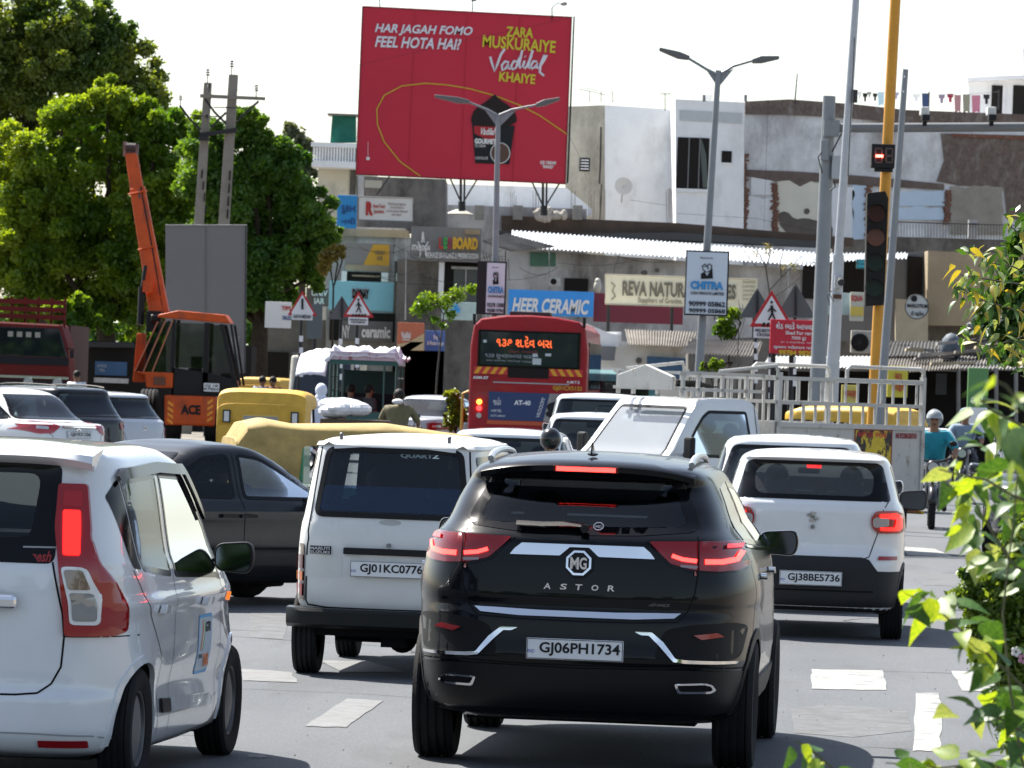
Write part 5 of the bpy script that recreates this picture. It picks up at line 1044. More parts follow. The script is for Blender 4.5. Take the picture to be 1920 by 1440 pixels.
# ------------------------------------------------------------------ green passenger cart with white tarpaulin
def e_cart():
    r = thing('passenger_cart', 'green passenger cart with a caged back under a white tarpaulin', 'rickshaw'); g = mat('dark_green_paint', (.012, .10, .085), .4, coat=.3, var=.2)
    c = MB(); c.box(-.72, .72, 0, .05, .42, 1.1); c.build('tailboard', g, r)
    for sx in (-1, 1):
        c = MB(); c.box(sx * .72 - .02, sx * .72 + .02, 0, 2.0, .42, 1.1); c.build('side_board', g, r)
        for y in (0, 1.0, 2.0): c = MB(); c.cyl((sx * .72, y, 1.1), (sx * .72, y, 2.28), .03, n=8); c.build('post', g, r)
        c = MB(); c.cyl((sx * .72, 0, 1.55), (sx * .72, 2, 1.55), .018, n=6); c.cyl((sx * .72, 0, 1.85), (sx * .72, 2, 1.85), .018, n=6); c.build('side_bar', g, r)
        c = MB(); c.cyl((sx * .45, 0, 1.1), (sx * .45, 0, 2.2), .022, n=6); c.build('post', g, r)
        wheel(r, sx * .62, .6, .26, .12, STEEL, 'disc', n=18)
    wheel(r, 0, 2.9, .26, .12, STEEL, 'disc', n=18)
    c = MB(); c.box(-.75, .75, -.02, 2.05, 2.12, 2.32); c.build('roof_frame', g, r); c = MB(); c.box(-.7, .7, 0, 2.6, .38, .44); c.build('floor', g, r)
    c = MB(); c.box(-.65, .65, .3, .7, .6, .8); c.box(-.65, .65, 1.7, 1.9, .8, 1.5); c.build('bench', CLOTH, r); c = MB(); c.box(-.6, .6, 2.1, 2.2, .5, 2.0); c.build('front_partition', mat('partition_green', (.01, .05, .045), .6), r)
    c = MB(); random.seed(5)
    n = 18; vs = []; 
    for i in range(n + 1):
        for j in range(n + 1):
            x = -.86 + 1.72 * i / n; y = -.1 + 2.3 * j / n; z = 2.42 + .12 * math.sin(i * .9) * math.sin(j * .7) + random.uniform(-.02, .02) - (.0 if abs(x) < .75 else .14) - (0.12 if j == 0 else 0); vs.append((x, y, z))
    c.add(vs, [(i * (n + 1) + j, (i + 1) * (n + 1) + j, (i + 1) * (n + 1) + j + 1, i * (n + 1) + j + 1) for i in range(n) for j in range(n)]); o = c.build('tarpaulin', mat('white_tarp', (.72, .72, .76), .7, var=.08, dirt=(.4, .25, .2), dscale=3, dlo=.6, dhi=.75), r, smooth=True); o.modifiers.new('t', 'SOLIDIFY').thickness = .015
    c = MB(); vs = []
    for i in range(11):
        for j in range(9):
            x = -.80 - .66 * i / 10; z = 2.46 - .14 * (i / 10) ** 2 - .60 * (1 - j / 8) ** 1.5 * (1 - .2 * i / 10) + random.uniform(-.015, .015); vs.append((x, -.35 + .16 * j, z))
    c.add(vs, [(i * 9 + j, (i + 1) * 9 + j, (i + 1) * 9 + j + 1, i * 9 + j + 1) for i in range(10) for j in range(8)]); o = c.build('tarpaulin_flap', MATS['white_tarp'], r, smooth=True); o.modifiers.new('t', 'SOLIDIFY').thickness = .015
    c = MB(); c.box(-.74, .74, -.06, -.02, 2.22, 2.40); o = c.build('printed_sheet', mat('printed_sheet', (.55, .48, .52), .7, var=.1, dirt=(.3, .08, .08), dscale=5, dlo=.56, dhi=.6), r)
    return r
place(e_cart(), 676, 116, -3)
def sitting():
    p = dict(pelvis=(0, 0, .84), waist=(0, .02, 1.0), chest=(0, .03, 1.24), neck=(0, .04, 1.42), headb=(0, .05, 1.48), head=(0, .06, 1.56), headt=(0, .05, 1.64))
    for s, k in (('L', -1), ('R', 1)):
        p['shoulder' + s] = (k * .20, .03, 1.35); p['elbow' + s] = (k * .26, .06, 1.10); p['wrist' + s] = (k * .16, .28, 1.02); p['hand' + s] = (k * .14, .34, 1.0)
        p['hip' + s] = (k * .10, .05, .82); p['knee' + s] = (k * .12, .45, .84); p['ankle' + s] = (k * .12, .50, .62); p['toe' + s] = (k * .12, .66, .60)
    return p
for px, lab, rz_ in ((654, 'person sitting at the left inside the green cart', 10), (684, 'person sitting at the right inside the green cart, turned aside', -60)):
    q = G(px, 116.4); person(lab, sitting(), q + Vector((0, 0, .0)), R(rz_), shirt=(.05, .045, .05), trouser=(.03, .03, .04))
def occupant(label, car_o, x, y, z=.0, **kw):
    M_ = car_o.matrix_basis if False else Matrix.Translation(car_o.location) @ car_o.rotation_euler.to_matrix().to_4x4()
    p_ = M_ @ Vector((x, y, z - .32)); person(label, sitting(), p_, car_o.rotation_euler.z, **kw)
occupant('driver seen through the rear glass of the small white hatchback', small, .30, 1.65, shirt=(.40, .38, .35), trouser=(.05, .05, .06))
occupant('passenger in pink seen through the rear glass of the small white hatchback', small, -.32, 1.7, shirt=(.35, .18, .20), trouser=(.05, .05, .06))
occupant('child on the rear seat of the small white hatchback', small, .05, .95, .08, shirt=(.20, .25, .22), trouser=(.05, .05, .06), scale=.85)
occupant('driver in a white shirt inside the black saloon', sedan, .33, 2.0, -.08, shirt=(.45, .46, .46), trouser=(.05, .05, .06))
occupant('driver in an orange brown shirt inside the white minivan', van, .26, 2.0, .12, shirt=(.30, .13, .05), trouser=(.05, .05, .06))
occupant('driver seen faintly inside the black SUV', suv, .34, 2.05, .05, shirt=(.10, .12, .14), trouser=(.05, .05, .06))
# small lorry behind the cart and the load under white plastic
def flat_lorry(label, col, x, D, rz, h=2.2):
    r = thing('small_lorry', label, 'truck'); m = mat('lorry_' + col[0], col[1], .5, var=.2)
    c = MB(); c.box(-.8, .8, 0, 2.6, .7, 1.1); c.build('load_bed', m, r); c = MB(); c.prism([(-.8, 2.8, .5), (-.8, 2.75, h - .1), (-.8, 2.9, h), (-.8, 3.7, h), (-.8, 4.3, 1.3), (-.8, 4.4, .5)], (1.6, 0, 0)); cb = c.build('cabin', m, r, bev=.06, seg=3)
    for sx in (-1, 1): c = MB(); c.prism([(sx * .805, 2.95, 1.3), (sx * .805, 2.95, h - .2), (sx * .805, 3.6, h - .2), (sx * .805, 3.95, 1.3)], (sx * .01, 0, 0)); c.build('side_window', GLASS_O, r)
    c = MB(); c.prism([(-.7, 4.36, 1.36), (.7, 4.36, 1.36), (.64, 3.78, h - .1), (-.64, 3.78, h - .1)], (0, .02, .015)); c.build('windscreen', GLASS_O, r)
    c = MB(); c.box(-.6, .6, 2.735, 2.755, 1.4, h - .25); c.build('rear_window', GLASS_O, r)
    c = MB()
    for x_ in (-.78, .78):
        for y in (0, .65, 1.3, 1.95, 2.6): c.cyl((x_, y, 1.1), (x_, y, 2.3), .02, n=6)
        for z in (1.5, 1.9, 2.3): c.cyl((x_, 0, z), (x_, 2.6, z), .02, n=6)
    c.build('load_cage', m, r)
    for x_ in (-.7, .7): wheel(r, x_, .7, .36, .2, STEEL, 'disc', n=18); wheel(r, x_, 3.6, .36, .2, STEEL, 'disc', n=18)
    place(r, x, D, rz); return r
flat_lorry('pale small lorry left of the green cart behind the white rider', ('pale', (.42, .40, .34)), 622, 132, 178, h=2.3)
flat_lorry('teal and white lorry beyond the off-roader beside the bus', ('teal', (.10, .26, .27)), 1150, 118, -4, h=2.2)
wp_ = MB(); random.seed(11)
for k in range(8): wp_.ball((random.uniform(-.35, .35), random.uniform(-.2, .2), random.uniform(0, .12)), (random.uniform(.18, .3), .25, random.uniform(.08, .14)), 10, 7)
o = wp_.build('plastic_wrapped_load', mat('white_plastic', (.65, .65, .68), .4, var=.15, vscale=14, bump=.8, bscale=12)); o.location = P(661, 774, 86); tag(o, 'white plastic sheet over a load in front of the green cart', 'load')
bk = MB(); bk.box(-.55, .55, -.3, .5, .0, .5); bk.box(-.02, .02, -.3, .5, .5, 1.1)
hc = thing('hand_cart', 'low dark hand cart carrying the white plastic load', 'cart', G(661, 86)); zt = P(661, 782, 86).z
c = MB(); c.box(-.55, .55, -.35, .35, zt - .12, zt - .04); c.build('deck', mat('cart_wood', (.08, .05, .03), .8), hc)
for sx in (-1, 1):
    c = MB(); c.lathe([(.30, -.02), (.33, -.02), (.33, .02), (.30, .02), (.30, -.02)], (sx * .5, 0, .33), 'x', 22); c.cyl((sx * .5 - .03, 0, .33), (sx * .5 + .03, 0, .33), .05, n=8)
    for k in range(8): c.cyl((sx * .5, 0, .33), (sx * .5, .31 * math.cos(k * PI / 4), .33 + .31 * math.sin(k * PI / 4)), .01, n=5)
    c.build('wheel', STEEL, hc); c = MB(); c.box(sx * .42 - .03, sx * .42 + .03, -.3, .3, .33, zt - .12); c.build('leg', MATS['cart_wood'], hc)
# ------------------------------------------------------------------ orange mobile crane
OR = mat('crane_orange', (.58, .085, .012), .5, coat=.08, spec=.25, var=.2, vscale=2, dirt=(.15, .05, .03), dscale=2.5, dlo=.52, dhi=.78)
def crane():
    r = thing('mobile_crane', 'orange mobile crane with raised boom and glazed cab', 'crane')
    s = 74.0
    def X(px): return (px - 352) / s
    def Z(py): return 2.05 - (py - 679) / s
    X3 = lambda px: X(px - 31)
    # rear counterweight
    c = MB(); c.prism([(X(305), -.1, Z(742)), (X(402), -.1, Z(742)), (X(402), -.1, Z(798)), (X(308), -.1, Z(798))], (0, 1.2, 0)); cw = c.build('counterweight', OR, r, bev=.05)
    text('ACE', (X(356), -.11, Z(768)), .50, .25, INK, cw, bold=.05)
    for sx, x0 in ((1, 318), (-1, 392)):
        for k in range(4): z = Z(752 + 11 * k); c = MB(); c.prism([(X(x0) - .07, -.112, z), (X(x0) + .07, -.112, z - sx * .09), (X(x0) + .07, -.112, z - sx * .09 - .08), (X(x0) - .07, -.112, z - .08)], (0, .01, 0)); c.build('chevron', mat('chevron_orange', (.8, .3, .02), .5), cw)
    # chassis, wheels
    c = MB(); c.box(X(300), X(400), .2, 4.6, .75, 1.15); c.build('chassis', mat('chassis_black', (.015, .012, .01), .7), r)
    for px in (322, 396): wheel(r, X(px), .5, .55, .38, STEEL, 'disc', n=24)
    wheel(r, X(262), 3.2, .66, .45, STEEL, 'disc', n=24); wheel(r, X(392), 3.2, .66, .45, STEEL, 'disc', n=24)
    # cab: pillars, roof, panes
    y0 = .1
    c = MB(); c.prism([(X(286), y0, Z(597)), (X(288), y0, Z(592)), (X(325), y0, Z(583)), (X(413), y0, Z(588)), (X(424), y0, Z(604))], (0, 1.9, 0)); c.build('cab_roof', OR, r, bev=.04)
    bl = mat('cab_black', (.012, .012, .012), .5)
    for (a, b, wd_) in (((318, 600), (318, 742), .09), ((380, 604), (380, 735), .13), ((407, 606), (435, 712), .10), ((300, 602), (262, 700), .06), ((425, 606), (446, 720), .06)):
        for yy in (y0, y0 + 1.8): c = MB(); c.prism([(X(a[0]) - wd_ / 2, yy, Z(a[1])), (X(a[0]) + wd_ / 2, yy, Z(a[1])), (X(b[0]) + wd_ / 2, yy, Z(b[1])), (X(b[0]) - wd_ / 2, yy, Z(b[1]))], (0, .08, 0)); c.build('cab_pillar', bl, r)
    for (a, b) in (((288, 605), (248, 700)), ((302, 603), (264, 700)), ((316, 602), (280, 702))): c = MB(); c.prism([(X(a[0]) - .02, y0 - .02, Z(a[1])), (X(a[0]) + .01, y0 - .02, Z(a[1])), (X(b[0]) + .01, y0 - .02, Z(b[1])), (X(b[0]) - .02, y0 - .02, Z(b[1]))], (0, .04, 0)); c.build('window_bar', mat('bar_orange', (.5, .16, .08), .5), r)
    g = glass('cab_glass', (.6, .62, .6), .25)
    for (q, yy) in (([(320, 606), (378, 606), (378, 690), (322, 690)], y0 + .03), ([(386, 608), (406, 608), (430, 708), (386, 708)], y0 + .03), ([(286, 606), (318, 604), (318, 700), (248, 702)], y0 + .03)): c = MB(); c.prism([(X(a), yy, Z(b)) for a, b in q], (0, .01, 0)); c.build('cab_pane', g, r)
    c = MB(); c.prism([(X(246), y0 - .05, Z(700)), (X(320), y0 - .05, Z(700)), (X(320), y0 - .05, Z(729)), (X(270), y0 - .05, Z(729)), (X(266), y0 - .05, Z(706))], (0, 1.2, 0)); c.build('side_cowl', OR, r, bev=.03)
    c = MB(); c.box(X(284), X(306), y0 - .09, y0 - .04, Z(724), Z(709)); c.build('cowl_lamp', mat('brown_lens', (.12, .03, .01), .3), r)
    c = MB(); c.prism([(X(318), y0, Z(735)), (X(318), y0, Z(690)), (X(400), y0, Z(700)), (X(440), y0, Z(712)), (X(448), y0, Z(742)), (X(318), y0, Z(742))], (0, .25, 0)); c.build('rear_bulkhead', bl, r)
    c = MB(); c.box(X(345), X(372), .6, 1.1, Z(735), Z(690)); c.box(X(348), X(370), 1.0, 1.12, Z(695), Z(668)); c.build('driver_seat', bl, r, bev=.03)
    c = MB(); c.box(X(410), X(438), .2, 1.6, Z(735), Z(712)); c.build('orange_step', OR, r)
    plate(r, (X(393), -.03, Z(725)), .40, .22, 'GJ 18\nR7862', ind=False)
    # king post and boom (leaning left, receding)
    c = MB(); c.prism([(X(240), .9, Z(720)), (X(245), .9, Z(628)), (X(262), .9, Z(628)), (X(262), .9, Z(720))], (0, .25, 0)); c.build('king_post', OR, r, bev=.02)
    def boom(p0, p1, w0, w1, m, name, ya=1.4, yb=2.5):
        a = Vector((X(p0[0]), ya, Z(p0[1]))); b = Vector((X(p1[0]), yb, Z(p1[1]))); d = (b - a); n = Vector((d.z, 0, -d.x)).normalized(); c = MB()
        vs = []
        for p, w_ in ((a, w0), (b, w1)): vs += [p - n * w_ / 2 + Vector((0, -w_ / 2, 0)), p + n * w_ / 2 + Vector((0, -w_ / 2, 0)), p + n * w_ / 2 + Vector((0, w_ / 2, 0)), p - n * w_ / 2 + Vector((0, w_ / 2, 0))]
        c.add(vs, [(0, 1, 2, 3), (4, 5, 6, 7), (0, 1, 5, 4), (1, 2, 6, 5), (2, 3, 7, 6), (3, 0, 4, 7)]); return c.build(name, m, r, bev=.02), a, b, n
    b1, a, b, n = boom((284, 590), (228, 350), .50, .38, OR, 'boom')
    b2, a2, b2p, n2 = boom((230, 365), (210, 275), .34, .30, OR, 'boom_extension', 2.45, 2.9)
    c = MB(); d = b - a
    for k in range(2): pass
    c.prism([a + d * .05 - n * .10 + Vector((0, -.225, 0)), a + d * .05 + n * .02 + Vector((0, -.225, 0)), a + d * .98 + n * .06 + Vector((0, -.18, 0)), a + d * .98 - n * .0 + Vector((0, -.18, 0))], (0, -.012, 0)); c.build('boom_groove', mat('groove_grey', (.12, .07, .06), .7), b1)
    for t in (.12, .52, .96): c = MB(); q = a + d * t; c.tube([q - n * .24 + Vector((0, -.1, 0)), q - n * .20 + Vector((0, -.24, 0)), q + n * .18 + Vector((0, -.24, 0)), q + n * .23 + Vector((0, -.1, 0))], .025, 6); c.build('hose_clamp', OR, b1)
    c = MB(); c.tube([a + Vector((.12, -.24, 0)), a + d * .5 + n * .12 + Vector((0, -.22, 0)), b + n * .1 + Vector((0, -.2, 0))], .02, 6); c.build('hose', PLASTIC, r)
    c = MB(); c.box(X3(228), X3(256), 2.7, 3.1, Z(284), Z(266)); c.cyl((X3(233), 2.7, Z(272)), (X3(252), 2.7, Z(272)), .1, n=10); c.build('boom_head', mat('head_dark', (.05, .03, .03), .6), r)
    c = MB(); c.box(X3(228), X3(233), 2.68, 3.1, Z(290), Z(262)); c.box(X3(252), X3(255), 2.68, 3.1, Z(290), Z(268)); c.build('head_cheek', mat('cheek_rust', (.25, .12, .10), .6), r)
    c = MB(); c.cyl((X(250), 1.1, Z(612)), (X(250), 1.2, Z(540)), .09, n=10); c.cyl((X(250), 1.2, Z(545)), (X(254), 1.4, Z(500)), .05, n=10); c.build('lift_cylinder', bl, r, smooth=True)
    c = MB(); c.box(X(262), X(290), .8, 1.3, Z(625), Z(585)); c.cyl((X(272), .7, Z(600)), (X(290), .7, Z(600)), .12, n=12); c.build('winch', bl, r, bev=.02)
    c = MB(); c.box(X(252), X(270), 1.0, 1.3, Z(550), Z(528)); c.build('bracket', OR, r)
    p = G(352, 135); r.location = (p.x, 135, 0); return r
crane()
# ------------------------------------------------------------------ red lorry at the left edge
def lorry():
    r = thing('lorry', 'dark red lorry with a wide window and slatted load frame at the left edge', 'truck'); D = 132; s = FPX / D
    red = mat('lorry_red', (.13, .01, .007), .55, spec=.2, var=.2, dirt=(.04, .02, .02), dscale=2, dlo=.55, dhi=.8)
    def X(px): return (px - 30) / s
    def Z(py): return 2.05 - (py - 668) / s
    c = MB(); c.prism([(X(-95), 0, Z(718)), (X(-95), 0, Z(612)), (X(-85), 0, Z(603)), (X(108), 0, Z(606)), (X(120), 0, Z(640)), (X(129), 0, Z(718))], (0, 1.9, 0)); cab = c.build('cabin', red, r, bev=.08, seg=3)
    c = MB(); c.prism([(X(-88), -.02, Z(668)), (X(-88), -.02, Z(614)), (X(104), -.02, Z(614)), (X(121), -.02, Z(668))], (0, .03, 0)); w_ = c.build('windscreen', GLASS_O, r, bev=.02)
    c = MB(); c.box(X(-90), X(124), -.03, 0, Z(683), Z(669)); c.build('dark_band', INK, r); c = MB(); c.box(X(-90), X(125), -.06, 0, Z(709), Z(704)); c.build('chrome_strip', CHROME, r)
    c = MB(); c.box(X(-92), X(126), -.12, .2, Z(735), Z(712)); c.build('front_bumper', mat('lorry_black', (.02, .015, .015), .6), r, bev=.03)
    for px in (-60, 50, 105): c = MB(); c.cyl((X(px), -.03, Z(716)), (X(px), -.16, Z(716)), .12, n=14); c.build('headlamp', CLR_L, r, smooth=True)
    for k in range(4): c = MB(); c.box(X(8 + 17 * k), X(18 + 17 * k), -.03, -.02, Z(632), Z(622)); c.build('windscreen_patch', mat('cream_patch', (.3, .27, .22), .5), w_)  # row of small cream patches laid on the windscreen
    for k in range(3): z = Z(562 + 14 * k); c = MB(); c.box(X(-95), X(112), .4, .5, z - .10, z + .02); c.build('load_board', red, r)
    for k in range(9): c = MB(); c.box(X(-90 + 25 * k) - .03, X(-90 + 25 * k) + .03, .5, .56, Z(612), Z(556)); c.build('load_post', red, r)
    c = MB(); c.box(X(-95), X(112), 2.1, 8, .9, Z(606)); c.build('load_body', mat('load_brown', (.06, .025, .02), .8), r); c = MB(); c.box(-1.0, 1.0, .3, 8, .6, .9); c.build('chassis', DARK, r)
    c = MB(); c.box(X(126), X(133), -.1, 0, Z(668), Z(654)); c.tube([(X(120), 0, Z(650)), (X(132), -.05, Z(652)), (X(132), -.05, Z(665))], .02, 6); c.build('door_mirror', PLASTIC, r)
    for x_ in (X(-80), X(110)): wheel(r, x_, 1.0, .5, .28, STEEL, 'disc', n=20); wheel(r, x_, 6.5, .5, .28, STEEL, 'disc', n=20)
    p = G(30, D); r.location = (p.x, D, 0); return r
lorry()
# ------------------------------------------------------------------ ground, road, markings
def asphalt():
    m = bpy.data.materials.new('asphalt'); m.use_nodes = True; n = m.node_tree; b = n.nodes['Principled BSDF']; b.inputs['Roughness'].default_value = .8; b.inputs['Specular IOR Level'].default_value = .3
    tc = n.nodes.new('ShaderNodeTexCoord')
    def noise(sc, det, mp=None):
        t = n.nodes.new('ShaderNodeTexNoise'); t.inputs['Scale'].default_value = sc; t.inputs['Detail'].default_value = det; t.inputs['Roughness'].default_value = .65
        if mp: q = n.nodes.new('ShaderNodeMapping'); q.inputs['Scale'].default_value = mp; n.links.new(tc.outputs['Object'], q.inputs[0]); n.links.new(q.outputs[0], t.inputs[0])
        else: n.links.new(tc.outputs['Object'], t.inputs[0])
        return t
    def ramp(t, p0, c0, p1, c1):
        r = n.nodes.new('ShaderNodeValToRGB'); r.color_ramp.elements[0].position = p0; r.color_ramp.elements[1].position = p1; r.color_ramp.elements[0].color = (*c0, 1); r.color_ramp.elements[1].color = (*c1, 1); n.links.new(t.outputs['Fac'], r.inputs[0]); return r
    a = ramp(noise(.35, 6, (1, .18, 1)), .35, (.080, .088, .100), .7, (.122, .128, .137))
    c = ramp(noise(60, 3), .35, (.72, .72, .72), .7, (1.25, 1.25, 1.25))
    mx = n.nodes.new('ShaderNodeMix'); mx.data_type = 'RGBA'; mx.blend_type = 'MULTIPLY'; mx.inputs[0].default_value = 1
    n.links.new(a.outputs[0], mx.inputs[6]); n.links.new(c.outputs[0], mx.inputs[7])
    d = ramp(noise(1.1, 9, (1, .22, 1)), .54, (0, 0, 0), .70, (.75, .75, .75)); m2 = n.nodes.new('ShaderNodeMix'); m2.data_type = 'RGBA'; n.links.new(d.outputs[0], m2.inputs[0]); n.links.new(mx.outputs[2], m2.inputs[6]); m2.inputs[7].default_value = (.065, .065, .07, 1)
    n.links.new(m2.outputs[2], b.inputs['Base Color'])
    bp = n.nodes.new('ShaderNodeBump'); bp.inputs['Strength'].default_value = .5; bp.inputs['Distance'].default_value = .01; n.links.new(noise(90, 4).outputs['Fac'], bp.inputs['Height']); n.links.new(bp.outputs[0], b.inputs['Normal'])
    return m
mb = MB(); mb.box(-700, 700, -120, 1500, -.5, 0); tag(mb.build('ground', mat('dusty_ground', (.20, .175, .145), .9, var=.25, vscale=.4, dirt=(.12, .11, .10), dscale=.8), None), kind='structure')
mb = MB(); mb.add([(-30, -110, .004), (4.35, -110, .004), (4.4, 24, .004), (6.2, 50, .004), (13, 100, .004), (22, 132, .004), (-40, 132, .004)], [(0, 1, 2, 3, 4, 5, 6)]); tag(mb.build('road', asphalt()), kind='structure')
def GP(x, y):
    d = CM.to_3x3() @ Vector((x - 960, 720 - y, -FPX)); k = -CAM_H / d.z; return Vector((d.x * k, d.y * k, 0))
PAINT = mat('road_paint', (.29, .29, .275), .7, var=.25, vscale=9, dirt=(.14, .145, .15), dscale=5, dlo=.50, dhi=.62, bump=.2)
def marking(label, pts, z=.008, m=PAINT):
    q = [GP(x, y) for x, y in pts]; c = sum(q, Vector()) / len(q); mb = MB(); n = len(q)
    # ragged, worn outline
    out = []
    for i in range(n):
        for k in range(6): p = q[i].lerp(q[(i + 1) % n], k / 6); out.append((p.x - c.x + random.uniform(-.008, .008), p.y - c.y + random.uniform(-.03, .03), 0))
    mb.add(out, [tuple(range(len(out)))]); o = mb.build('road_marking', m); o.location = (c.x, c.y, z); return tag(o, label, 'road marking', 'painted marks on the asphalt')
def flat(name, pts, m, z, kind='structure'):
    q = [GP(x, y) for x, y in pts]; mb = MB(); mb.add([(p.x, p.y, z) for p in q], [tuple(range(len(q)))]); return tag(mb.build(name, m), kind=kind)
TAR = mat('dark_tar', (.035, .036, .038), .75, var=.4, vscale=9); PATCH = mat('asphalt_patch', (.10, .104, .11), .85, var=.35, vscale=7, dirt=(.06, .06, .062), dscale=4)
flat('road_patch', [(1482, 1330), (1560, 1322), (1700, 1334), (1710, 1372), (1600, 1384), (1490, 1376)], PATCH, .006); flat('road_patch', [(470, 1150), (520, 1146), (545, 1160), (530, 1200), (468, 1196)], PATCH, .006); flat('road_patch', [(1720, 1075), (1800, 1078), (1815, 1100), (1730, 1098)], PATCH, .006)
mb = MB(); random.seed(77)
for k in range(16):
    x = random.uniform(-5, 4.2); y = random.uniform(23, 70); a = random.choice([0, PI / 2]) + random.uniform(-.4, .4); wd_ = random.uniform(.006, .014); p = Vector((x, y, .0065)); pts = [p.copy()]
    for j in range(26): a += random.uniform(-.35, .35); p = p + Vector((math.cos(a), math.sin(a), 0)) * .13; p.x = min(p.x, 4.2); pts.append(p.copy())
    vs = []; 
    for i, q in enumerate(pts):
        d = (pts[min(i + 1, 26)] - pts[max(i - 1, 0)]); d = d.normalized() if d.length > 0 else Vector((1, 0, 0)); n_ = Vector((-d.y, d.x, 0)) * wd_ * random.uniform(.4, 1.3); vs += [q + n_, q - n_]
    mb.add(vs, [(2 * i, 2 * i + 1, 2 * i + 3, 2 * i + 2) for i in range(26)])
tag(mb.build('road_cracks', TAR), kind='stuff')
mb = MB()
for k in range(700): x = random.uniform(-5, 4.4); y = random.uniform(22, 60); s_ = random.uniform(.0015, .006); mb.ball((x, y, .006 + s_ * .4), (s_, s_ * 1.3, s_ * .6), 5, 3)
tag(mb.build('road_grit', mat('grit', (.10, .09, .075), .9, var=.5, vscale=3)), kind='stuff')
marking('white painted block on the road right of the black SUV', [(1522, 1257), (1655, 1259), (1664, 1296), (1520, 1294)])
marking('white painted block beside the leaves at the road edge', [(1784, 1260), (1870, 1262), (1890, 1300), (1806, 1297)])
marking('cream painted edge stripe running towards the camera at the right', [(1717, 1301), (1760, 1301), (1767, 1340), (1762, 1410), (1712, 1410)])
marking('white painted block beyond the small hatchback at the right', [(1692, 1026), (1752, 1030), (1786, 1045), (1700, 1042)])
PF = mat('faded_road_paint', (.155, .158, .162), .8, var=.3, vscale=6, dirt=(.12, .12, .12), dscale=5, dlo=.48, dhi=.66)
marking('faded painted block between the taxi and the minivan wheel', [(452, 1256), (545, 1262), (560, 1282), (455, 1278)], m=PF)
marking('faded slanting stripe left of the black SUV', [(570, 1364), (648, 1366), (720, 1316), (650, 1312)], m=PF)
marking('faded stripe under the minivan', [(600, 1240), (690, 1242), (760, 1262), (640, 1262)], m=PF)
marking('small faded mark low on the road by the taxi wheel', [(465, 1417), (498, 1417), (500, 1423), (465, 1423)], m=PF)
mb = MB(); random.seed(21)
for k in range(160):
    x = random.uniform(4.5, 8); y = random.uniform(22, 60); a = random.uniform(0, 3); l = random.uniform(.02, .06); mb.add([(x, y, .006), (x + l * math.cos(a), y + l * math.sin(a), .012), (x + l * math.cos(a) - .01, y + l * math.sin(a) + .015, .02), (x - .01, y + .02, .006)], [(0, 1, 2, 3)])
tag(mb.build('fallen_leaves', mat('dry_leaf', (.10, .06, .03), .8)), kind='stuff')
# ------------------------------------------------------------------ a site: a thing whose parts are given by where they are seen and how far off they stand
class Site:
    def __init__(s, name, label, cat, px, D, group=None):
        s.r = thing(name, label, cat, G(px, D), 0, group); s.o = s.r.location.copy(); s.D = D
    def L(s, x, y, D=None): return P(x, y, D or s.D) - s.o
    def slab(s, name, poly, m, D=None, depth=.1, parent=None, bev=0, kind=None, ground=False):
        D = D or s.D; pts = [s.L(x, y, D) for x, y in poly]
        if ground:
            for p in pts:
                if p.z + s.o.z < .6: p.z = -s.o.z - .05
        mb = MB(); mb.prism(pts, (0, depth, 0)); o = mb.build(name, m, parent or s.r, bev=bev, kind=kind); return o
    def rect(s, name, x0, y0, x1, y1, m, D=None, depth=.1, parent=None, bev=0, kind=None, down=False):
        "upright rectangle (straightened for the camera's roll) about the pixel box"
        D = D or s.D; a = s.L(x0, (y0 + y1) / 2, D); b = s.L(x1, (y0 + y1) / 2, D); t = s.L((x0 + x1) / 2, y0, D).z; u = s.L((x0 + x1) / 2, y1, D).z
        if down: u = -s.o.z - .05
        mb = MB(); mb.box(a.x, b.x, a.y, a.y + depth, u, t); return mb.build(name, m, parent or s.r, bev=bev, kind=kind)
    def text(s, t, x0, y0, x1, y1, m, D=None, parent=None, bold=0, shear=0, rot=0, depth=None):
        D = (D or s.D) - .03; c = s.L((x0 + x1) / 2, (y0 + y1) / 2, D); k = D / FPX
        o = text(t, c, abs(x1 - x0) * k, abs(y1 - y0) * k, m, parent or s.r, bold=bold, shear=shear, ry=rot, depth=depth or 2.5); return o
    def stroke(s, pts, m, r_px=1.5, D=None, name='painted_line', parent=None, flat=.25, n=6):
        D = (D or s.D) - .03; q = [s.L(x, y, D) for x, y in pts]; mb = MB(); mb.tube(q, r_px * D / FPX, n); return mb.build(name, m, parent or s.r, smooth=True)
    def pole(s, name, x0, y0, x1, y1, r0, r1, m, D=None, D1=None, n=12, parent=None, foot=True):
        D = D or s.D; a = s.L(x0, y0, D); b = s.L(x1, y1, D1 or D)
        if foot: d = a - b; t = (-s.o.z - a.z) / d.z; a = a + d * t
        mb = MB(); mb.cyl(a, b, r0, r1, n); return mb.build(name, m, parent or s.r, smooth=True)
PL_W = mat('white_plaster', (.84, .85, .86), .85, var=.08, vscale=1.2, bump=.2, bscale=8, dirt=(.42, .40, .37), dscale=.9, dlo=.52, dhi=.95)
PL_B = mat('beige_plaster', (.60, .56, .46), .85, var=.15, vscale=1.0, bump=.2, bscale=8, dirt=(.22, .20, .16), dscale=.8, dlo=.45, dhi=.8)
PL_G = mat('grey_plaster', (.44, .44, .44), .9, var=.2, vscale=1.2, bump=.3, bscale=8, dirt=(.10, .09, .085), dscale=.8, dlo=.45, dhi=.75)
PL_D = mat('dark_stained_wall', (.17, .16, .148), .9, var=.3, vscale=1.5, dirt=(.05, .045, .04), dscale=1.2)
PL_T = mat('tan_plaster', (.36, .29, .19), .85, var=.15, vscale=1.2, dirt=(.20, .16, .11), dscale=1.1, dlo=.5, dhi=.8)
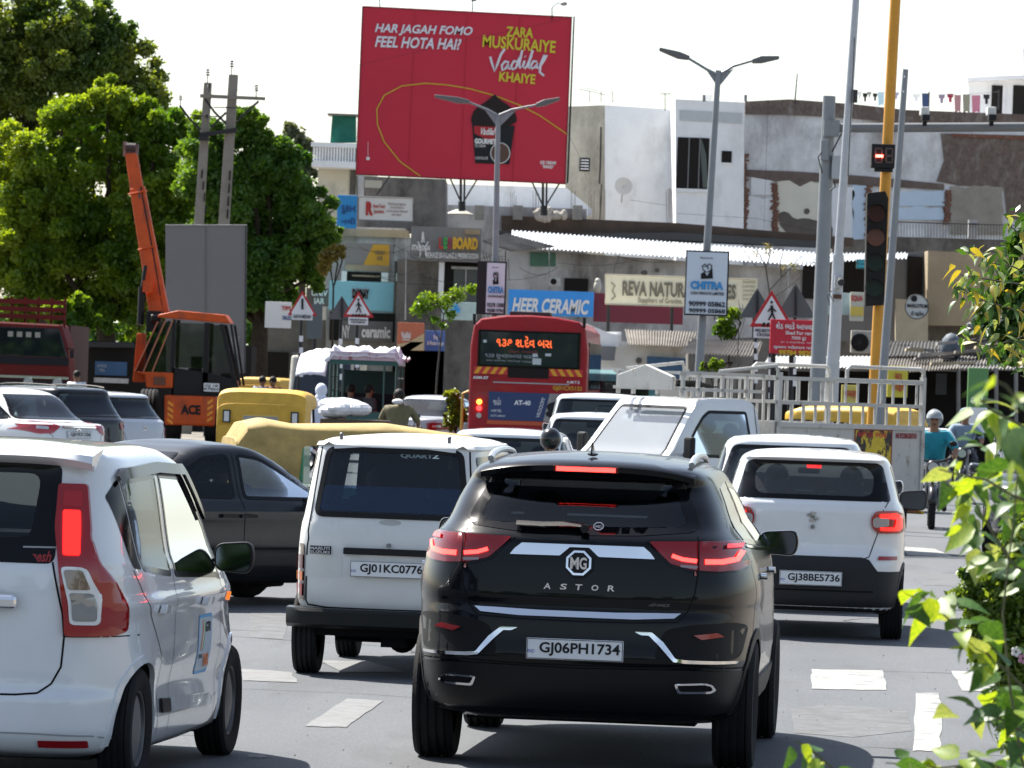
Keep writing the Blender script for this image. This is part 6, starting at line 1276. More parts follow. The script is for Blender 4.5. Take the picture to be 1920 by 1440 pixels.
BRK = mat('brick_red', (.20, .085, .055), .9, var=.4, vscale=14, dirt=(.30, .27, .24), dscale=6, dlo=.55, dhi=.75)
BRKW = mat('brick_wall_old', (.16, .12, .10), .9, var=.35, vscale=8, dirt=(.32, .30, .27), dscale=3, dlo=.5, dhi=.8, bump=.6, bscale=12)
CONC = mat('concrete', (.24, .23, .21), .9, var=.2, vscale=3, bump=.3, bscale=15)
RUST = mat('rusty_steel', (.09, .045, .03), .8, var=.3, vscale=6)
DSTEEL = mat('dark_steel', (.03, .03, .032), .6)
GALV = mat('galvanised_pole', (.22, .235, .25), .5, metal=.2, var=.1, vscale=3, dirt=(.16, .15, .14), dscale=3, dlo=.6, dhi=.8)
SHEET = mat('bright_roof_sheet', (.66, .68, .70), .35, metal=.2, var=.06, vscale=1)
SHEET_O = mat('old_roof_sheet', (.20, .18, .16), .8, var=.35, vscale=2, dirt=(.08, .07, .06), dscale=1.2)
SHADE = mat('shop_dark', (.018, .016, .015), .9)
SHUT = mat('shutter_grey', (.16, .16, .165), .6, var=.15, vscale=2)
def corrugated(S, name, p0, p1, p2, p3, D0, D1, m, n=60, amp=.02, parent=None):
    "p0-p1 the eave at distance D0, p3-p2 the ridge at distance D1; ridges run from eave to ridge"
    a, b = S.L(*p0, D0), S.L(*p1, D0); c, d = S.L(*p2, D1), S.L(*p3, D1); vs = []; fs = []
    for i in range(n * 4 + 1):
        t = i / (n * 4); z = amp * math.sin(t * n * 2 * PI); u = a.lerp(b, t); v = d.lerp(c, t); vs += [u + Vector((0, 0, z)), v + Vector((0, 0, z)), v + Vector((0, 0, z - .01)), u + Vector((0, 0, z - .01))]
    for i in range(n * 4):
        k = i * 4; fs += [(k, k + 4, k + 5, k + 1), (k + 3, k + 2, k + 6, k + 7), (k, k + 3, k + 7, k + 4)]
    mb = MB(); mb.add(vs, fs); return mb.build(name, m, parent or S.r, smooth=False)
# ------------------------------------------------------------------ right-hand upper blocks
S = Site('white_block', 'bright white house block with a dark barred window beside the bare brick wall', 'building', 1330, 200)
S.slab('wall', [(1270, 800), (1266, 186), (1396, 192), (1392, 800)], PL_W, depth=7, ground=True)
S.slab('parapet_band', [(1274, 206), (1274, 226), (1392, 232), (1392, 212)], mat('pale_band', (.50, .53, .55), .7, var=.1), D=199.97, depth=.02)
wd = S.rect('window', 1269, 258, 1329, 354, SHADE, D=199.96, depth=.05)
for x in (1290, 1310): S.rect('window_bar', x, 258, x + 2, 354, STEEL, D=199.92, depth=.03, parent=wd)
S.slab('curtain', [(1312, 262), (1316, 262), (1324, 290), (1328, 352), (1318, 352)], mat('curtain_grey', (.10, .12, .11), .9), D=199.94, depth=.02, parent=wd)
S.rect('window_frame', 1266, 354, 1332, 360, PL_W, D=199.9, depth=.1); w2 = S.rect('small_window', 1353, 283, 1372, 305, SHADE, D=199.96, depth=.04)
S.rect('window_frame', 1351, 305, 1374, 308, PL_W, D=199.93, depth=.07)
for px in (1320, 1398): S.pole('roof_pipe', px, 190, px, 178, .06, .06, GALV, foot=False)
S.slab('water_tank', [(1320, 188), (1318, 178), (1336, 178), (1334, 188)], mat('tank_white', (.6, .6, .58), .6), D=203, depth=.6)
for px, y0_, y1_ in ((1490, 196, 138),): S.pole('aerial_pole', px, y0_, px + 5, y1_, .03, .02, DSTEEL, foot=False)
S.stroke([(1247, 208), (1247, 175)], DSTEEL, .8, name='aerial_mast'); S.stroke([(1238, 176), (1258, 176)], DSTEEL, .8, name='aerial_bar')
S = Site('brick_wall_building', 'long half-demolished brick wall with torn plaster and pale blue room traces', 'building', 1650, 204)
S.slab('wall', [(1396, 800), (1396, 192), (1480, 190), (1600, 198), (1700, 210), (1960, 220), (1960, 800)], mat('torn_plaster', (.74, .74, .74), .9, var=.22, vscale=1.6, dirt=(.24, .20, .18), dscale=.7, dlo=.46, dhi=.76, bump=.5, bscale=9), depth=7, ground=True)
S.slab('top_course', [(1397, 190), (1480, 186), (1600, 195), (1700, 206), (1960, 216), (1960, 236), (1700, 232), (1600, 222), (1480, 215), (1397, 214)], BRKW, D=203.9, depth=.3)
def ragged(x0, y0, x1, y1, e=4, step=14):
    p = []
    n = max(2, int((x1 - x0) / step))
    for i in range(n): p.append((x0 + (x1 - x0) * i / n, y0 + random.uniform(-e, e)))
    p.append((x1, y0)); m_ = max(2, int((y1 - y0) / step))
    for i in range(1, m_): p.append((x1 + random.uniform(-e, e), y0 + (y1 - y0) * i / m_))
    p.append((x1, y1)); p.append((x0, y1))
    return p
random.seed(4)
for (x0, y0, x1, y1, m_, nm) in ((1408, 330, 1450, 365, PL_W, 'wall_patch'), (1400, 370, 1448, 438, PL_W, 'wall_patch'), (1458, 340, 1545, 450, mat('cream_room', (.74, .71, .60), .85, var=.08, vscale=1), 'wall_patch'), (1560, 350, 1600, 460, PL_W, 'wall_patch'), (1598, 345, 1624, 455, mat('pale_blue_room', (.58, .70, .82), .8, var=.06, vscale=1), 'wall_patch'), (1685, 358, 1772, 386, MATS['pale_blue_room'], 'wall_patch'), (1685, 390, 1770, 412, MATS['pale_blue_room'], 'wall_patch'), (1782, 350, 1880, 440, mat('stained_beige', (.34, .31, .26), .9, var=.25, vscale=1.2), 'wall_patch')):
    S.slab(nm, ragged(x0, y0, x1, y1), m_, D=203.93, depth=.08)
S.slab('brown_render', [(1398, 318), (1500, 322), (1620, 330), (1770, 345), (1770, 356), (1620, 348), (1520, 340), (1500, 350), (1480, 338), (1455, 340), (1398, 330)], mat('brown_render', (.17, .13, .11), .95, var=.3, vscale=3), D=203.92, depth=.07)
S.slab('fallen_render', rounded([(1457, 400), (1475, 395), (1490, 412), (1510, 408), (1535, 415), (1562, 420), (1560, 455), (1500, 452), (1465, 430)], .25, 1), mat('bare_render', (.14, .12, .105), .95, var=.2, vscale=3), D=203.9, depth=.03)
S.slab('fallen_render', rounded([(1508, 392), (1516, 390), (1519, 398), (1512, 403), (1507, 398)], .25, 1), MATS['bare_render'], D=203.9, depth=.03)
S.slab('dark_brick_field', [(1764, 250), (1960, 255), (1960, 420), (1888, 410), (1882, 350), (1800, 348), (1756, 340), (1770, 300)], BRKW, D=203.94, depth=.09)
S.slab('red_brick_course', [(1784, 250), (1960, 256), (1960, 264), (1784, 256)], BRK, D=203.9, depth=.03)
bme = MB(); bme.box(-.11, .11, -.04, .06, -.032, .032); bo = None; k_ = 0
for (cx, y0, y1, wx) in ((1396, 290, 440, 1), (1453, 345, 440, 1), (1628, 350, 450, 1), (1777, 358, 420, 1)):
    y = y0
    while y < y1:
        for j in range(wx):
            p = S.L(cx + random.uniform(-4, 4), y, 203.9)
            if bo is None: bo = bme.build('brick', BRK, S.r, bev=0); b_ = bo
            else: b_ = bo.copy(); COL.objects.link(b_); b_.parent = S.r
            b_.location = p + Vector((0, random.uniform(-.03, .03), 0)); b_.rotation_euler = (0, random.uniform(-.06, .06), random.uniform(-.15, .15))
        y += 3.6
# terrace railing in front
S = Site('roof_terrace', 'dark roof slab with a thin iron terrace railing below the demolished brick wall', 'building', 1780, 196)
S.slab('terrace_slab', [(1560, 452), (1680, 444), (1960, 452), (1960, 476), (1560, 478)], mat('slab_dark', (.10, .09, .08), .95, var=.3, dirt=(.2, .19, .17), dscale=1), depth=5)
for k in range(48): S.stroke([(1684 + k * 5.6, 416 + k * .2), (1684 + k * 5.6, 444 + k * .2)], DSTEEL, .55, name='railing_bar', n=4)
S.stroke([(1682, 416), (1960, 424)], PLASTIC2, 1.2, name='top_rail'); S.rect('railing_post', 1816, 412, 1832, 446, PL_G, depth=.3)
S = Site('rooftop_house', 'pale house corner with an upper door and window at the top right corner', 'building', 1890, 214)
S.slab('wall', [(1816, 800), (1816, 152), (1960, 142), (1960, 800)], PL_W, depth=6, ground=True); S.slab('ledge', [(1814, 146), (1960, 138), (1960, 146), (1814, 153)], PL_W, D=213.4, depth=1)
S.slab('upper_room', [(1916, 140), (1916, 92), (1960, 92), (1960, 140)], PL_W, D=216, depth=4)
dr = S.rect('door', 1859, 160, 1880, 215, SHADE, D=213.95, depth=.04); S.rect('door_frame', 1880, 158, 1884, 215, PL_W, D=213.9, depth=.1); S.rect('window', 1899, 160, 1925, 215, SHADE, D=213.95, depth=.04)
cols = [('white', (.6, .6, .6)), ('black', (.02, .02, .02)), ('grey', (.25, .25, .25)), ('dark', (.03, .03, .035)), ('pale blue', (.40, .55, .62)), ('white', (.6, .6, .62)), ('violet', (.30, .30, .45)), ('white', (.65, .65, .65)), ('navy', (.03, .05, .12)), ('mauve', (.22, .17, .24)), ('dark red', (.25, .02, .05)), ('pink brown', (.30, .16, .17)), ('olive', (.20, .20, .15)), ('rose', (.38, .14, .2)), ('black', (.02, .02, .025))]
ordn = 'first second third fourth fifth sixth seventh eighth ninth tenth eleventh twelfth thirteenth fourteenth fifteenth'.split()
xs_ = [1612, 1622, 1630, 1641, 1652, 1664, 1680, 1718, 1735, 1766, 1782, 1796, 1812, 1830, 1850]; ws_ = [8, 9, 8, 9, 12, 9, 12, 14, 13, 12, 12, 13, 14, 16, 12]; hs_ = [14, 16, 10, 14, 26, 24, 12, 14, 34, 16, 16, 34, 36, 34, 18]
for k, ((cn, cc), x, w_, h_) in enumerate(zip(cols, xs_, ws_, hs_)):
    y = 172 + (x - 1600) * .02 + (2 if k % 2 else 0); c = MB(); q = [P(x - w_ / 2, y, 209), P(x + w_ / 2, y, 209), P(x + w_ / 2 - 1, y + h_, 209), P(x - w_ / 2 + 1, y + h_, 209)]; o3 = q[0].copy(); pts = []
    if h_ < 20: pts = [q[0], q[1], q[1].lerp(q[2], .45), q[1].lerp(q[2], .45).lerp(q[0].lerp(q[3], .45), .25), q[2].lerp(q[3], .25), q[3].lerp(q[2], .25), q[0].lerp(q[3], .45).lerp(q[1].lerp(q[2], .45), .25), q[0].lerp(q[3], .45)]
    else: pts = [q[0], q[1], q[2], q[2].lerp(q[3], .4) + Vector((0, 0, .08)), q[3]]
    c.prism([p - o3 for p in pts], (0, .03, 0)); o = c.build('garment', mat('garment_%d' % k, cc, .9, var=.2, vscale=8)); o.location = o3; o.rotation_euler.z = random.uniform(-.15, .15)
    tag(o, '%s garment on the rooftop washing line, %s from the left' % (cn, ordn[k]), 'clothing', 'washing on the rooftop line')
S = Site('washing_line', 'thin washing line strung along the roof above the brick wall', 'washing line', 1730, 209)
S.stroke([(1600, 171), (1700, 174), (1800, 178), (1872, 172)], GALV, .4, name='line', n=4); S.pole('line_post', 1600, 200, 1600, 168, .03, .03, DSTEEL, foot=False); S.pole('line_post', 1872, 205, 1873, 168, .03, .03, DSTEEL, foot=False); S.pole('line_post', 1741, 212, 1742, 172, .03, .03, DSTEEL, foot=False)
# ------------------------------------------------------------------ pale blocks in the middle
S = Site('pale_block', 'grey white windowless house wall with a satellite dish right of the red billboard', 'building', 1170, 206)
S.slab('wall', [(1134, 800), (1134, 197), (1268, 206), (1268, 800)], PL_W, depth=8, ground=True)
S.slab('side_wall', [(1060, 800), (1060, 200), (1134, 197), (1134, 800)], PL_B, D=206.05, depth=7, ground=True)
v = S.rect('vent_window', 1087, 296, 1106, 321, SHADE, D=206.0, depth=.04)
for k in range(4): S.rect('louvre', 1089, 299 + k * 5.5, 1104, 301.5 + k * 5.5, WHITE, D=205.95, depth=.03, parent=v)
S.stroke([(1127, 238), (1126, 300), (1124, 345)], DSTEEL, 1.6, D=205.9, name='drain_pipe'); S.stroke([(1128, 345), (1124, 425)], DSTEEL, 1.2, D=205.9, name='drain_pipe')
c = MB(); o_ = S.L(1169, 349, 204.5); c.lathe([(.0, .06), (.18, .04), (.33, -.02), (.345, -.03), (.32, -.03), (.17, .03), (0, .045)], (0, 0, 0), 'y', 24); c.cyl((0, .02, 0), (.05, .6, -.5), .03, n=6); dsh = c.build('satellite_dish', mat('dish_grey', (.42, .42, .41), .6), S.r, smooth=True); dsh.location = o_; dsh.rotation_euler = (-.2, 0, .2)
for k in range(8): S.stroke([(1250 + k % 4 * 3.2, 425), (1249 + k % 4 * 3.4 + random.uniform(-1, 1), 352 + random.uniform(0, 12))], RUST, .5, D=200 + k * .1, name='rebar', n=4)
for k in range(3): S.stroke([(1112 - 7 + k * 22, 196 - 4), (1112 - 7 + k * 22, 170)], DSTEEL, .7, name='aerial_mast')
S.stroke([(1085, 167), (1112, 172), (1135, 178)], DSTEEL, .6, name='aerial_bar'); S.stroke([(1095, 164), (1120, 170)], DSTEEL, .5, name='aerial_bar')
S = Site('low_roof_block', 'low grey roof level with exposed concrete stubs and rebar under the billboard', 'building', 980, 190)
S.slab('wall', [(835, 800), (835, 384), (1100, 392), (1100, 800)], PL_G, depth=6, ground=True)
S.slab('back_wall', [(835, 390), (835, 345), (1062, 352), (1110, 392), (1110, 404), (835, 400)], PL_W, D=196.2, depth=1)
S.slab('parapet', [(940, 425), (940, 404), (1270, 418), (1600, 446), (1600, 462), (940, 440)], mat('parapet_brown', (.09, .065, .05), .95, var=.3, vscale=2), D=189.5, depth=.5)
S.slab('painted_eave_shadow', [(935, 440), (1270, 436), (1560, 454), (1560, 466), (1270, 452), (930, 432)], mat('eave_shadow_tone', (.05, .055, .06), .9), D=188.9, depth=.4)  # dark strip painted as the shadow under the eave
for px in (890, 962, 1074): S.rect('column_stub', px, 385, px + 18, 412, CONC, D=189.2, depth=.35)
for px0 in (958, 1000, 1070, 1104, 1125):
    for k in range(4): S.stroke([(px0 + k * 3, 412), (px0 + k * 3.2 + random.uniform(-1, 1), 352 + random.uniform(0, 15))], RUST, .5, D=189.3 + .1 * k, name='rebar', n=4)
c = MB(); random.seed(8)
for k in range(14): c.ball(S.L(1010 + random.uniform(0, 50), 404 + random.uniform(-8, 6), 189), (random.uniform(.1, .35), .2, random.uniform(.08, .2)), 7, 5)
c.build('rubble_sacks', mat('sack', (.40, .36, .32), .9, var=.4, vscale=2), S.r, kind='stuff')
c = MB(); vs = [S.L(836, 404, 188)]; c.lathe([(0, .0), (.15, -.02), (.5, -.17), (.42, -.19), (0, -.1)], S.L(862, 392, 188), 'z', 20); c.build('tin_cone', mat('cone_tin', (.40, .38, .32), .6), S.r, smooth=True)
# ------------------------------------------------------------------ billboard
S = Site('billboard', 'big red advertising billboard on steel posts above the shops', 'billboard', 870, 172); BR = mat('billboard_red', (.52, .006, .035), .5, var=.06, vscale=.5, bump=.35, bscale=1.6); D_ = 172
bd = S.slab('panel', [(680, 12), (1072, 32), (1060, 345), (667, 327)], BR, depth=.1); S.slab('backing_sheet', [(681, 13), (1071, 33), (1059, 344), (668, 326)], mat('backing_grey', (.20, .20, .21), .7), D=172.12, depth=.06)
S.stroke([(680, 12), (1072, 32), (1060, 345), (667, 327), (680, 12)], mat('panel_edge', (.15, .01, .02), .6), 1.3, name='panel_edge')
for xx_ in (778, 876, 974): S.stroke([(xx_, 17 + (xx_ - 680) * .051), (xx_ - 13, 331 + (xx_ - 680) * .047)], mat('seam_red', (.40, .006, .03), .6), .35, name='vinyl_seam')
S.slab('panel_side_frame', [(1075, 32), (1078, 30), (1066, 342), (1062, 345)], DSTEEL, D=172.3, depth=.1)
WB = mat('board_white_print', (.70, .72, .80), .6); YB = mat('board_yellow_print', (.62, .55, .03), .6); RD = -.035
S.text('HAR JAGAH FOMO', 703, 47, 886, 68, WB, parent=None, bold=.025, shear=.25, rot=.0); S.text('FEEL HOTA HAI?', 703, 70, 865, 91, WB, bold=.025, shear=.25)
S.text('ZARA', 949, 51, 1000, 70, YB, bold=.025, rot=.03); S.text('MUSKURAIYE', 905, 71, 1042, 94, YB, bold=.02, rot=.05); S.text('KHAIYE', 936, 137, 1004, 155, YB, bold=.025, rot=.05)
sc_ = [[(985, 292), (994, 325), (1008, 366), (1022, 330), (1040, 280), (1060, 252)], [(1082, 322), (1062, 315), (1044, 336), (1048, 362), (1064, 352), (1080, 326), (1078, 350), (1092, 354)], [(1126, 318), (1108, 314), (1093, 338), (1100, 358), (1118, 348), (1134, 300), (1150, 258), (1134, 330), (1140, 352)], [(1162, 312), (1152, 342), (1164, 352), (1174, 340)], [(1174, 340), (1196, 290), (1204, 258), (1190, 300), (1180, 345), (1192, 352)], [(1226, 318), (1208, 314), (1194, 338), (1200, 354), (1216, 344), (1228, 322), (1224, 350), (1236, 350)], [(1236, 350), (1262, 310), (1276, 284), (1264, 284), (1244, 330), (1240, 372), (1262, 390)]]
for q in sc_:
    q = [(560 + x / 2.743, y / 2.743) for x, y in q]; S.stroke(q, WB, 2.3, name='script_letter', n=8)
S.stroke([(560 + 1163 / 2.743, 290 / 2.743), (560 + 1166 / 2.743, 293 / 2.743)], WB, 2.6, name='script_letter')
arc_ = [(626, 906), (520, 830), (440, 730), (405, 640), (402, 560), (440, 490), (530, 442), (650, 428), (760, 436), (880, 456), (1010, 492), (1130, 538), (1240, 594), (1380, 690)]
S.stroke([(560 + x / 2.743, y / 2.743) for x, y in arc_], YB, .9, name='yellow_loop')
# tub with a dark swirl
tub = S.slab('pictured_tub', [(885, 230), (965, 236), (955, 308), (891, 306)], mat('tub_black', (.012, .014, .018), .5), D=171.96, depth=.03)
S.slab('pictured_swirl', rounded([(883, 222), (890, 204), (912, 190), (924, 180), (928, 176), (936, 186), (955, 198), (968, 214), (969, 232), (930, 240), (884, 232)], .25, 1), mat('swirl_dark', (.02, .014, .014), .6), D=171.95, depth=.02, parent=tub)
S.slab('tub_label', [(889, 236), (930, 238), (926, 268), (889, 250)], mat('label_red', (.4, .01, .02), .6), D=171.94, depth=.015, parent=tub)
S.text('Vadilal', 902, 240, 929, 253, WHITE, D=171.93, parent=tub, shear=.4, bold=.02); S.text('GOURMET', 890, 260, 930, 270, WHITE, D=171.93, parent=tub, bold=.05); S.text('ICE CREAM', 891, 271, 910, 276, WHITE, D=171.93, parent=tub); S.text('CHOCOLATE', 891, 294, 915, 299, WHITE, D=171.93, parent=tub)
el = [(938 + 18 * math.cos(a), 287 + 19 * math.sin(a)) for a in np.linspace(0, 2 * PI, 20)[:-1]]; S.slab('label_disc', el, mat('disc_brown', (.09, .045, .03), .6), D=171.93, depth=.01, parent=tub); S.stroke(el + [el[0]], WHITE, .8, D=171.93, parent=tub, name='disc_edge')
S.text('ICE CREAM\n*SWAD*', 1013, 302, 1042, 316, WHITE, bold=.04); S.rect('square_mark', 687, 294, 693, 300, WHITE, D=171.95, depth=.02); S.stroke([(690, 266), (690, 292)], WHITE, .4)
for (x, y) in ((866, 338), (1020, 346)):
    S.stroke([(x - 2, y - 4), (x - 2, y + 58)], DSTEEL, 2.6, D=172.6, name='post'); S.stroke([(x + 5, y - 4), (x + 4, y + 56)], DSTEEL, 2.0, D=172.9, name='post'); S.stroke([(x - 22, y - 4), (x - 2, y + 40)], DSTEEL, 1.6, D=172.6, name='brace'); S.stroke([(x + 30, y - 4), (x + 2, y + 42)], DSTEEL, 1.6, D=172.6, name='brace'); S.pole('post', x, y + 58, x, y + 40, .12, .12, DSTEEL, D=172.7, foot=False)
S.stroke([(732, 328), (706, 365)], DSTEEL, 1.4, D=172.6, name='brace')
for px, k in ((712, 0), (886, 7), (1035, 24)): S.stroke([(px, 14 + k), (px, -10 + k)], DSTEEL, 1.0, name='lamp_stalk')
S.stroke([(884, 0), (893, 0)], DSTEEL, 2.2, name='lamp'); S.stroke([(1035, 14), (1042, 8), (1050, 5)], DSTEEL, .8, name='lamp_stalk')
c = MB(); c.ball(S.L(1057, 7, 171.9), (.12, .1, .07), 12, 8); c.build('lamp', mat('lamp_grey', (.3, .3, .3), .5), S.r, smooth=True)
# ------------------------------------------------------------------ left upper building behind the tree
S = Site('balcony_house', 'cream house with a white balustrade and green cloth left of the billboard', 'building', 640, 196)
S.slab('wall', [(596, 800), (596, 302), (700, 306), (700, 800)], mat('cream_wall', (.66, .63, .52), .8, var=.1, vscale=1, dirt=(.3, .28, .24), dscale=1), depth=6, ground=True)
S.rect('balcony_floor', 584, 302, 684, 314, PL_W, D=194.2, depth=1.8); S.rect('balcony_top_rail', 583, 268, 684, 276, PL_W, D=194.3, depth=.25)
for k in range(18): S.rect('baluster', 587 + k * 5.4, 276, 590.2 + k * 5.4, 302, PL_W, D=194.4, depth=.12)
S.rect('balcony_back', 586, 276, 684, 302, mat('balcony_shade', (.12, .11, .10), .9), D=195.2, depth=.1)  # shade behind the balusters put into the panel's dark colour
S.slab('green_cloth', [(623, 216), (668, 216), (668, 268), (619, 268), (621, 240)], mat('green_cloth', (.01, .14, .10), .8, var=.3, vscale=3, bump=.6, bscale=5), D=194.6, depth=.05); S.rect('tin_cover', 614, 213, 670, 216, SHEET_O, D=194.2, depth=1.5)
S.rect('recess', 656, 312, 668, 365, PL_D, D=195.95, depth=.05)
# ------------------------------------------------------------------ shops left of centre
S = Site('sign_facade', 'grey shop block with stacked signs behind the crossing signs', 'building', 690, 178)
S.slab('wall', [(610, 800), (612, 424), (760, 428), (760, 800)], PL_G, depth=8, ground=True)
S.slab('upper_wall', [(668, 430), (668, 330), (836, 336), (836, 432)], PL_D, D=182, depth=5)
S.slab('pipe_column', [(671, 370), (671, 328), (682, 328), (682, 370)], PL_G, D=181.5, depth=.3)
S.rect('tan_ledge', 630, 430, 766, 444, PL_T, D=177.5, depth=.5); S.rect('balcony_front', 668, 444, 740, 458, PL_G, D=177.7, depth=.3)
S.rect('lean_sheet', 684, 338, 716, 352, mat('cream_sheet', (.38, .36, .30), .7), D=181.3, depth=.05)
for k, (x0, x1) in enumerate(((640, 650), (715, 728))): S.rect('white_column', x0, 508, x1, 528, PL_W, D=177.6, depth=.4)
rc = S.rect('open_storey', 650, 508, 715, 528, SHADE, D=177.85, depth=.1); S.rect('sill_bar', 660, 516, 712, 519, PL_T, D=177.8, depth=.05, parent=rc)
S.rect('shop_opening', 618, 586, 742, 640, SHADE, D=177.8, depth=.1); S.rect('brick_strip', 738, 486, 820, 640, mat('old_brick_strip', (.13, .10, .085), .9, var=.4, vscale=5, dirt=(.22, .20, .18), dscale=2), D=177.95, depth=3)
S.rect('wall_column', 740, 445, 772, 490, PL_G, D=177.6, depth=.4); S.rect('lower_wall', 470, 600, 760, 800, PL_D, D=178.2, depth=1)
for k in range(6): S.rect('shutter_panel', 500 + k * 46, 660, 540 + k * 46, 760, SHUT if k % 2 else SHADE, D=178.1, depth=.06)
def sign(name, label, x0, y0, x1, y1, D, m, texts, border=None, depth=.15, posts=()):
    S = Site(name, label, 'sign', (x0 + x1) / 2, D); b = S.rect('board', x0, y0, x1, y1, m, depth=depth, bev=.01)
    if border: S.stroke([(x0, y0 + (x0 - x1) * .017), (x1, y0 - (x0 - x1) * .017), (x1, y1 - (x0 - x1) * .017), (x0, y1 + (x0 - x1) * .017), (x0, y0 + (x0 - x1) * .017)], border, 1.0, name='board_edge')
    for t in texts: S.text(*t[:6], D=t[7] if len(t) > 7 else None, bold=t[6] if len(t) > 6 else .02)
    for (x, y) in posts: S.pole('post', x, y, x + 2, y1 - 2, .05, .05, DSTEEL, D=D + .25)
    return S
BLK = INK; BLUE_S = mat('sign_blue', (.03, .30, .72), .5); SKYB = mat('sign_pale_blue', (.28, .68, .82), .5, var=.04); DB = mat('dark_blue_print', (.02, .08, .25), .6); RP = mat('red_letters', (.45, .03, .03), .6)
sign('shop_sign', 'bright blue upright shop sign with dark lettering beside the tree', 632, 366, 669, 428, 176.4, BLUE_S, [('દુકાન', 640, 385, 667, 402, DB), ('નવી', 640, 408, 667, 420, DB)])
sign('shop_sign', 'white sign with a big red R left of the star sign', 672, 370, 774, 414, 176.4, mat('sign_white', (.75, .76, .78), .5), [('R', 686, 378, 700, 404, RP, .06), ('Red-Tech\nJunction', 700, 383, 722, 402, RP), ('Marketing Agents\nof all kinds of\nconstruction material\nand repair', 724, 380, 764, 406, mat('grey_letters', (.2, .12, .12), .6), 0)], border=mat('edge_grey', (.2, .2, .2), .6))
S = sign('shop_sign', 'grey and mustard angled shop sign under the balcony', 646, 456, 736, 510, 176, mat('sign_grey', (.27, .26, .25), .5), [('TRENDY\nHUB', 702, 470, 722, 488, mat('dim_grey_print', (.2, .17, .12), .6))]); S.slab('mustard_field', [(676, 507), (700, 458), (730, 459), (730, 508)], mat('mustard', (.70, .40, .04), .6), D=175.98, depth=.02); S.rect('lower_band', 648, 497, 730, 508, mat('tan_band', (.4, .33, .22), .6), D=175.97, depth=.02)
S = sign('shop_sign', 'large pale blue shop sign with small raised white letters', 617, 528, 738, 582, 175.5, SKYB, [('DAYNAY', 660, 540, 690, 558, mat('letter_face', (.5, .52, .55), .5), .05)], depth=.5); S.text('DAYNAY', 661, 542, 692, 560, DARK, D=175.48, bold=.06)  # second, dark offset copy of the letters is their painted shadow
sign('shop_sign', 'shop fascia with tall cut-out ceramic letters behind the green cart', 640, 602, 736, 640, 175.3, mat('fascia_grey', (.14, .14, .14), .6), [('NY', 642, 610, 656, 634, WHITE), ('ceramic', 678, 612, 732, 634, WHITE, .04)])
sign('shop_sign', 'partly hidden sign with white letters left of the pale blue sign', 574, 540, 616, 574, 176.5, mat('sign_brown', (.12, .09, .08), .6), [('UNIV\nIAR', 584, 544, 614, 570, WHITE, .03)])
sign('shop_sign', 'white sign with red and blue lettering under the tree edge', 497, 566, 546, 615, 160, mat('sign_white_c', (.7, .7, .7), .5), [('TIPS', 528, 574, 546, 582, RP, .03), ('SALES', 530, 592, 546, 600, DB, .03)])
S = Site('sign_facade', 'LED board shop front with a star emblem above the brick wall', 'building', 838, 174)
fc = S.rect('fascia', 770, 426, 902, 490, mat('fascia_zinc', (.20, .20, .205), .5, var=.1), depth=.5, D=173.5)
S.slab('cream_strip', [(872, 430), (900, 431), (900, 440), (872, 439)], PL_T, D=173.4, depth=.05)
star = [(793 + (17 if k % 2 == 0 else 6) * math.sin(k * PI / 5) * .62, 461 - (26 if k % 2 == 0 else 8) * math.cos(k * PI / 5)) for k in range(10)]
S.stroke(star + [star[0]], WHITE, 1.4, D=173.4, name='star_emblem', parent=fc); S.text('STAR SIGN', 772, 459, 806, 470, WHITE, D=173.4, parent=fc, bold=.04)
Yl = mat('led_yellow_letter', (.75, .42, .01), .4); 
for ch_, x0, x1, m_ in (('L', 823, 831, mat('led_red', (.5, .03, .02), .4)), ('E', 832, 839, mat('led_green', (.03, .35, .06), .4)), ('D', 840, 847, mat('led_pink', (.35, .02, .06), .4))): S.text(ch_, x0, 445, x1, 467, m_, D=173.3, parent=fc, bold=.06, depth=8)
S.text('BOARD', 849, 445, 896, 468, Yl, D=173.3, parent=fc, bold=.06, depth=8); S.text('SIGNAGE BRANDING & PRESENTATION', 799, 474, 897, 485, WHITE, D=173.4, parent=fc, bold=.03)
S.rect('wall', 740, 488, 905, 800, PL_D, D=174.1, depth=4, down=True); S.rect('white_column', 822, 492, 832, 570, PL_W, D=173.7, depth=.4); S.rect('upper_opening', 834, 492, 905, 572, SHADE, D=174.0, depth=.08)
wf = S.rect('window', 850, 505, 900, 565, mat('dull_glass', (.05, .06, .06), .2), D=173.9, depth=.05); S.rect('window_frame', 846, 500, 902, 505, PL_G, D=173.85, depth=.06, parent=wf); S.rect('window_frame', 872, 505, 874, 565, PL_G, D=173.85, depth=.05, parent=wf)
corrugated(S, 'roof_sheet', (905, 452), (958, 470), (1040, 462), (950, 438), 172, 175, SHEET_O, n=16, amp=.03)
for k in range(9): S.stroke([(905 + k * 6, 470 + k * 2), (915 + k * 5, 510 + (k % 3) * 8)], RUST, .8, D=173 + k * .1, name='roof_strut', n=4)
for k in range(4): S.stroke([(905, 484 + k * 9), (950, 480 + k * 10)], GALV, .8, D=173.2, name='roof_strut', n=4)
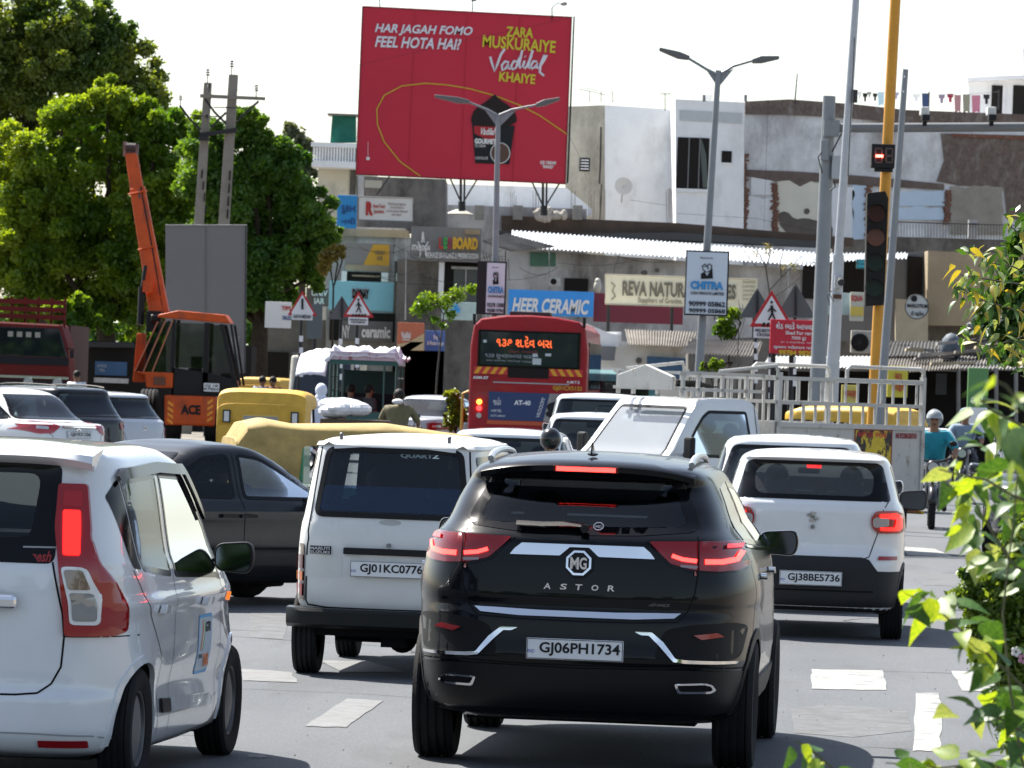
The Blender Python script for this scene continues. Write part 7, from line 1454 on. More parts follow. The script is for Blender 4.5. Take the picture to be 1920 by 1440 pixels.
for (nm, lb, x0, y0, x1, y1, D, m, tx) in (('kiosk_sign', 'orange and cream ice cream kiosk sign by the young tree', 745, 605, 795, 657, 150, mat('kiosk_orange', (.50, .14, .07), .6, var=.1), [('Vadilal', 752, 622, 770, 634, WHITE), ('ICE CREAM', 754, 635, 768, 639, WHITE)]), ('kiosk_sign', 'small blue kiosk sign right of the orange one', 797, 620, 834, 659, 151, mat('kiosk_blue', (.08, .16, .42), .6), [('Ring\n& Modern ways', 801, 628, 832, 650, WHITE, .03)]), ('shop_sign', 'pale panel with a blue tree picture left of the bus', 828, 566, 894, 600, 160, mat('panel_aqua', (.38, .50, .50), .6, var=.15, vscale=3), [('&', 845, 570, 866, 594, BLUE_S, .1)])): 
    S = sign(nm, lb, x0, y0, x1, y1, D, m, tx)
    if 'orange' in lb: S.slab('cream_field', [(745, 657), (745, 645), (765, 642), (795, 625), (795, 657)], mat('kiosk_cream', (.5, .38, .22), .6), D=149.98, depth=.02); S.rect('kiosk', 735, 657, 830, 760, SHADE, D=150.2, depth=1.5, down=True)
# ------------------------------------------------------------------ long wall with the bright sheet roof
S = Site('long_shed', 'long stained workshop with a bright corrugated roof above the ceramic shop signs', 'building', 1230, 180)
S.slab('wall', [(945, 800), (950, 465), (1540, 508), (1540, 800)], mat('workshop_wall', (.58, .58, .58), .9, var=.2, vscale=.9, dirt=(.13, .11, .10), dscale=.6, dlo=.42, dhi=.7, bump=.3), depth=6, ground=True)
corrugated(S, 'roof_sheet', (958, 462), (1532, 498), (1532, 474), (960, 432), 179, 184, SHEET, n=74, amp=.035)
S.slab('green_board', [(994, 473), (1042, 474), (1042, 500), (994, 499)], mat('faded_green_board', (.10, .22, .16), .8, var=.2, vscale=3), D=179.95, depth=.05)
wn = S.rect('window', 1058, 522, 1103, 546, SHADE, D=179.95, depth=.05)
for (x, y, r) in ((1208, 512, 7), (1232, 507, 5), (1198, 650, 5)): S.slab('damp_hole', [(x + r * math.cos(a) * random.uniform(.8, 1.1), y + r * .8 * math.sin(a) * random.uniform(.8, 1.1)) for a in np.linspace(0, 2 * PI, 12)[:-1]], PL_D, D=179.95, depth=.03)
S.stroke([(1162, 478), (1152, 505), (1150, 515)], GALV, 1.0, D=179.8, name='sign_strut'); S.rect('back_opening', 1505, 478, 1530, 560, SHADE, D=179.9, depth=.1)
c = MB(); c.ball(S.L(1121, 538, 177), (.14, .14, .22), 12, 8); c.ball(S.L(1121, 528, 177), (.10, .1, .12), 10, 6); c.build('white_jar', mat('jar_white', (.5, .48, .42), .6), S.r, smooth=True)
WAREHOUSE = mat('sign_cream', (.78, .73, .54), .55, var=.06)
sign('shop_sign', 'blue shop sign with slanting white ceramic lettering above the bus', 953, 545, 1113, 592, 168, mat('heer_blue', (.03, .30, .80), .5, var=.05, vscale=2), []).text('HEER CERAMIC', 960, 560, 1105, 588, WHITE, bold=.035, shear=.25)
S = sign('shop_sign', 'dark red blank shop board right of the blue ceramic sign', 1113, 552, 1281, 606, 168.6, mat('board_maroon', (.17, .008, .03), .5, var=.06), [])
S = sign('shop_sign', 'long cream stone supplier sign on thin steel posts', 1135, 519, 1420, 575, 160, WAREHOUSE, [('REVA NATURAL STONES', 1167, 530, 1380, 558, mat('grey_brown_letter', (.17, .15, .11), .6), .03), ('Suppliers of Granite, Marble & Stones', 1196, 560, 1350, 573, mat('tan_letter', (.30, .26, .18), .6), .01)], border=mat('edge_cream', (.4, .37, .3), .6), posts=((1139, 680), (1258, 680), (1412, 680)))
S.stroke([(1146, 530), (1153, 536), (1148, 545), (1154, 556), (1147, 562)], MATS['tan_letter'], 1.2, name='emblem')
for k in range(5): S.text('Granite & Marble', 1392, 526 + k * 8, 1416, 531 + k * 8, MATS['tan_letter'])
S = Site('low_house', 'low whitewashed house with a weathered corrugated roof behind the teal lorry', 'building', 1190, 155)
S.slab('wall', [(1090, 800), (1090, 622), (1165, 622), (1165, 640), (1330, 645), (1330, 800)], mat('whitewash', (.80, .79, .75), .85, var=.15, vscale=1.5, dirt=(.28, .25, .22), dscale=1, dlo=.5, dhi=.8), depth=4, ground=True)
corrugated(S, 'old_roof', (1178, 645), (1300, 651), (1310, 622), (1172, 618), 154, 158, SHEET_O, n=26, amp=.03); S.slab('white_parapet', [(1092, 640), (1094, 604), (1150, 628), (1160, 628), (1160, 650), (1092, 650)], PL_W, D=154.6, depth=.5)
S.slab('grey_shutter', [(1098, 648), (1155, 650), (1152, 676), (1098, 674)], SHUT, D=154.5, depth=.05); S.slab('blue_door', [(1213, 668), (1288, 672), (1288, 710), (1213, 710)], mat('door_blue', (.05, .13, .26), .6, var=.2), D=154.8, depth=.05)
S.slab('round_vent', [(1198 + 6 * math.cos(a), 676 + 6 * math.sin(a)) for a in np.linspace(0, 2 * PI, 12)[:-1]], PL_D, D=154.9, depth=.04); S.slab('white_mass', [(1092, 690), (1092, 720), (1165, 720), (1165, 690)], PL_W, D=154, depth=.5)
random.seed(31)
# ------------------------------------------------------------------ cables, pipes and small clutter on the fronts
S = Site('cable_bundle', 'tangled cables and drain pipes running across the shop fronts', 'cable', 900, 172); random.seed(12)
for k in range(16):
    x0 = random.uniform(640, 1500); y0 = random.uniform(440, 520); ln_ = random.uniform(60, 190); sg_ = random.uniform(6, 22); yy = y0 + random.uniform(-6, 20)
    S.stroke([(x0 + ln_ * t / 6, y0 + (yy - y0) * t / 6 + sg_ * math.sin(PI * t / 6)) for t in range(7)], DSTEEL, random.uniform(.3, .6), D=173 - k * .05, name='wire', n=4)
for (x, y0, y1) in ((762, 445, 600), (906, 500, 600), (1030, 470, 545), (1340, 500, 600), (1478, 500, 640), (948, 470, 560)): S.stroke([(x, y0), (x + random.uniform(-2, 0), y1)], PL_G if x % 4 else RUST, 1.1, D=172.5 if x < 940 else 178.8, name='drain_pipe')
for (lab, x, y, D_, w_) in (('small white air conditioner box above the blue ceramic sign', 1040, 528, 178.5, 22), ('small grey air conditioner box left of the LED sign', 752, 520, 176.5, 20)):
    A_ = Site('air_conditioner', lab, 'appliance', x, D_); bx = A_.rect('casing', x - w_ / 2, y - w_ * .36, x + w_ / 2, y + w_ * .36, mat('ac_white', (.5, .5, .48), .6, var=.1), depth=.4); A_.slab('fan_opening', [(x - 2 + w_ * .27 * math.cos(a), y + w_ * .27 * math.sin(a)) for a in np.linspace(0, 2 * PI, 16)[:-1]], SHADE, D=D_ - .01, depth=.01, parent=bx)
# ------------------------------------------------------------------ right-hand shacks
S = Site('shop_row', 'run-down row of dark shops with patched tin roofs at the right', 'building', 1700, 140)
S.slab('back_wall', [(1290, 800), (1290, 640), (1930, 600), (1960, 800)], PL_D, D=150, depth=2, ground=True)
S.slab('tan_wall', [(1738, 610), (1740, 470), (1960, 480), (1960, 612)], PL_T, D=148, depth=3); S.slab('tan_wall_edge', [(1680, 640), (1682, 560), (1740, 566), (1740, 640)], mat('tan_edge', (.42, .36, .26), .85, var=.15, vscale=2), D=147.5, depth=.6)
S.slab('upper_dark_shop', [(1535, 640), (1540, 485), (1738, 470), (1738, 640)], SHUT, D=149.3, depth=.3); S.slab('upper_opening', [(1575, 560), (1578, 488), (1660, 482), (1660, 560)], SHADE, D=149.2, depth=.06); S.slab('doorway', [(1700, 560), (1702, 480), (1730, 482), (1728, 565)], SHADE, D=149.2, depth=.06)
corrugated(S, 'tin_roof', (1460, 494), (1700, 484), (1702, 474), (1470, 476), 146, 149, SHEET, n=34, amp=.03)
corrugated(S, 'awning', (1275, 662), (1420, 668), (1430, 640), (1300, 636), 130, 136, SHEET_O, n=24, amp=.03)
corrugated(S, 'awning', (1430, 690), (1650, 688), (1660, 668), (1440, 668), 128, 136, mat('awning_white', (.5, .5, .48), .7, var=.15), n=30, amp=.02)
corrugated(S, 'awning', (1650, 700), (1800, 690), (1800, 668), (1660, 668), 130, 137, SHEET_O, n=26, amp=.03); corrugated(S, 'awning', (1790, 690), (1960, 692), (1960, 662), (1800, 660), 131, 137, mat('awning_grey', (.26, .25, .24), .7, var=.3, dirt=(.1, .09, .08), dscale=1), n=26, amp=.03)
corrugated(S, 'awning', (1660, 668), (1800, 665), (1800, 640), (1670, 640), 136, 140, mat('felt_roof', (.06, .058, .055), .9, var=.3), n=20, amp=.03)
for k in range(26):
    x = random.uniform(1660, 1930); y = random.uniform(640, 690); l = random.uniform(30, 90); a = random.uniform(-.25, .12); p0 = (x, y); p1 = (x + l, y + l * a)
    S.slab('roof_scrap', [p0, p1, (p1[0] + 2, p1[1] + random.uniform(3, 8)), (p0[0] - 2, p0[1] + random.uniform(3, 8))], random.choice([SHEET_O, MATS['felt_roof'], MATS['awning_grey'], PL_T]), D=132 + k * .15, depth=.5)
c = MB()
for k in range(18): c.ball(S.L(random.uniform(1840, 1940), random.uniform(600, 655), 138), (random.uniform(.2, .5), .4, random.uniform(.1, .3)), 7, 5)
c.build('tarpaulin_heap', mat('heap_grey', (.16, .16, .17), .8, var=.5, vscale=2), S.r, kind='stuff')
c = MB(); c.ball(S.L(1783, 655, 135), (.28, .3, .42), 10, 7); c.build('tied_sack', mat('sack_blue', (.08, .10, .13), .7, var=.3), S.r, smooth=True)
for x in (1730, 1797, 1868, 1905): S.pole('shop_post', x, 800, x, 690, .05, .05, CONC, D=131)
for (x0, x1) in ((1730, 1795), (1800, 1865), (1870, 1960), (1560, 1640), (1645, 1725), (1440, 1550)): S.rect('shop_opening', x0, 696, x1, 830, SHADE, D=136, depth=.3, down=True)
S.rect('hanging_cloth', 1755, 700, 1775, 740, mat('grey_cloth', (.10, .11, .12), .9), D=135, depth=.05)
for k in range(5): S.rect('low_wall', 1430 + k * 60, 705, 1485 + k * 60, 740, [PL_D, SHUT][k % 2], D=139, depth=.2)
S = Site('air_conditioner', 'boxy cream air conditioner unit on the upper shop wall between the poles', 'appliance', 1620, 142); bx = S.rect('casing', 1596, 620, 1636, 662, mat('ac_cream', (.36, .34, .30), .6, var=.1), depth=.35, bev=.02)
c = MB(); c.lathe([(.22, 0), (.24, -.02), (.24, .02), (.22, 0)], S.L(1612, 642, 141.98), 'y', 24)
for k in range(6): a = k * PI / 6; q = S.L(1612, 642, 141.96); c.cyl(q + Vector((.23 * math.cos(a), 0, .23 * math.sin(a))), q - Vector((.23 * math.cos(a), 0, .23 * math.sin(a))), .008, n=4)
c.build('fan_grille', DSTEEL, bx); S.slab('fan_opening', [(1612 + 16 * math.cos(a), 642 + 16 * math.sin(a)) for a in np.linspace(0, 2 * PI, 20)[:-1]], SHADE, D=141.99, depth=.01, parent=bx)
S = Site('round_sign', 'round white tea shop sign mounted on the tan wall', 'sign', 1718, 138); dk_ = [(1719 + 22 * math.cos(a), 575 + 23 * math.sin(a)) for a in np.linspace(0, 2 * PI, 28)[:-1]]; dd = S.slab('disc', dk_, mat('disc_white', (.5, .52, .52), .6), depth=.1)
S.stroke(dk_ + [dk_[0]], PLASTIC2, .8, name='rim'); S.text('MARLOTIUM', 1701, 570, 1739, 577, INK, bold=.03); S.text('ટી સ્ટોલ', 1708, 583, 1732, 594, INK, bold=.02); S.slab('emblem', [(1714 + 6 * math.cos(a), 560 + 6 * math.sin(a)) for a in np.linspace(0, 2 * PI, 14)[:-1]], INK, D=137.97, depth=.01)
sign('shop_sign', 'small bright cyan letters on the dark upper shop wall', 1606, 486, 1626, 504, 140, mat('cyan_board', (.02, .10, .12), .5), [('CHAI\nGHAR', 1608, 488, 1624, 502, mat('cyan_letter', (.05, .45, .55), .5), .04)])
sign('shop_sign', 'white and yellow poster with red letters behind the signal', 1594, 548, 1620, 602, 139.5, mat('poster_white', (.5, .5, .42), .6), [('EQUA', 1596, 554, 1618, 566, RP, .04)]).rect('yellow_field', 1595, 575, 1619, 592, mat('poster_yellow_b', (.6, .45, .08), .6), D=139.46, depth=.02)
sign('shop_sign', 'pale blue window poster between the white and grey poles', 1548, 549, 1594, 590, 139.8, mat('poster_pale', (.35, .45, .47), .6, var=.2, vscale=2), [])
sign('shop_sign', 'yellow advertising board behind the right end of the pickup cage', 1664, 686, 1702, 745, 120, mat('board_yellow', (.60, .50, .05), .6), [('ચા\nકોફી', 1672, 700, 1696, 735, RP, .02)])
sign('shop_sign', 'smaller yellow board with red letters behind the cage middle', 1578, 722, 1608, 762, 121, mat('board_yellow_b', (.55, .48, .12), .6), [('ખમણ', 1582, 732, 1606, 748, RP, .02)])
sign('shop_sign', 'green and white standing shop board behind the leaves', 1814, 690, 1852, 812, 118, mat('board_green', (.10, .25, .08), .6), [('OPEN', 1820, 745, 1848, 757, WHITE, .02)]).rect('white_field', 1815, 764, 1851, 811, WHITE, D=117.96, depth=.02)
# background filler: compound wall and dim shed behind the crane and lorry
rngb = random.Random(3)
S = Site('dark_shed', 'dark shed with a blue painted board between the lorry and the crane', 'building', 190, 158)
S.rect('wall', -60, 640, 470, 800, SHADE, depth=3, down=True); S.slab('shed_roof', [(125, 650), (128, 640), (250, 642), (252, 652)], DSTEEL, D=157.5, depth=1); bb = S.rect('blue_board', 178, 678, 238, 704, mat('board_blue_b', (.02, .07, .16), .6, var=.2, vscale=4), D=157.4, depth=.05); S.text('SHREE\nTEA', 182, 683, 200, 697, mat('dim_white', (.25, .27, .28), .6), D=157.3, parent=bb); S.rect('orange_beam', 130, 633, 165, 641, mat('beam_orange', (.5, .2, .02), .6), D=157.8, depth=.2); S.rect('counter', 176, 709, 240, 718, PL_G, D=157.2, depth=.3)
# ------------------------------------------------------------------ grey hoarding, utility poles
S = Site('grey_hoarding', 'tall plain grey sheet hoarding standing behind the crane', 'hoarding', 386, 148); S.slab('panel', [(311, 700), (310, 422), (463, 422), (460, 700)], mat('hoarding_grey', (.16, .16, .168), .6, var=.06, vscale=.6, bump=.1, bscale=60), depth=.08)
S.stroke([(386, 424), (386, 690)], mat('joint_grey', (.11, .11, .11), .6), .6, name='sheet_joint'); S.stroke([(310, 422), (463, 422)], GALV, 1, name='frame_edge'); S.stroke([(461, 422), (459, 700)], DSTEEL, 1, name='frame_edge'); S.rect('notice', 432, 630, 448, 664, mat('notice_pale', (.24, .24, .25), .6), D=147.95, depth=.02)
for x in (330, 385, 440): S.pole('post', x, 700, x, 430, .06, .06, DSTEEL, D=148.2)
UC = mat('utility_concrete', (.24, .22, .19), .9, var=.2, vscale=2)
S = Site('utility_pole', 'pair of tapering concrete utility poles with crossarms above the grey hoarding', 'utility pole', 400, 152)
for (x0, y0, x1, y1, wa, wb) in ((373, 420, 390, 155, .17, .11), (420, 420, 438, 140, .19, .13)):
    a, b = S.L(x0, y0), S.L(x1, y1); d = a - b; a = a + d * ((-a.z - S.o.z) / d.z); c = MB(); vs = []
    for p, w_ in ((a, wa), (b, wb)): vs += [p + Vector((sx * w_, sy * .1, 0)) for sx, sy in ((-1, -1), (1, -1), (1, 1), (-1, 1))]
    c.add(vs, [(0, 1, 2, 3), (4, 5, 6, 7), (0, 1, 5, 4), (1, 2, 6, 5), (2, 3, 7, 6), (3, 0, 4, 7)]); c.build('pole', UC, S.r, bev=.01)
for k in range(4): S.stroke([(378 + 2.6 * (3 - k) * .9, 400 - k * 22), (379.2 + 2.6 * (3 - k) * .9, 384 - k * 22)], SHADE, 1.3, D=151.9, name='pole_slot'); S.stroke([(426 + k * 1.5, 410 - k * 24), (427 + k * 1.5, 392 - k * 24)], SHADE, 1.5, D=151.88, name='pole_slot')
S.slab('crossarm', [(375, 176), (497, 182), (497, 188), (375, 183)], UC, D=151.7, depth=.1); S.slab('crossarm', [(374, 249), (444, 239), (444, 248), (374, 257)], DSTEEL, D=151.7, depth=.1); S.slab('collar', [(373, 256), (392, 256), (392, 263), (373, 263)], DSTEEL, D=151.6, depth=.25)
for q in (((337, 198), (355, 222), (376, 243)), ((384, 185), (402, 210), (424, 232)), ((485, 190), (465, 207), (444, 228)), ((424, 211), (408, 226), (396, 240)),): S.stroke(list(q), DSTEEL, 2.4, D=151.6, name='brace')
S.stroke([(355, 215), (412, 219)], DSTEEL, 1, D=151.6, name='tie_rod'); S.stroke([(400, 201), (468, 203)], DSTEEL, 1, D=151.6, name='tie_rod')
ins = mat('insulator_brown', (.03, .022, .02), .3, coat=.5)
for (x, y, h) in ((338, 198, 20), (389, 156, 28), (434, 140, 28), (480, 184, 26), (392, 172, 16), (387, 228, 14)):
    c = MB(); q = S.L(x, y, 151.6); k = 151.6 / FPX; c.cyl(q, q + Vector((0, 0, h * k * .6)), .015, n=6)
    for j in range(3): c.lathe([(0, h * k * (.5 + .16 * j)), (.075 - .012 * j, h * k * (.52 + .16 * j)), (.04, h * k * (.62 + .16 * j)), (0, h * k * (.63 + .16 * j))], q, 'z', 12)
    c.build('insulator', ins, S.r, smooth=True)
S = Site('overhead_wire', 'thin overhead wires sagging past the billboard and the roofs', 'wire', 1400, 150)
for q in ([(0, 228), (60, 226), (200, 215)], [(440, 170), (640, 130), (900, 70), (1110, 25)], [(1445, 0), (1440, 200), (1432, 440)], [(1060, 240), (1090, 300), (1100, 340)], [(1270, 400), (1420, 410), (1700, 470), (1800, 480), (1880, 460)], [(1700, 474), (1760, 560)], [(1180, 375), (1250, 385)], [(1000, 425), (1040, 460)]): S.stroke(q, DSTEEL, .35, name='wire', n=4)
# ------------------------------------------------------------------ street lamps with advertising boxes
def street_lamp(label, xb, yb, xt, yt, D, arms, box, side_dark):
    S = Site('street_lamp', label, 'street lamp', xb, D); s = FPX / D
    S.pole('pole', xb, yb, xt, yt + 8, .10, .055, GALV, n=14)
    for (p0, p1, p2, p3) in arms:
        a, b, c_, d_ = (S.L(*p) for p in (p0, p1, p2, p3)); c = MB(); c.tube([a, b, c_], .032, 8, r1=.025); c.build('arm', GALV, S.r, smooth=True)
        g = MB(); q = S.L(p0[0], p0[1] + 22); g.prism([a, a.lerp(c_, .45), q], (0, .03, 0)); g.build('gusset', GALV, S.r)
        g = MB(); v = (d_ - c_); n_ = Vector((-v.z, 0, v.x)).normalized(); g.prism([c_ - n_ * .05, c_ + n_ * .03, c_.lerp(d_, .35) + n_ * .07, d_ + n_ * .03, d_ - n_ * .03, c_.lerp(d_, .35) - n_ * .07], (0, .26, 0)); h = g.build('lamp_head', mat('lamp_head_grey', (.12, .12, .12), .5), S.r, bev=.02); h.location.y -= .13
    x0, y0, x1, y1 = box; b = MB()
    B = Site('advertising_box', ('white advertising box on the %s street lamp pole with heron emblem and phone numbers' % side_dark[0]), 'sign', (x0 + x1) / 2, D - .35)
    bx = B.rect('box', x0 - side_dark[1], y0, x1, y1, mat('box_frame', (.02, .02, .022), .5), D=D - .35, depth=.25); B.rect('face', x0 + 2, y0 + 3, x1 - 3, y1 - 3, mat('box_face', (.60, .65, .72), .5), D=D - .36, depth=.01)
    W_ = x1 - x0; H_ = y1 - y0; f = lambda u, v: (x0 + u * W_, y0 + v * H_)
    cb = mat('chitra_blue', (.03, .25, .55), .5)
    def T(t, u0, v0, u1, v1, m, bold=.02): a = f(u0, v0); b_ = f(u1, v1); B.text(t, a[0], a[1], b_[0], b_[1], m, D=D - .36, bold=bold, depth=1)
    T('Managed by', .35, .10, .65, .13, INK); T('CHITRA', .12, .47, .88, .60, cb, .06); T('OOH PRIVATE LIMITED', .12, .635, .9, .68, INK, .03); T(side_dark[2], .08, .78, .92, .86, INK, .03); T(side_dark[3], .08, .89, .92, .96, INK, .03)
    e = lambda pts: [f(.36 + u * .28, .20 + v * .24) for u, v in pts]
    B.slab('emblem_dark', e([(.0, .65), (.3, .5), (.5, .8), (.7, .55), (.95, .3), (1, .95), (0, .98)]), INK, D=D - .372, depth=.01); B.stroke(e([(.45, .55), (.2, .4), (.12, .15), (.35, .02), (.5, .15), (.3, .2)]), INK, 1.0, D=D - .34, name='emblem_line'); B.stroke(e([(.55, .55), (.85, .4), (.9, .1), (.68, .0), (.55, .12), (.6, .35)]), INK, 1.0, D=D - .34, name='emblem_line')
    return S
street_lamp('tall double-arm street lamp carrying the large advertising box, right of the billboard', 1313, 660, 1347, 124, 105, [((1345, 140), (1325, 130), (1292, 110), (1236, 92)), ((1349, 140), (1375, 124), (1410, 114), (1461, 108))], (1285, 470, 1366, 592), ('right', 0, '90999 05862', '90999 05868'))
street_lamp('double-arm street lamp standing in front of the red billboard behind the bus', 926, 640, 934, 208, 122, [((932, 216), (915, 206), (880, 192), (815, 180)), ((936, 216), (960, 206), (1005, 197), (1050, 185))], (910, 490, 949, 590), ('left', 16, '92278 13080', '95080 97942'))
# ------------------------------------------------------------------ poles at the junction
S = Site('gantry_pole', 'thick grey camera gantry pole with a long horizontal arm to the right', 'pole', 1535, 96)
S.pole('pole', 1534, 700, 1555, 180, .155, .115, GALV, n=18); c = MB(); c.tube([S.L(1562, 240), S.L(1960, 238)], .085, 14); c.build('arm', mat('arm_grey', (.16, .165, .17), .5, metal=.2), S.r, smooth=True)
S.rect('flange', 1545, 225, 1574, 255, GALV, D=95.8, depth=.4); S.rect('junction_box', 1539, 262, 1553, 300, GALV, D=95.7, depth=.2, bev=.01); S.rect('grey_cabinet', 1560, 292, 1578, 335, mat('cabinet_grey', (.38, .40, .42), .5), D=95.8, depth=.25, bev=.01)
S.stroke([(1578, 250), (1560, 285)], PLASTIC, 1.4, D=95.7, name='arm_brace'); S.stroke([(1541, 285), (1534, 295), (1538, 310), (1542, 325)], PLASTIC, 1.2, D=95.6, name='cable'); S.stroke([(1564, 340), (1566, 350), (1556, 358)], PLASTIC, 1.4, D=95.7, name='cable')
for (x, y) in ((1735, 222), (1860, 222)):
    C_ = Site('traffic_camera', 'white boxed traffic camera on the gantry arm, %s of the two' % ('left' if x < 1800 else 'right'), 'camera', x, 95.5, 'cameras on the gantry arm'); h = C_.rect('housing', x - 8, y - 22, x + 8, y - 6, mat('camera_white', (.6, .6, .56), .5), depth=.4, bev=.02); C_.rect('lens_hood', x - 6, y - 8, x + 9, y + 4, PLASTIC, D=95.3, depth=.25, bev=.02); C_.rect('bracket', x - 5, y + 2, x + 3, y + 14, PLASTIC, D=95.6, depth=.15)
S = Site('lamp_post', 'tall pale grey post carrying a small camera between the gantry pole and signal', 'pole', 1575, 92)
S.pole('post', 1572, 480, 1606, -20, .088, .062, mat('post_pale', (.42, .44, .47), .5, metal=.2, var=.08), n=16); S.pole('lower_post', 1562, 700, 1572, 478, .115, .10, MATS['post_pale'], n=16); c = MB(); q = S.L(1576, 527, 91.7); c.cyl(q, q + Vector((0, -.22, -.03)), .06, n=14); c.cyl(q + Vector((0, -.22, -.03)), q + Vector((0, -.225, -.03)), .045, n=14); c.build('small_camera', PLASTIC2, S.r, smooth=True)
S.rect('clamp', 1565, 516, 1580, 540, MATS['post_pale'], D=91.8, depth=.2); S.rect('band', 1562, 552, 1578, 560, RUST, D=91.85, depth=.25); S.stroke([(1560, 545), (1552, 555), (1555, 572), (1563, 566), (1556, 552)], PLASTIC, .8, D=91.7, name='cable_loop'); S.stroke([(1602, 70), (1600, 120), (1590, 330)], PLASTIC2, 1, D=91.85, name='cable'); S.rect('top_box', 1600, 168, 1608, 192, PLASTIC2, D=91.8, depth=.15)
SY = mat('signal_yellow', (.60, .27, .015), .45, var=.12, vscale=3, dirt=(.2, .1, .03), dscale=3, dlo=.6, dhi=.8)
S = Site('traffic_signal', 'yellow traffic signal pole with a countdown display and a dark three-lamp head', 'traffic signal', 1642, 76)
S.pole('pole', 1641, 700, 1680, -20, .085, .075, SY, n=16)
cd = S.rect('countdown_box', 1634, 270, 1678, 315, PLASTIC, D=75.7, depth=.22, bev=.01); le = mat('lit_dash', (1, .05, .03), .3, emit=(1, .06, .04), estr=9); dm = mat('unlit_digit', (.07, .05, .045), .5)
for x in (1641, 1661):
    for (a, b, c2, d2) in ((x, 277, x + 13, 280), (x, 303, x + 13, 306), (x - 1, 280, x + 2, 291), (x - 1, 294, x + 2, 304), (x + 11, 280, x + 14, 291), (x + 11, 294, x + 14, 304)): S.rect('segment', a, b, c2, d2, dm, D=75.68, depth=.01, parent=cd)
S.rect('lit_segment', 1642, 290, 1656, 295, le, D=75.66, depth=.01, parent=cd); S.rect('segment', 1662, 290, 1674, 294, dm, D=75.68, depth=.01, parent=cd)
S.rect('bracket', 1640, 316, 1674, 322, PLASTIC, D=75.75, depth=.15)
hd = S.slab('signal_head', [(1626, 362), (1660, 358), (1666, 372), (1658, 572), (1622, 574)], mat('signal_black', (.012, .01, .01), .5), D=75.6, depth=.3, bev=.01)
for k, (y, m_) in enumerate(((400, mat('dim_red_lens', (.035, .006, .004), .3)), (445, mat('dim_orange_lens', (.09, .018, .006), .3)), (492, mat('dim_green_lens', (.008, .02, .015), .3)), (540, MATS['dim_green_lens']))):
    q = S.L(1644 - k * 1.5, y, 75.55); c = MB(); c.cyl(q, q + Vector((0, .06, 0)), .125, n=20); ln = c.build('lens', m_, hd, smooth=True); c = MB(); vs = []
    for i in range(13):
        a = -.25 + (PI + .5) * i / 12; vs += [q + Vector((.135 * math.cos(a), 0, .135 * math.sin(a))), q + Vector((.14 * math.cos(a), -.20 * math.sin(max(0.15, a if a < PI / 2 else PI - a)), .14 * math.sin(a)))]
    c.add(vs, [(2 * i, 2 * i + 2, 2 * i + 3, 2 * i + 1) for i in range(12)]); o = c.build('visor', PLASTIC, ln); o.modifiers.new('t', 'SOLIDIFY').thickness = .006
S = Site('steel_post', 'thin leaning grey steel post in front of the yellow signal pole', 'pole', 1658, 74); S.pole('post', 1656, 700, 1698, 130, .075, .04, GALV, n=12)
for y in (142, 170): S.stroke([(1697 - (y - 130) * .074, y), (1697 - (y - 130) * .074, y + 3)], WHITE, 1.2, D=73.9, name='bolt_hole')
# ------------------------------------------------------------------ warning triangles
def tri(label, cx, cy, side, D, front, plate_t=None, bar=None, man=False):
    S = Site('warning_sign', label, 'sign', cx, D); h = side * .9
    S.pole('post', cx - 4, cy + side * 1.5, cx, cy - h * .3, .035, .035, DSTEEL, D=D + .06)
    for k in range(4): S.rect('post_band', cx - 6, cy + side * 1.2 + k * 22, cx + 1, cy + side * 1.2 + 11 + k * 22, WHITE, D=D - .0 + .02, depth=.1)
    if front:
        P3 = lambda g: [(cx, cy - h * .62 + g), (cx + side * .58 - g * .9, cy + h * .48 - g * .6), (cx - side * .58 + g * .9, cy + h * .44 - g * .6)]
        S.slab('border', P3(0), mat('sign_red', (.45, .01, .015), .5), depth=.02); S.slab('face', P3(side * .15), mat('sign_face', (.72, .73, .73), .5), D=D - .012, depth=.01)
        if man:
            k = side / 62
            S.stroke([(cx, cy - 10 * k), (cx + 1, cy + 2 * k)], INK, 2.2 * k, D=D, name='pictogram'); S.stroke([(cx + 1, cy + 2 * k), (cx + 6 * k, cy + 15 * k)], INK, 1.4 * k, D=D, name='pictogram'); S.stroke([(cx + 1, cy + 2 * k), (cx - 5 * k, cy + 14 * k)], INK, 1.4 * k, D=D, name='pictogram'); S.stroke([(cx - 6 * k, cy), (cx, cy - 7 * k), (cx + 7 * k, cy)], INK, 1.2 * k, D=D, name='pictogram')
            c = MB(); c.ball(S.L(cx, cy - 15 * k, D - .03), .028, 8, 6); c.build('pictogram', INK, S.r)
            for j in range(5): x = cx - 14 * k + j * 7 * k; S.slab('pictogram', [(x, cy + 18 * k), (x + 4 * k, cy + 18 * k), (x + 2.5 * k, cy + 24 * k), (x - 2 * k, cy + 24 * k)], INK, D=D - .022, depth=.008)
        elif bar: S.stroke([(cx, cy - 12), (cx, cy + 8)], INK, 2.2, D=D, name='pictogram')
    else: S.slab('back', [(cx, cy - h * .62), (cx + side * .58, cy + h * .48), (cx - side * .58, cy + h * .44)], mat('sign_back', (.09, .10, .10), .6), depth=.02); S.stroke([(cx, cy - h * .5), (cx, cy + h * .4)], DSTEEL, 2.2, D=D, name='back_rail')
    if plate_t:
        x0, y0, x1, y1 = plate_t[1]; S.rect('name_plate', x0, y0, x1, y1, mat('sign_face', (.72, .73, .73), .5), D=D - .01, depth=.02); S.text(plate_t[0], x0 + 3, y0 + 3, x1 - 3, y1 - 3, INK, D=D - .01, bold=.03, depth=1)
    return S
tri('red bordered median gap warning triangle over a small white plate', 567, 572, 48, 124, True, ('GAP IN MEDIAN', (547, 587, 586, 600)), bar=True)
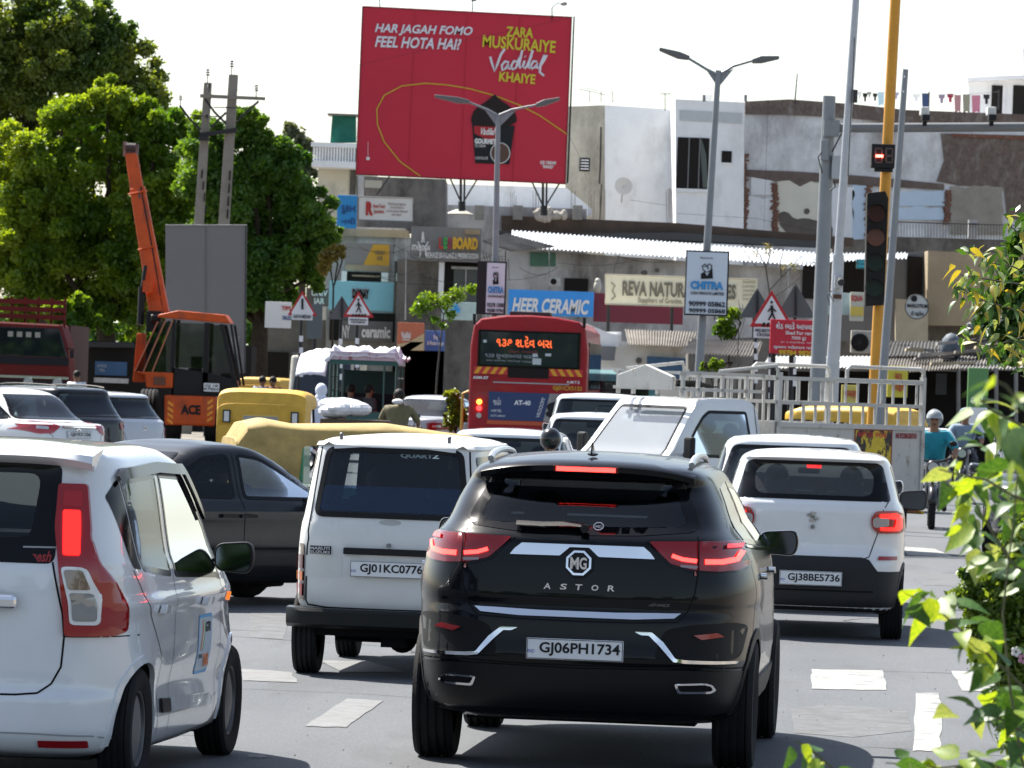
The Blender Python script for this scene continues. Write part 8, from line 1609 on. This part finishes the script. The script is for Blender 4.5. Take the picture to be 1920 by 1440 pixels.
tri('red bordered crossing triangle with a walking figure, near the green cart', 672, 574, 50, 126, True, ('PEDESTRIAN\nCROSSING', (653, 595, 690, 609)), man=True)
tri('dark back of a triangular sign beside the near green cart', 641, 580, 46, 127, False)
tri('red bordered crossing triangle with a walking figure, behind the rent notice', 1447, 584, 72, 109, True, ('PEDESTRIAN\nCROSSING', (1413, 614, 1462, 634)), man=True)
tri('dark back of a triangular sign left of the right-hand crossing triangle', 1420, 572, 58, 111, False); tri('dark back of a triangular sign right of the crossing triangle', 1492, 568, 66, 110, False)
S = Site('signal_back_board', 'upright dark grey rectangular board behind the median gap sign', 'sign', 590, 128); S.rect('board', 575, 570, 604, 635, mat('board_grey_green', (.10, .12, .12), .6), depth=.05); S.pole('post', 588, 700, 590, 636, .04, .04, DSTEEL)
S = sign('rent_notice', 'red notice board with white and yellow Gujarati lettering and a phone number', 1444, 600, 1550, 664, 106, mat('notice_red', (.55, .01, .03), .5, var=.05), [('શેડ ભાડે આપવાનો છે', 1455, 605, 1545, 618, WHITE, .02), ('Shed For rent', 1473, 621, 1525, 628, WHITE, .02), ('7000 ફૂટ', 1484, 631, 1512, 639, WHITE, .01), ('21 નં કમ્પાઉન્ડ, આજવા રોડ', 1464, 640, 1545, 645, WHITE, 0), ('ગુલાબ ઓટલાવ પાસે, રોડ', 1450, 648, 1545, 656, WHITE, .02), ('99784 98209', 1460, 657, 1530, 667, mat('notice_yellow', (.65, .42, .02), .6), .04)], posts=((1448, 720), (1482, 720), (1530, 720)))
# ------------------------------------------------------------------ unseen trees, added behind the camera to darken the mirrored world in paint and glass
# ------------------------------------------------------------------ vegetation
def leaf_cloud(centers, radii, n, size, rng, shell=.72, flat=0.9, jit=.10):
    "n diamond leaves spread through the outer volume of overlapping blobs"
    centers = np.array(centers); radii = np.array(radii); vol = radii ** 1.9; pick = rng.choice(len(radii), n, p=vol / vol.sum())
    d = rng.normal(size=(n, 3)); d /= np.linalg.norm(d, axis=1)[:, None]; r = radii[pick] * (shell + (1 - shell) * rng.random(n) ** .6) * (1 + jit * rng.normal(size=n))
    c = centers[pick] + d * r[:, None] * np.array([1, 1, flat])
    u = rng.normal(size=(n, 3)); u /= np.linalg.norm(u, axis=1)[:, None]; v = np.cross(u, rng.normal(size=(n, 3))); v /= np.linalg.norm(v, axis=1)[:, None]
    s = size * (.6 + .8 * rng.random(n))[:, None]; V = np.stack([c - u * s, c + v * s * .5, c + u * s, c - v * s * .5], 1).reshape(-1, 3)
    return V
def quads(name, V, m, parent=None, kind=None):
    me = bpy.data.meshes.new(name); n = len(V) // 4; me.vertices.add(n * 4); me.vertices.foreach_set('co', V.astype('f').ravel()); me.loops.add(n * 4); me.loops.foreach_set('vertex_index', np.arange(n * 4, dtype='i')); me.polygons.add(n); me.polygons.foreach_set('loop_start', np.arange(0, n * 4, 4, dtype='i'))
    try: me.polygons.foreach_set('loop_total', np.full(n, 4, 'i'))
    except Exception: pass
    me.update(); me.validate(); return link(name, me, m, parent, kind)
def tree(label, D, blobs, m, trunk_px, n=30000, size=.13, seed=1, sub=9, bark=None, trunk_r=.35, name='tree', jit=.24):
    rng = np.random.default_rng(seed); r = thing(name, label, 'tree', G(trunk_px, D)); o = r.location; k = D / FPX; C = []; Rr = []; main = []
    for (x, y, rp) in blobs:
        c = P(x, y, D + rng.uniform(-1, 1) * rp * k * .6) - o; R0 = rp * k; main.append((c, R0)); C.append(c); Rr.append(R0 * .55)
        for j in range(int(sub * max(1, R0 / .8))):
            d = rng.normal(size=3); d[1] -= .3; d /= np.linalg.norm(d); q = rng.uniform(.16, .30) / max(1, R0 / 1.1) ** .5; C.append(c + Vector(d) * R0 * rng.uniform(.62, 1.05)); Rr.append(R0 * q)
    quads('crown', leaf_cloud(C, Rr, n, size, rng, jit=jit), m, r)
    bk = bark or mat('bark', (.045, .035, .025), .95, var=.3, vscale=8); mb = MB()
    zs = min(c.z for c, _ in main); zm = sum(c.z for c, _ in main) / len(main); cx = sum(c.x for c, _ in main) / len(main); top = Vector((cx * .4, 0, zs * .9 if zs > .8 else zm * .45)); mb.tube([Vector((0, 0, -.05)), Vector((cx * .1, .05, top.z * .5)), top], trunk_r, 10, r1=trunk_r * .7); mb.build('trunk', bk, r, smooth=True)
    for (c, R0) in main[:14]:
        mb = MB(); mid = top.lerp(c, .5) + Vector((rng.uniform(-.3, .3), rng.uniform(-.3, .3), .2)); mb.tube([top - Vector((0, 0, .15)), mid, c], trunk_r * .38, 6, r1=.04); mb.build('limb', bk, r, smooth=True)
    return r
L1 = leafmat('leaf_bright', (.06, .15, .012), (.20, .29, .025), tr=.55, sc=.45); L2 = leafmat('leaf_dark', (.035, .105, .015), (.10, .20, .025), tr=.5, sc=.5); L3 = leafmat('leaf_olive', (.05, .11, .02), (.15, .20, .035), tr=.5, sc=.5)
tree('tall olive green tree filling the top left corner, behind the brighter tree', 200, [(-30, 60, 100), (40, 50, 75), (110, 55, 75), (180, 60, 60), (60, 140, 90), (150, 130, 85), (220, 105, 62), (255, 150, 58), (290, 165, 34), (200, 190, 70), (-20, 200, 110), (120, 230, 90), (0, 320, 110), (-40, 400, 110), (60, 20, 40), (150, 20, 30), (270, 210, 45)], L3, 60, n=130000, size=.10, seed=2, trunk_r=.45)
tree('broad bright green tree behind the lorry and the crane boom', 172, [(60, 300, 85), (140, 215, 62), (200, 190, 50), (250, 215, 55), (300, 240, 50), (110, 360, 100), (210, 300, 85), (300, 320, 75), (350, 260, 48), (30, 420, 95), (150, 450, 100), (260, 420, 90), (60, 520, 90), (330, 400, 80), (350, 480, 85), (230, 510, 90), (-20, 500, 80), (140, 560, 70), (-30, 340, 60), (300, 540, 80), (40, 585, 45), (250, 585, 45), (190, 590, 40)], L1, 205, n=200000, size=.088, seed=3, trunk_r=.4)
tree('dark green dense tree between the utility poles and the pale blue sign', 166, [(400, 270, 62), (455, 245, 50), (500, 300, 62), (545, 350, 62), (440, 340, 80), (510, 410, 85), (580, 410, 58), (600, 470, 45), (420, 430, 90), (540, 490, 72), (480, 520, 80), (400, 520, 80), (590, 520, 30), (440, 580, 40), (520, 570, 32), (380, 330, 70), (610, 440, 30)], L2, 480, n=190000, size=.082, seed=4, trunk_r=.35)
tree('small grey green tree far beyond, left of the balcony house', 245, [(555, 255, 26), (575, 285, 26), (540, 285, 28), (560, 310, 34), (590, 290, 16)], leafmat('leaf_far', (.07, .10, .06), (.13, .16, .10), tr=.3), 560, n=9000, size=.14, seed=5, trunk_r=.2)
tree('low bright bush under the tree behind the dark shed', 160, [(120, 590, 34), (150, 570, 26), (135, 615, 30), (168, 600, 18)], L1, 135, n=9000, size=.08, seed=6, trunk_r=.08, name='bush')
tree('yellow green shrub growing on the median left of the bus', 116, [(850, 740, 18), (856, 765, 22), (848, 790, 20), (862, 780, 18)], leafmat('leaf_shrub', (.09, .16, .015), (.20, .24, .03), tr=.45, sc=3), 853, n=4500, size=.045, seed=7, trunk_r=.03, name='shrub')
tree('small plant sprouting beside the white advertising box pole', 140, [(1362, 600, 20), (1350, 618, 14), (1378, 590, 14), (1368, 625, 14)], L1, 1362, n=2500, size=.06, seed=8, trunk_r=.04, name='shrub')
tree('low leafy plant behind the pickup roof box', 100, [(1335, 685, 12), (1322, 688, 9), (1350, 684, 9)], L1, 1335, n=900, size=.04, seed=9, trunk_r=.02, name='shrub')
tree('sparse yellowing plant below the mustard sign beside the dark tree', 164, [(622, 480, 22), (612, 500, 16), (636, 470, 14)], leafmat('leaf_yellowing', (.14, .13, .03), (.26, .20, .05), tr=.4), 618, n=1600, size=.07, seed=10, trunk_r=.04, name='shrub')
# young tree with thin stem by the kiosk
def stems(label, name, cat, D, lines, r_px, m, leafs=None, lm=None, size=.06, seed=1, n=0, spread=12):
    rng = np.random.default_rng(seed); x0, y0 = lines[0][0]; r = thing(name, label, cat, G(x0, D)); o = r.location; k = D / FPX
    for i, q in enumerate(lines):
        pts = [P(x, y, D + (0 if j == 0 else rng.uniform(-.1, .1))) - o for j, (x, y) in enumerate(q)]
        if i == 0: pts[0].z = -.03
        mb = MB(); mb.tube(pts, r_px * k * (1 if i == 0 else .6), 6, r1=r_px * k * .3); mb.build('trunk' if i == 0 else 'branch', m, r, smooth=True)
    if leafs:
        C = [P(x, y, D) - o for x, y, _ in leafs]; Rr = [rp * k for *_, rp in leafs]; quads('crown', leaf_cloud(C, Rr, n, size, rng, shell=.2), lm, r)
    return r
BK = mat('thin_bark', (.06, .05, .04), .9)
stems('young thin tree with sparse leaves standing by the kiosk signs', 'young_tree', 'tree', 130, [[(812, 800), (820, 700), (826, 640), (832, 590), (848, 560), (865, 545)], [(826, 640), (800, 590), (785, 565)], [(832, 590), (820, 570), (810, 555)], [(848, 560), (880, 545), (892, 540)]], 2.2, BK, [(800, 565, 22), (785, 580, 16), (835, 565, 20), (860, 550, 18), (885, 542, 12), (845, 590, 12), (815, 600, 10), (830, 610, 8)], L1, .05, 12, 1500)
stems('nearly bare small tree behind the crossing signs', 'bare_tree', 'tree', 125, [[(1450, 720), (1448, 600), (1442, 545), (1436, 500), (1420, 470), (1405, 455)], [(1442, 545), (1465, 520), (1490, 495), (1504, 478)], [(1436, 500), (1418, 500), (1395, 470)], [(1446, 560), (1470, 545), (1500, 520)], [(1465, 520), (1462, 490), (1470, 470)], [(1436, 500), (1445, 475), (1442, 455)]], 2.0, BK, [(1440, 468, 14), (1490, 500, 10), (1470, 500, 8), (1415, 475, 8)], leafmat('leaf_bud', (.12, .14, .05), (.3, .25, .2), tr=.3), .035, 13, 160)
stems('thin dead stems against the low wall by the right advertising pole', 'dry_stem', 'plant', 120, [[(1382, 760), (1384, 640), (1388, 580), (1384, 560)], [(1384, 640), (1396, 600), (1392, 570)], [(1386, 610), (1372, 590)]], 1.2, BK)
# ------------------------------------------------------------------ near leaves: each one a leaf of its own
def leaf_mesh(name, L=1.0, W=.55, fold=.18, droop=.25, n=6):
    vs = []; fs = []
    for i in range(n + 1):
        t = i / n; w_ = W / 2 * math.sin(PI * min(1, t * 1.02) ** .72) * (1 - t * .25); z = -droop * t * t
        vs += [(-w_, t * L, z + fold * w_ * 1.5), (0, t * L, z), (w_, t * L, z + fold * w_ * 1.5)]
    for i in range(n): k = i * 3; fs += [(k, k + 1, k + 4, k + 3), (k + 1, k + 2, k + 5, k + 4)]
    me = bpy.data.meshes.new(name); me.from_pydata(vs, [], fs); me.polygons.foreach_set('use_smooth', [True] * len(me.polygons)); return me
def hang_leaves(root, spots, size, mats_, seed, D, spread=0.0, droop=.5, W=.74, toward=None):
    rng = random.Random(seed); o = root.location; datas = []
    for j, m in enumerate(mats_):
        for dr, W_ in ((.1, W), (.35, W * 1.05), (.6, W * .92)):
            me = leaf_mesh('leaf', W=W_, droop=dr); me.materials.append(m); datas.append(me)
    for (x, y, px) in spots:
        ob = bpy.data.objects.new('leaf', rng.choice(datas)); COL.objects.link(ob); ob.parent = root; Dz = D + rng.uniform(-spread, spread); ob.location = P(x, y, Dz) - o
        s = px * Dz / FPX * rng.uniform(.62, 1.02) * (1 if D < 30 else 1.35); ob.scale = (s, s, s)
        a = rng.uniform(0, 2 * PI) if toward is None else toward + rng.uniform(-.9, .9)
        ob.rotation_euler = (rng.uniform(-1.4, -.2) if rng.random() < droop else rng.uniform(-.5, .7), rng.uniform(-.8, .8), a)
N1 = leafmat('near_leaf_yellow', (.13, .25, .015), (.27, .34, .03), tr=.45, sc=8); N2 = leafmat('near_leaf_green', (.022, .075, .012), (.06, .14, .02), tr=.3, sc=8); N3 = leafmat('near_leaf_pale', (.16, .24, .10), (.30, .36, .16), tr=.35, sc=10)
def branch(root, q, D, r_px, name='branch', m=None, seed=0):
    o = root.location; mb = MB(); mb.tube([P(x, y, D) - o for x, y in q], r_px * D / FPX, 6, r1=r_px * D / FPX * .4); return mb.build(name, m or mat('green_stem', (.10, .10, .04), .7), root, smooth=True)
rnd_ = random.Random(5)
def along(q, n, px, jit):
    out = []
    for k in range(n):
        t = (k + .5) / n * (len(q) - 1); i = int(t); f = t - i; x = q[i][0] * (1 - f) + q[i + 1][0] * f; y = q[i][1] * (1 - f) + q[i + 1][1] * f; out.append((x + rnd_.uniform(-jit, jit), y + rnd_.uniform(-jit, jit), px))
    return out
D1 = 13.0
r = thing('leafy_shrub', 'near shrub at the lower right with large backlit yellow green leaves', 'shrub', (1.45, 12.6, 0))
mainb = [[(1960, 1330), (1900, 1270), (1850, 1225), (1800, 1180), (1755, 1140), (1725, 1115)], [(1960, 1090), (1900, 1060), (1850, 980), (1820, 930)], [(1960, 1400), (1900, 1360), (1850, 1335), (1812, 1320)], [(1960, 950), (1900, 930), (1850, 900), (1800, 890), (1760, 880)], [(1620, 1490), (1560, 1440), (1520, 1405), (1490, 1388)], [(1960, 1470), (1850, 1430), (1760, 1440), (1660, 1430)], [(1960, 820), (1900, 790), (1860, 770), (1830, 740)], [(1960, 1560), (1915, 1420), (1895, 1300), (1880, 1150), (1900, 980), (1915, 800)]]
for q in mainb: branch(r, q, D1, 3.5)
mb = MB(); mb.tube([(.2, .4, 0), (.15, .3, .6), P(1925, 1440, D1) - r.location], .012, 8, r1=.008); mb.build('stem', mat('green_stem', (.10, .10, .04), .7), r, smooth=True)
hang_leaves(r, [(1712, 1105, 62), (1735, 1110, 58), (1722, 1130, 60), (1742, 1120, 62), (1700, 1115, 50), (1760, 1130, 60), (1750, 1150, 72), (1785, 1150, 55), (1805, 1185, 60), (1800, 1190, 70), (1845, 1215, 72), (1840, 1230, 80), (1870, 1240, 60)], .1, [N1], 1, D1, .15)
hang_leaves(r, along(mainb[0], 14, 78, 24) + along(mainb[2], 18, 70, 28), .1, [N1, N2, N2, N3], 2, D1, .2)
hang_leaves(r, along(mainb[1], 16, 72, 34) + along(mainb[3], 16, 66, 26) + along(mainb[6], 16, 74, 30), .1, [N2, N1, N2, N3], 3, D1 + .2, .3)
hang_leaves(r, along(mainb[4], 11, 52, 14) + along(mainb[5], 30, 66, 16), .1, [N2, N1, N3, N2], 4, D1, .2)
hang_leaves(r, along(mainb[7], 30, 74, 36), .1, [N2], 6, D1 + .3, .4)
hang_leaves(r, [(rnd_.uniform(1800, 1930), rnd_.uniform(800, 1060), 54) for _ in range(64)] + [(rnd_.uniform(1870, 1935), rnd_.uniform(1300, 1440), 62) for _ in range(18)], .1, [N2, N1, N2, N3], 8, D1 + .5, .4)
r = thing('leaf_sprig', 'blurred yellow green leaves hanging very near at the right edge', 'plant', (.80, 8.0, 0)); branch(r, [(1960, 840), (1925, 770), (1885, 722), (1870, 716)], 8.2, 4)
mb = MB(); mb.tube([(0, .3, 0), (.03, .25, 1.0), P(1958, 842, 8.2) - r.location], .008, 6); mb.build('stem', MATS['green_stem'], r)
hang_leaves(r, [(1868, 718, 95), (1865, 722, 90), (1920, 770, 90), (1900, 800, 100), (1918, 830, 90), (1905, 860, 110), (1925, 740, 70)], .1, [N1, N3, N2], 9, 8.2, .1, toward=PI * .6)
# small-leaved bush with pink flowers
r = thing('flowering_bush', 'dense small leaved bush with a few pink flowers at the right edge', 'bush', (1.95, 18.5, 0)); rng = np.random.default_rng(20); o = r.location; k = 18.5 / FPX
bl = [(1870, 1130, 50), (1830, 1110, 34), (1800, 1120, 22), (1850, 1170, 48), (1900, 1190, 70), (1880, 1070, 40), (1930, 1120, 60), (1860, 1230, 40), (1920, 1270, 60), (1900, 1330, 50), (1935, 1380, 60), (1810, 1075, 14), (1950, 1000, 60), (1900, 1020, 30)]
quads('foliage', leaf_cloud([P(x, y, 18.5 + rng.uniform(-.05, .1)) - o for x, y, _ in bl], [q * k for *_, q in bl], 30000, .0125, rng, shell=.35), leafmat('small_leaf', (.05, .11, .015), (.16, .24, .03), tr=.45, sc=14), r)
mb = MB()
for k_ in range(5): mb.tube([(rng.uniform(-.1, .3), .05, 0), (rng.uniform(-.05, .2), 0, .5), P(1830 + 25 * k_, 1150 + 10 * k_, 18.5) - o], .008, 6, r1=.003)
mb.build('stem', BK, r)
for (x, y) in ((1905, 1222), (1852, 1258), (1918, 1235)):
    mb = MB(); c_ = P(x, y, 18.3) - o
    for j in range(5): a = j * 2 * PI / 5; mb.ball(c_ + Vector((.011 * math.cos(a), 0, .011 * math.sin(a))), (.008, .004, .008), 6, 4)
    mb.build('flower', mat('pink_petal', (.45, .2, .28), .6) if y % 2 else mat('white_petal', (.7, .65, .62), .6), r)
# street tree at the right edge, further off
D2 = 36.0
r = thing('street_tree', 'leafy branch tips of a tree hanging in from the right above the shops', 'tree', (5.4, D2, 0)); brs = [[(2150, 480), (2000, 470), (1930, 455), (1890, 420)], [(2150, 560), (1980, 540), (1900, 500), (1840, 490)], [(2150, 640), (1980, 590), (1900, 580), (1830, 560), (1790, 540)], [(2150, 700), (1980, 640), (1920, 630), (1860, 650), (1800, 635)], [(1980, 590), (1930, 660), (1900, 690)], [(1980, 540), (1890, 530), (1800, 515)]]
o = r.location; mb = MB(); tb = P(2150, 760, D2) - o; mb.tube([Vector((tb.x, 0, -.03)), Vector((tb.x + .05, 0, 1.2)), P(2150, 640, D2) - o, P(2150, 470, D2) - o], .13, 10, r1=.06); mb.build('trunk', MATS['bark'], r, smooth=True)
for q in brs: branch(r, q, D2, 2.4, m=BK)
sp = []
for q in brs: sp += along(q[1:], 26, 27, 24)
sp += [(rnd_.uniform(1800, 1935), rnd_.uniform(455, 660), 26) for _ in range(110)]; sp = [t for t in sp if t[0] > 1785 + max(0, 470 - t[1]) * 1.5]
hang_leaves(r, sp, .1, [N2, N2, N3, leafmat('leaf_gold', (.22, .20, .03), (.30, .26, .04), tr=.4, sc=6)], 14, D2, .5, droop=.8, W=.42)
rng = np.random.default_rng(33); bl = [(1950, 440, 50), (1960, 540, 60), (1960, 620, 50), (1925, 585, 46), (1895, 520, 34), (1900, 620, 34), (1860, 560, 26), (1850, 600, 24), (1880, 660, 26), (1905, 460, 26)]; quads('crown', leaf_cloud([P(x, y, D2 + .5) - o for x, y, _ in bl], [q * D2 / FPX for *_, q in bl], 2600, .042, rng, shell=.3, jit=.35), N2, r)
rng = np.random.default_rng(60); C = []; Rr = []
for k_ in range(60):
    x = -120 + k_ * 16; C.append(tuple(P(x, 640 + rng.uniform(-30, 10), 255 + rng.uniform(-4, 4)))); Rr.append(rng.uniform(1.4, 2.6))
tag(quads('far_trees', leaf_cloud(C, Rr, 26000, .22, rng, shell=.5), L2), kind='stuff')
# ------------------------------------------------------------------ unseen tree row, added to darken what paint and glass mirror
rng = np.random.default_rng(50); C = []; Rr = []
for k_ in range(46): C.append((-62 + k_ * 2.8 + rng.uniform(-1, 1), -48 + rng.uniform(-3, 3), rng.uniform(1.5, 9))); Rr.append(rng.uniform(2.0, 3.6))
for k_ in range(30): C.append((-58 + k_ * 4.1, -49, 2.0)); Rr.append(2.6)
tag(quads('unseen_treeline', leaf_cloud(C, Rr, 60000, .42, rng, shell=.6), L2), kind='stuff')
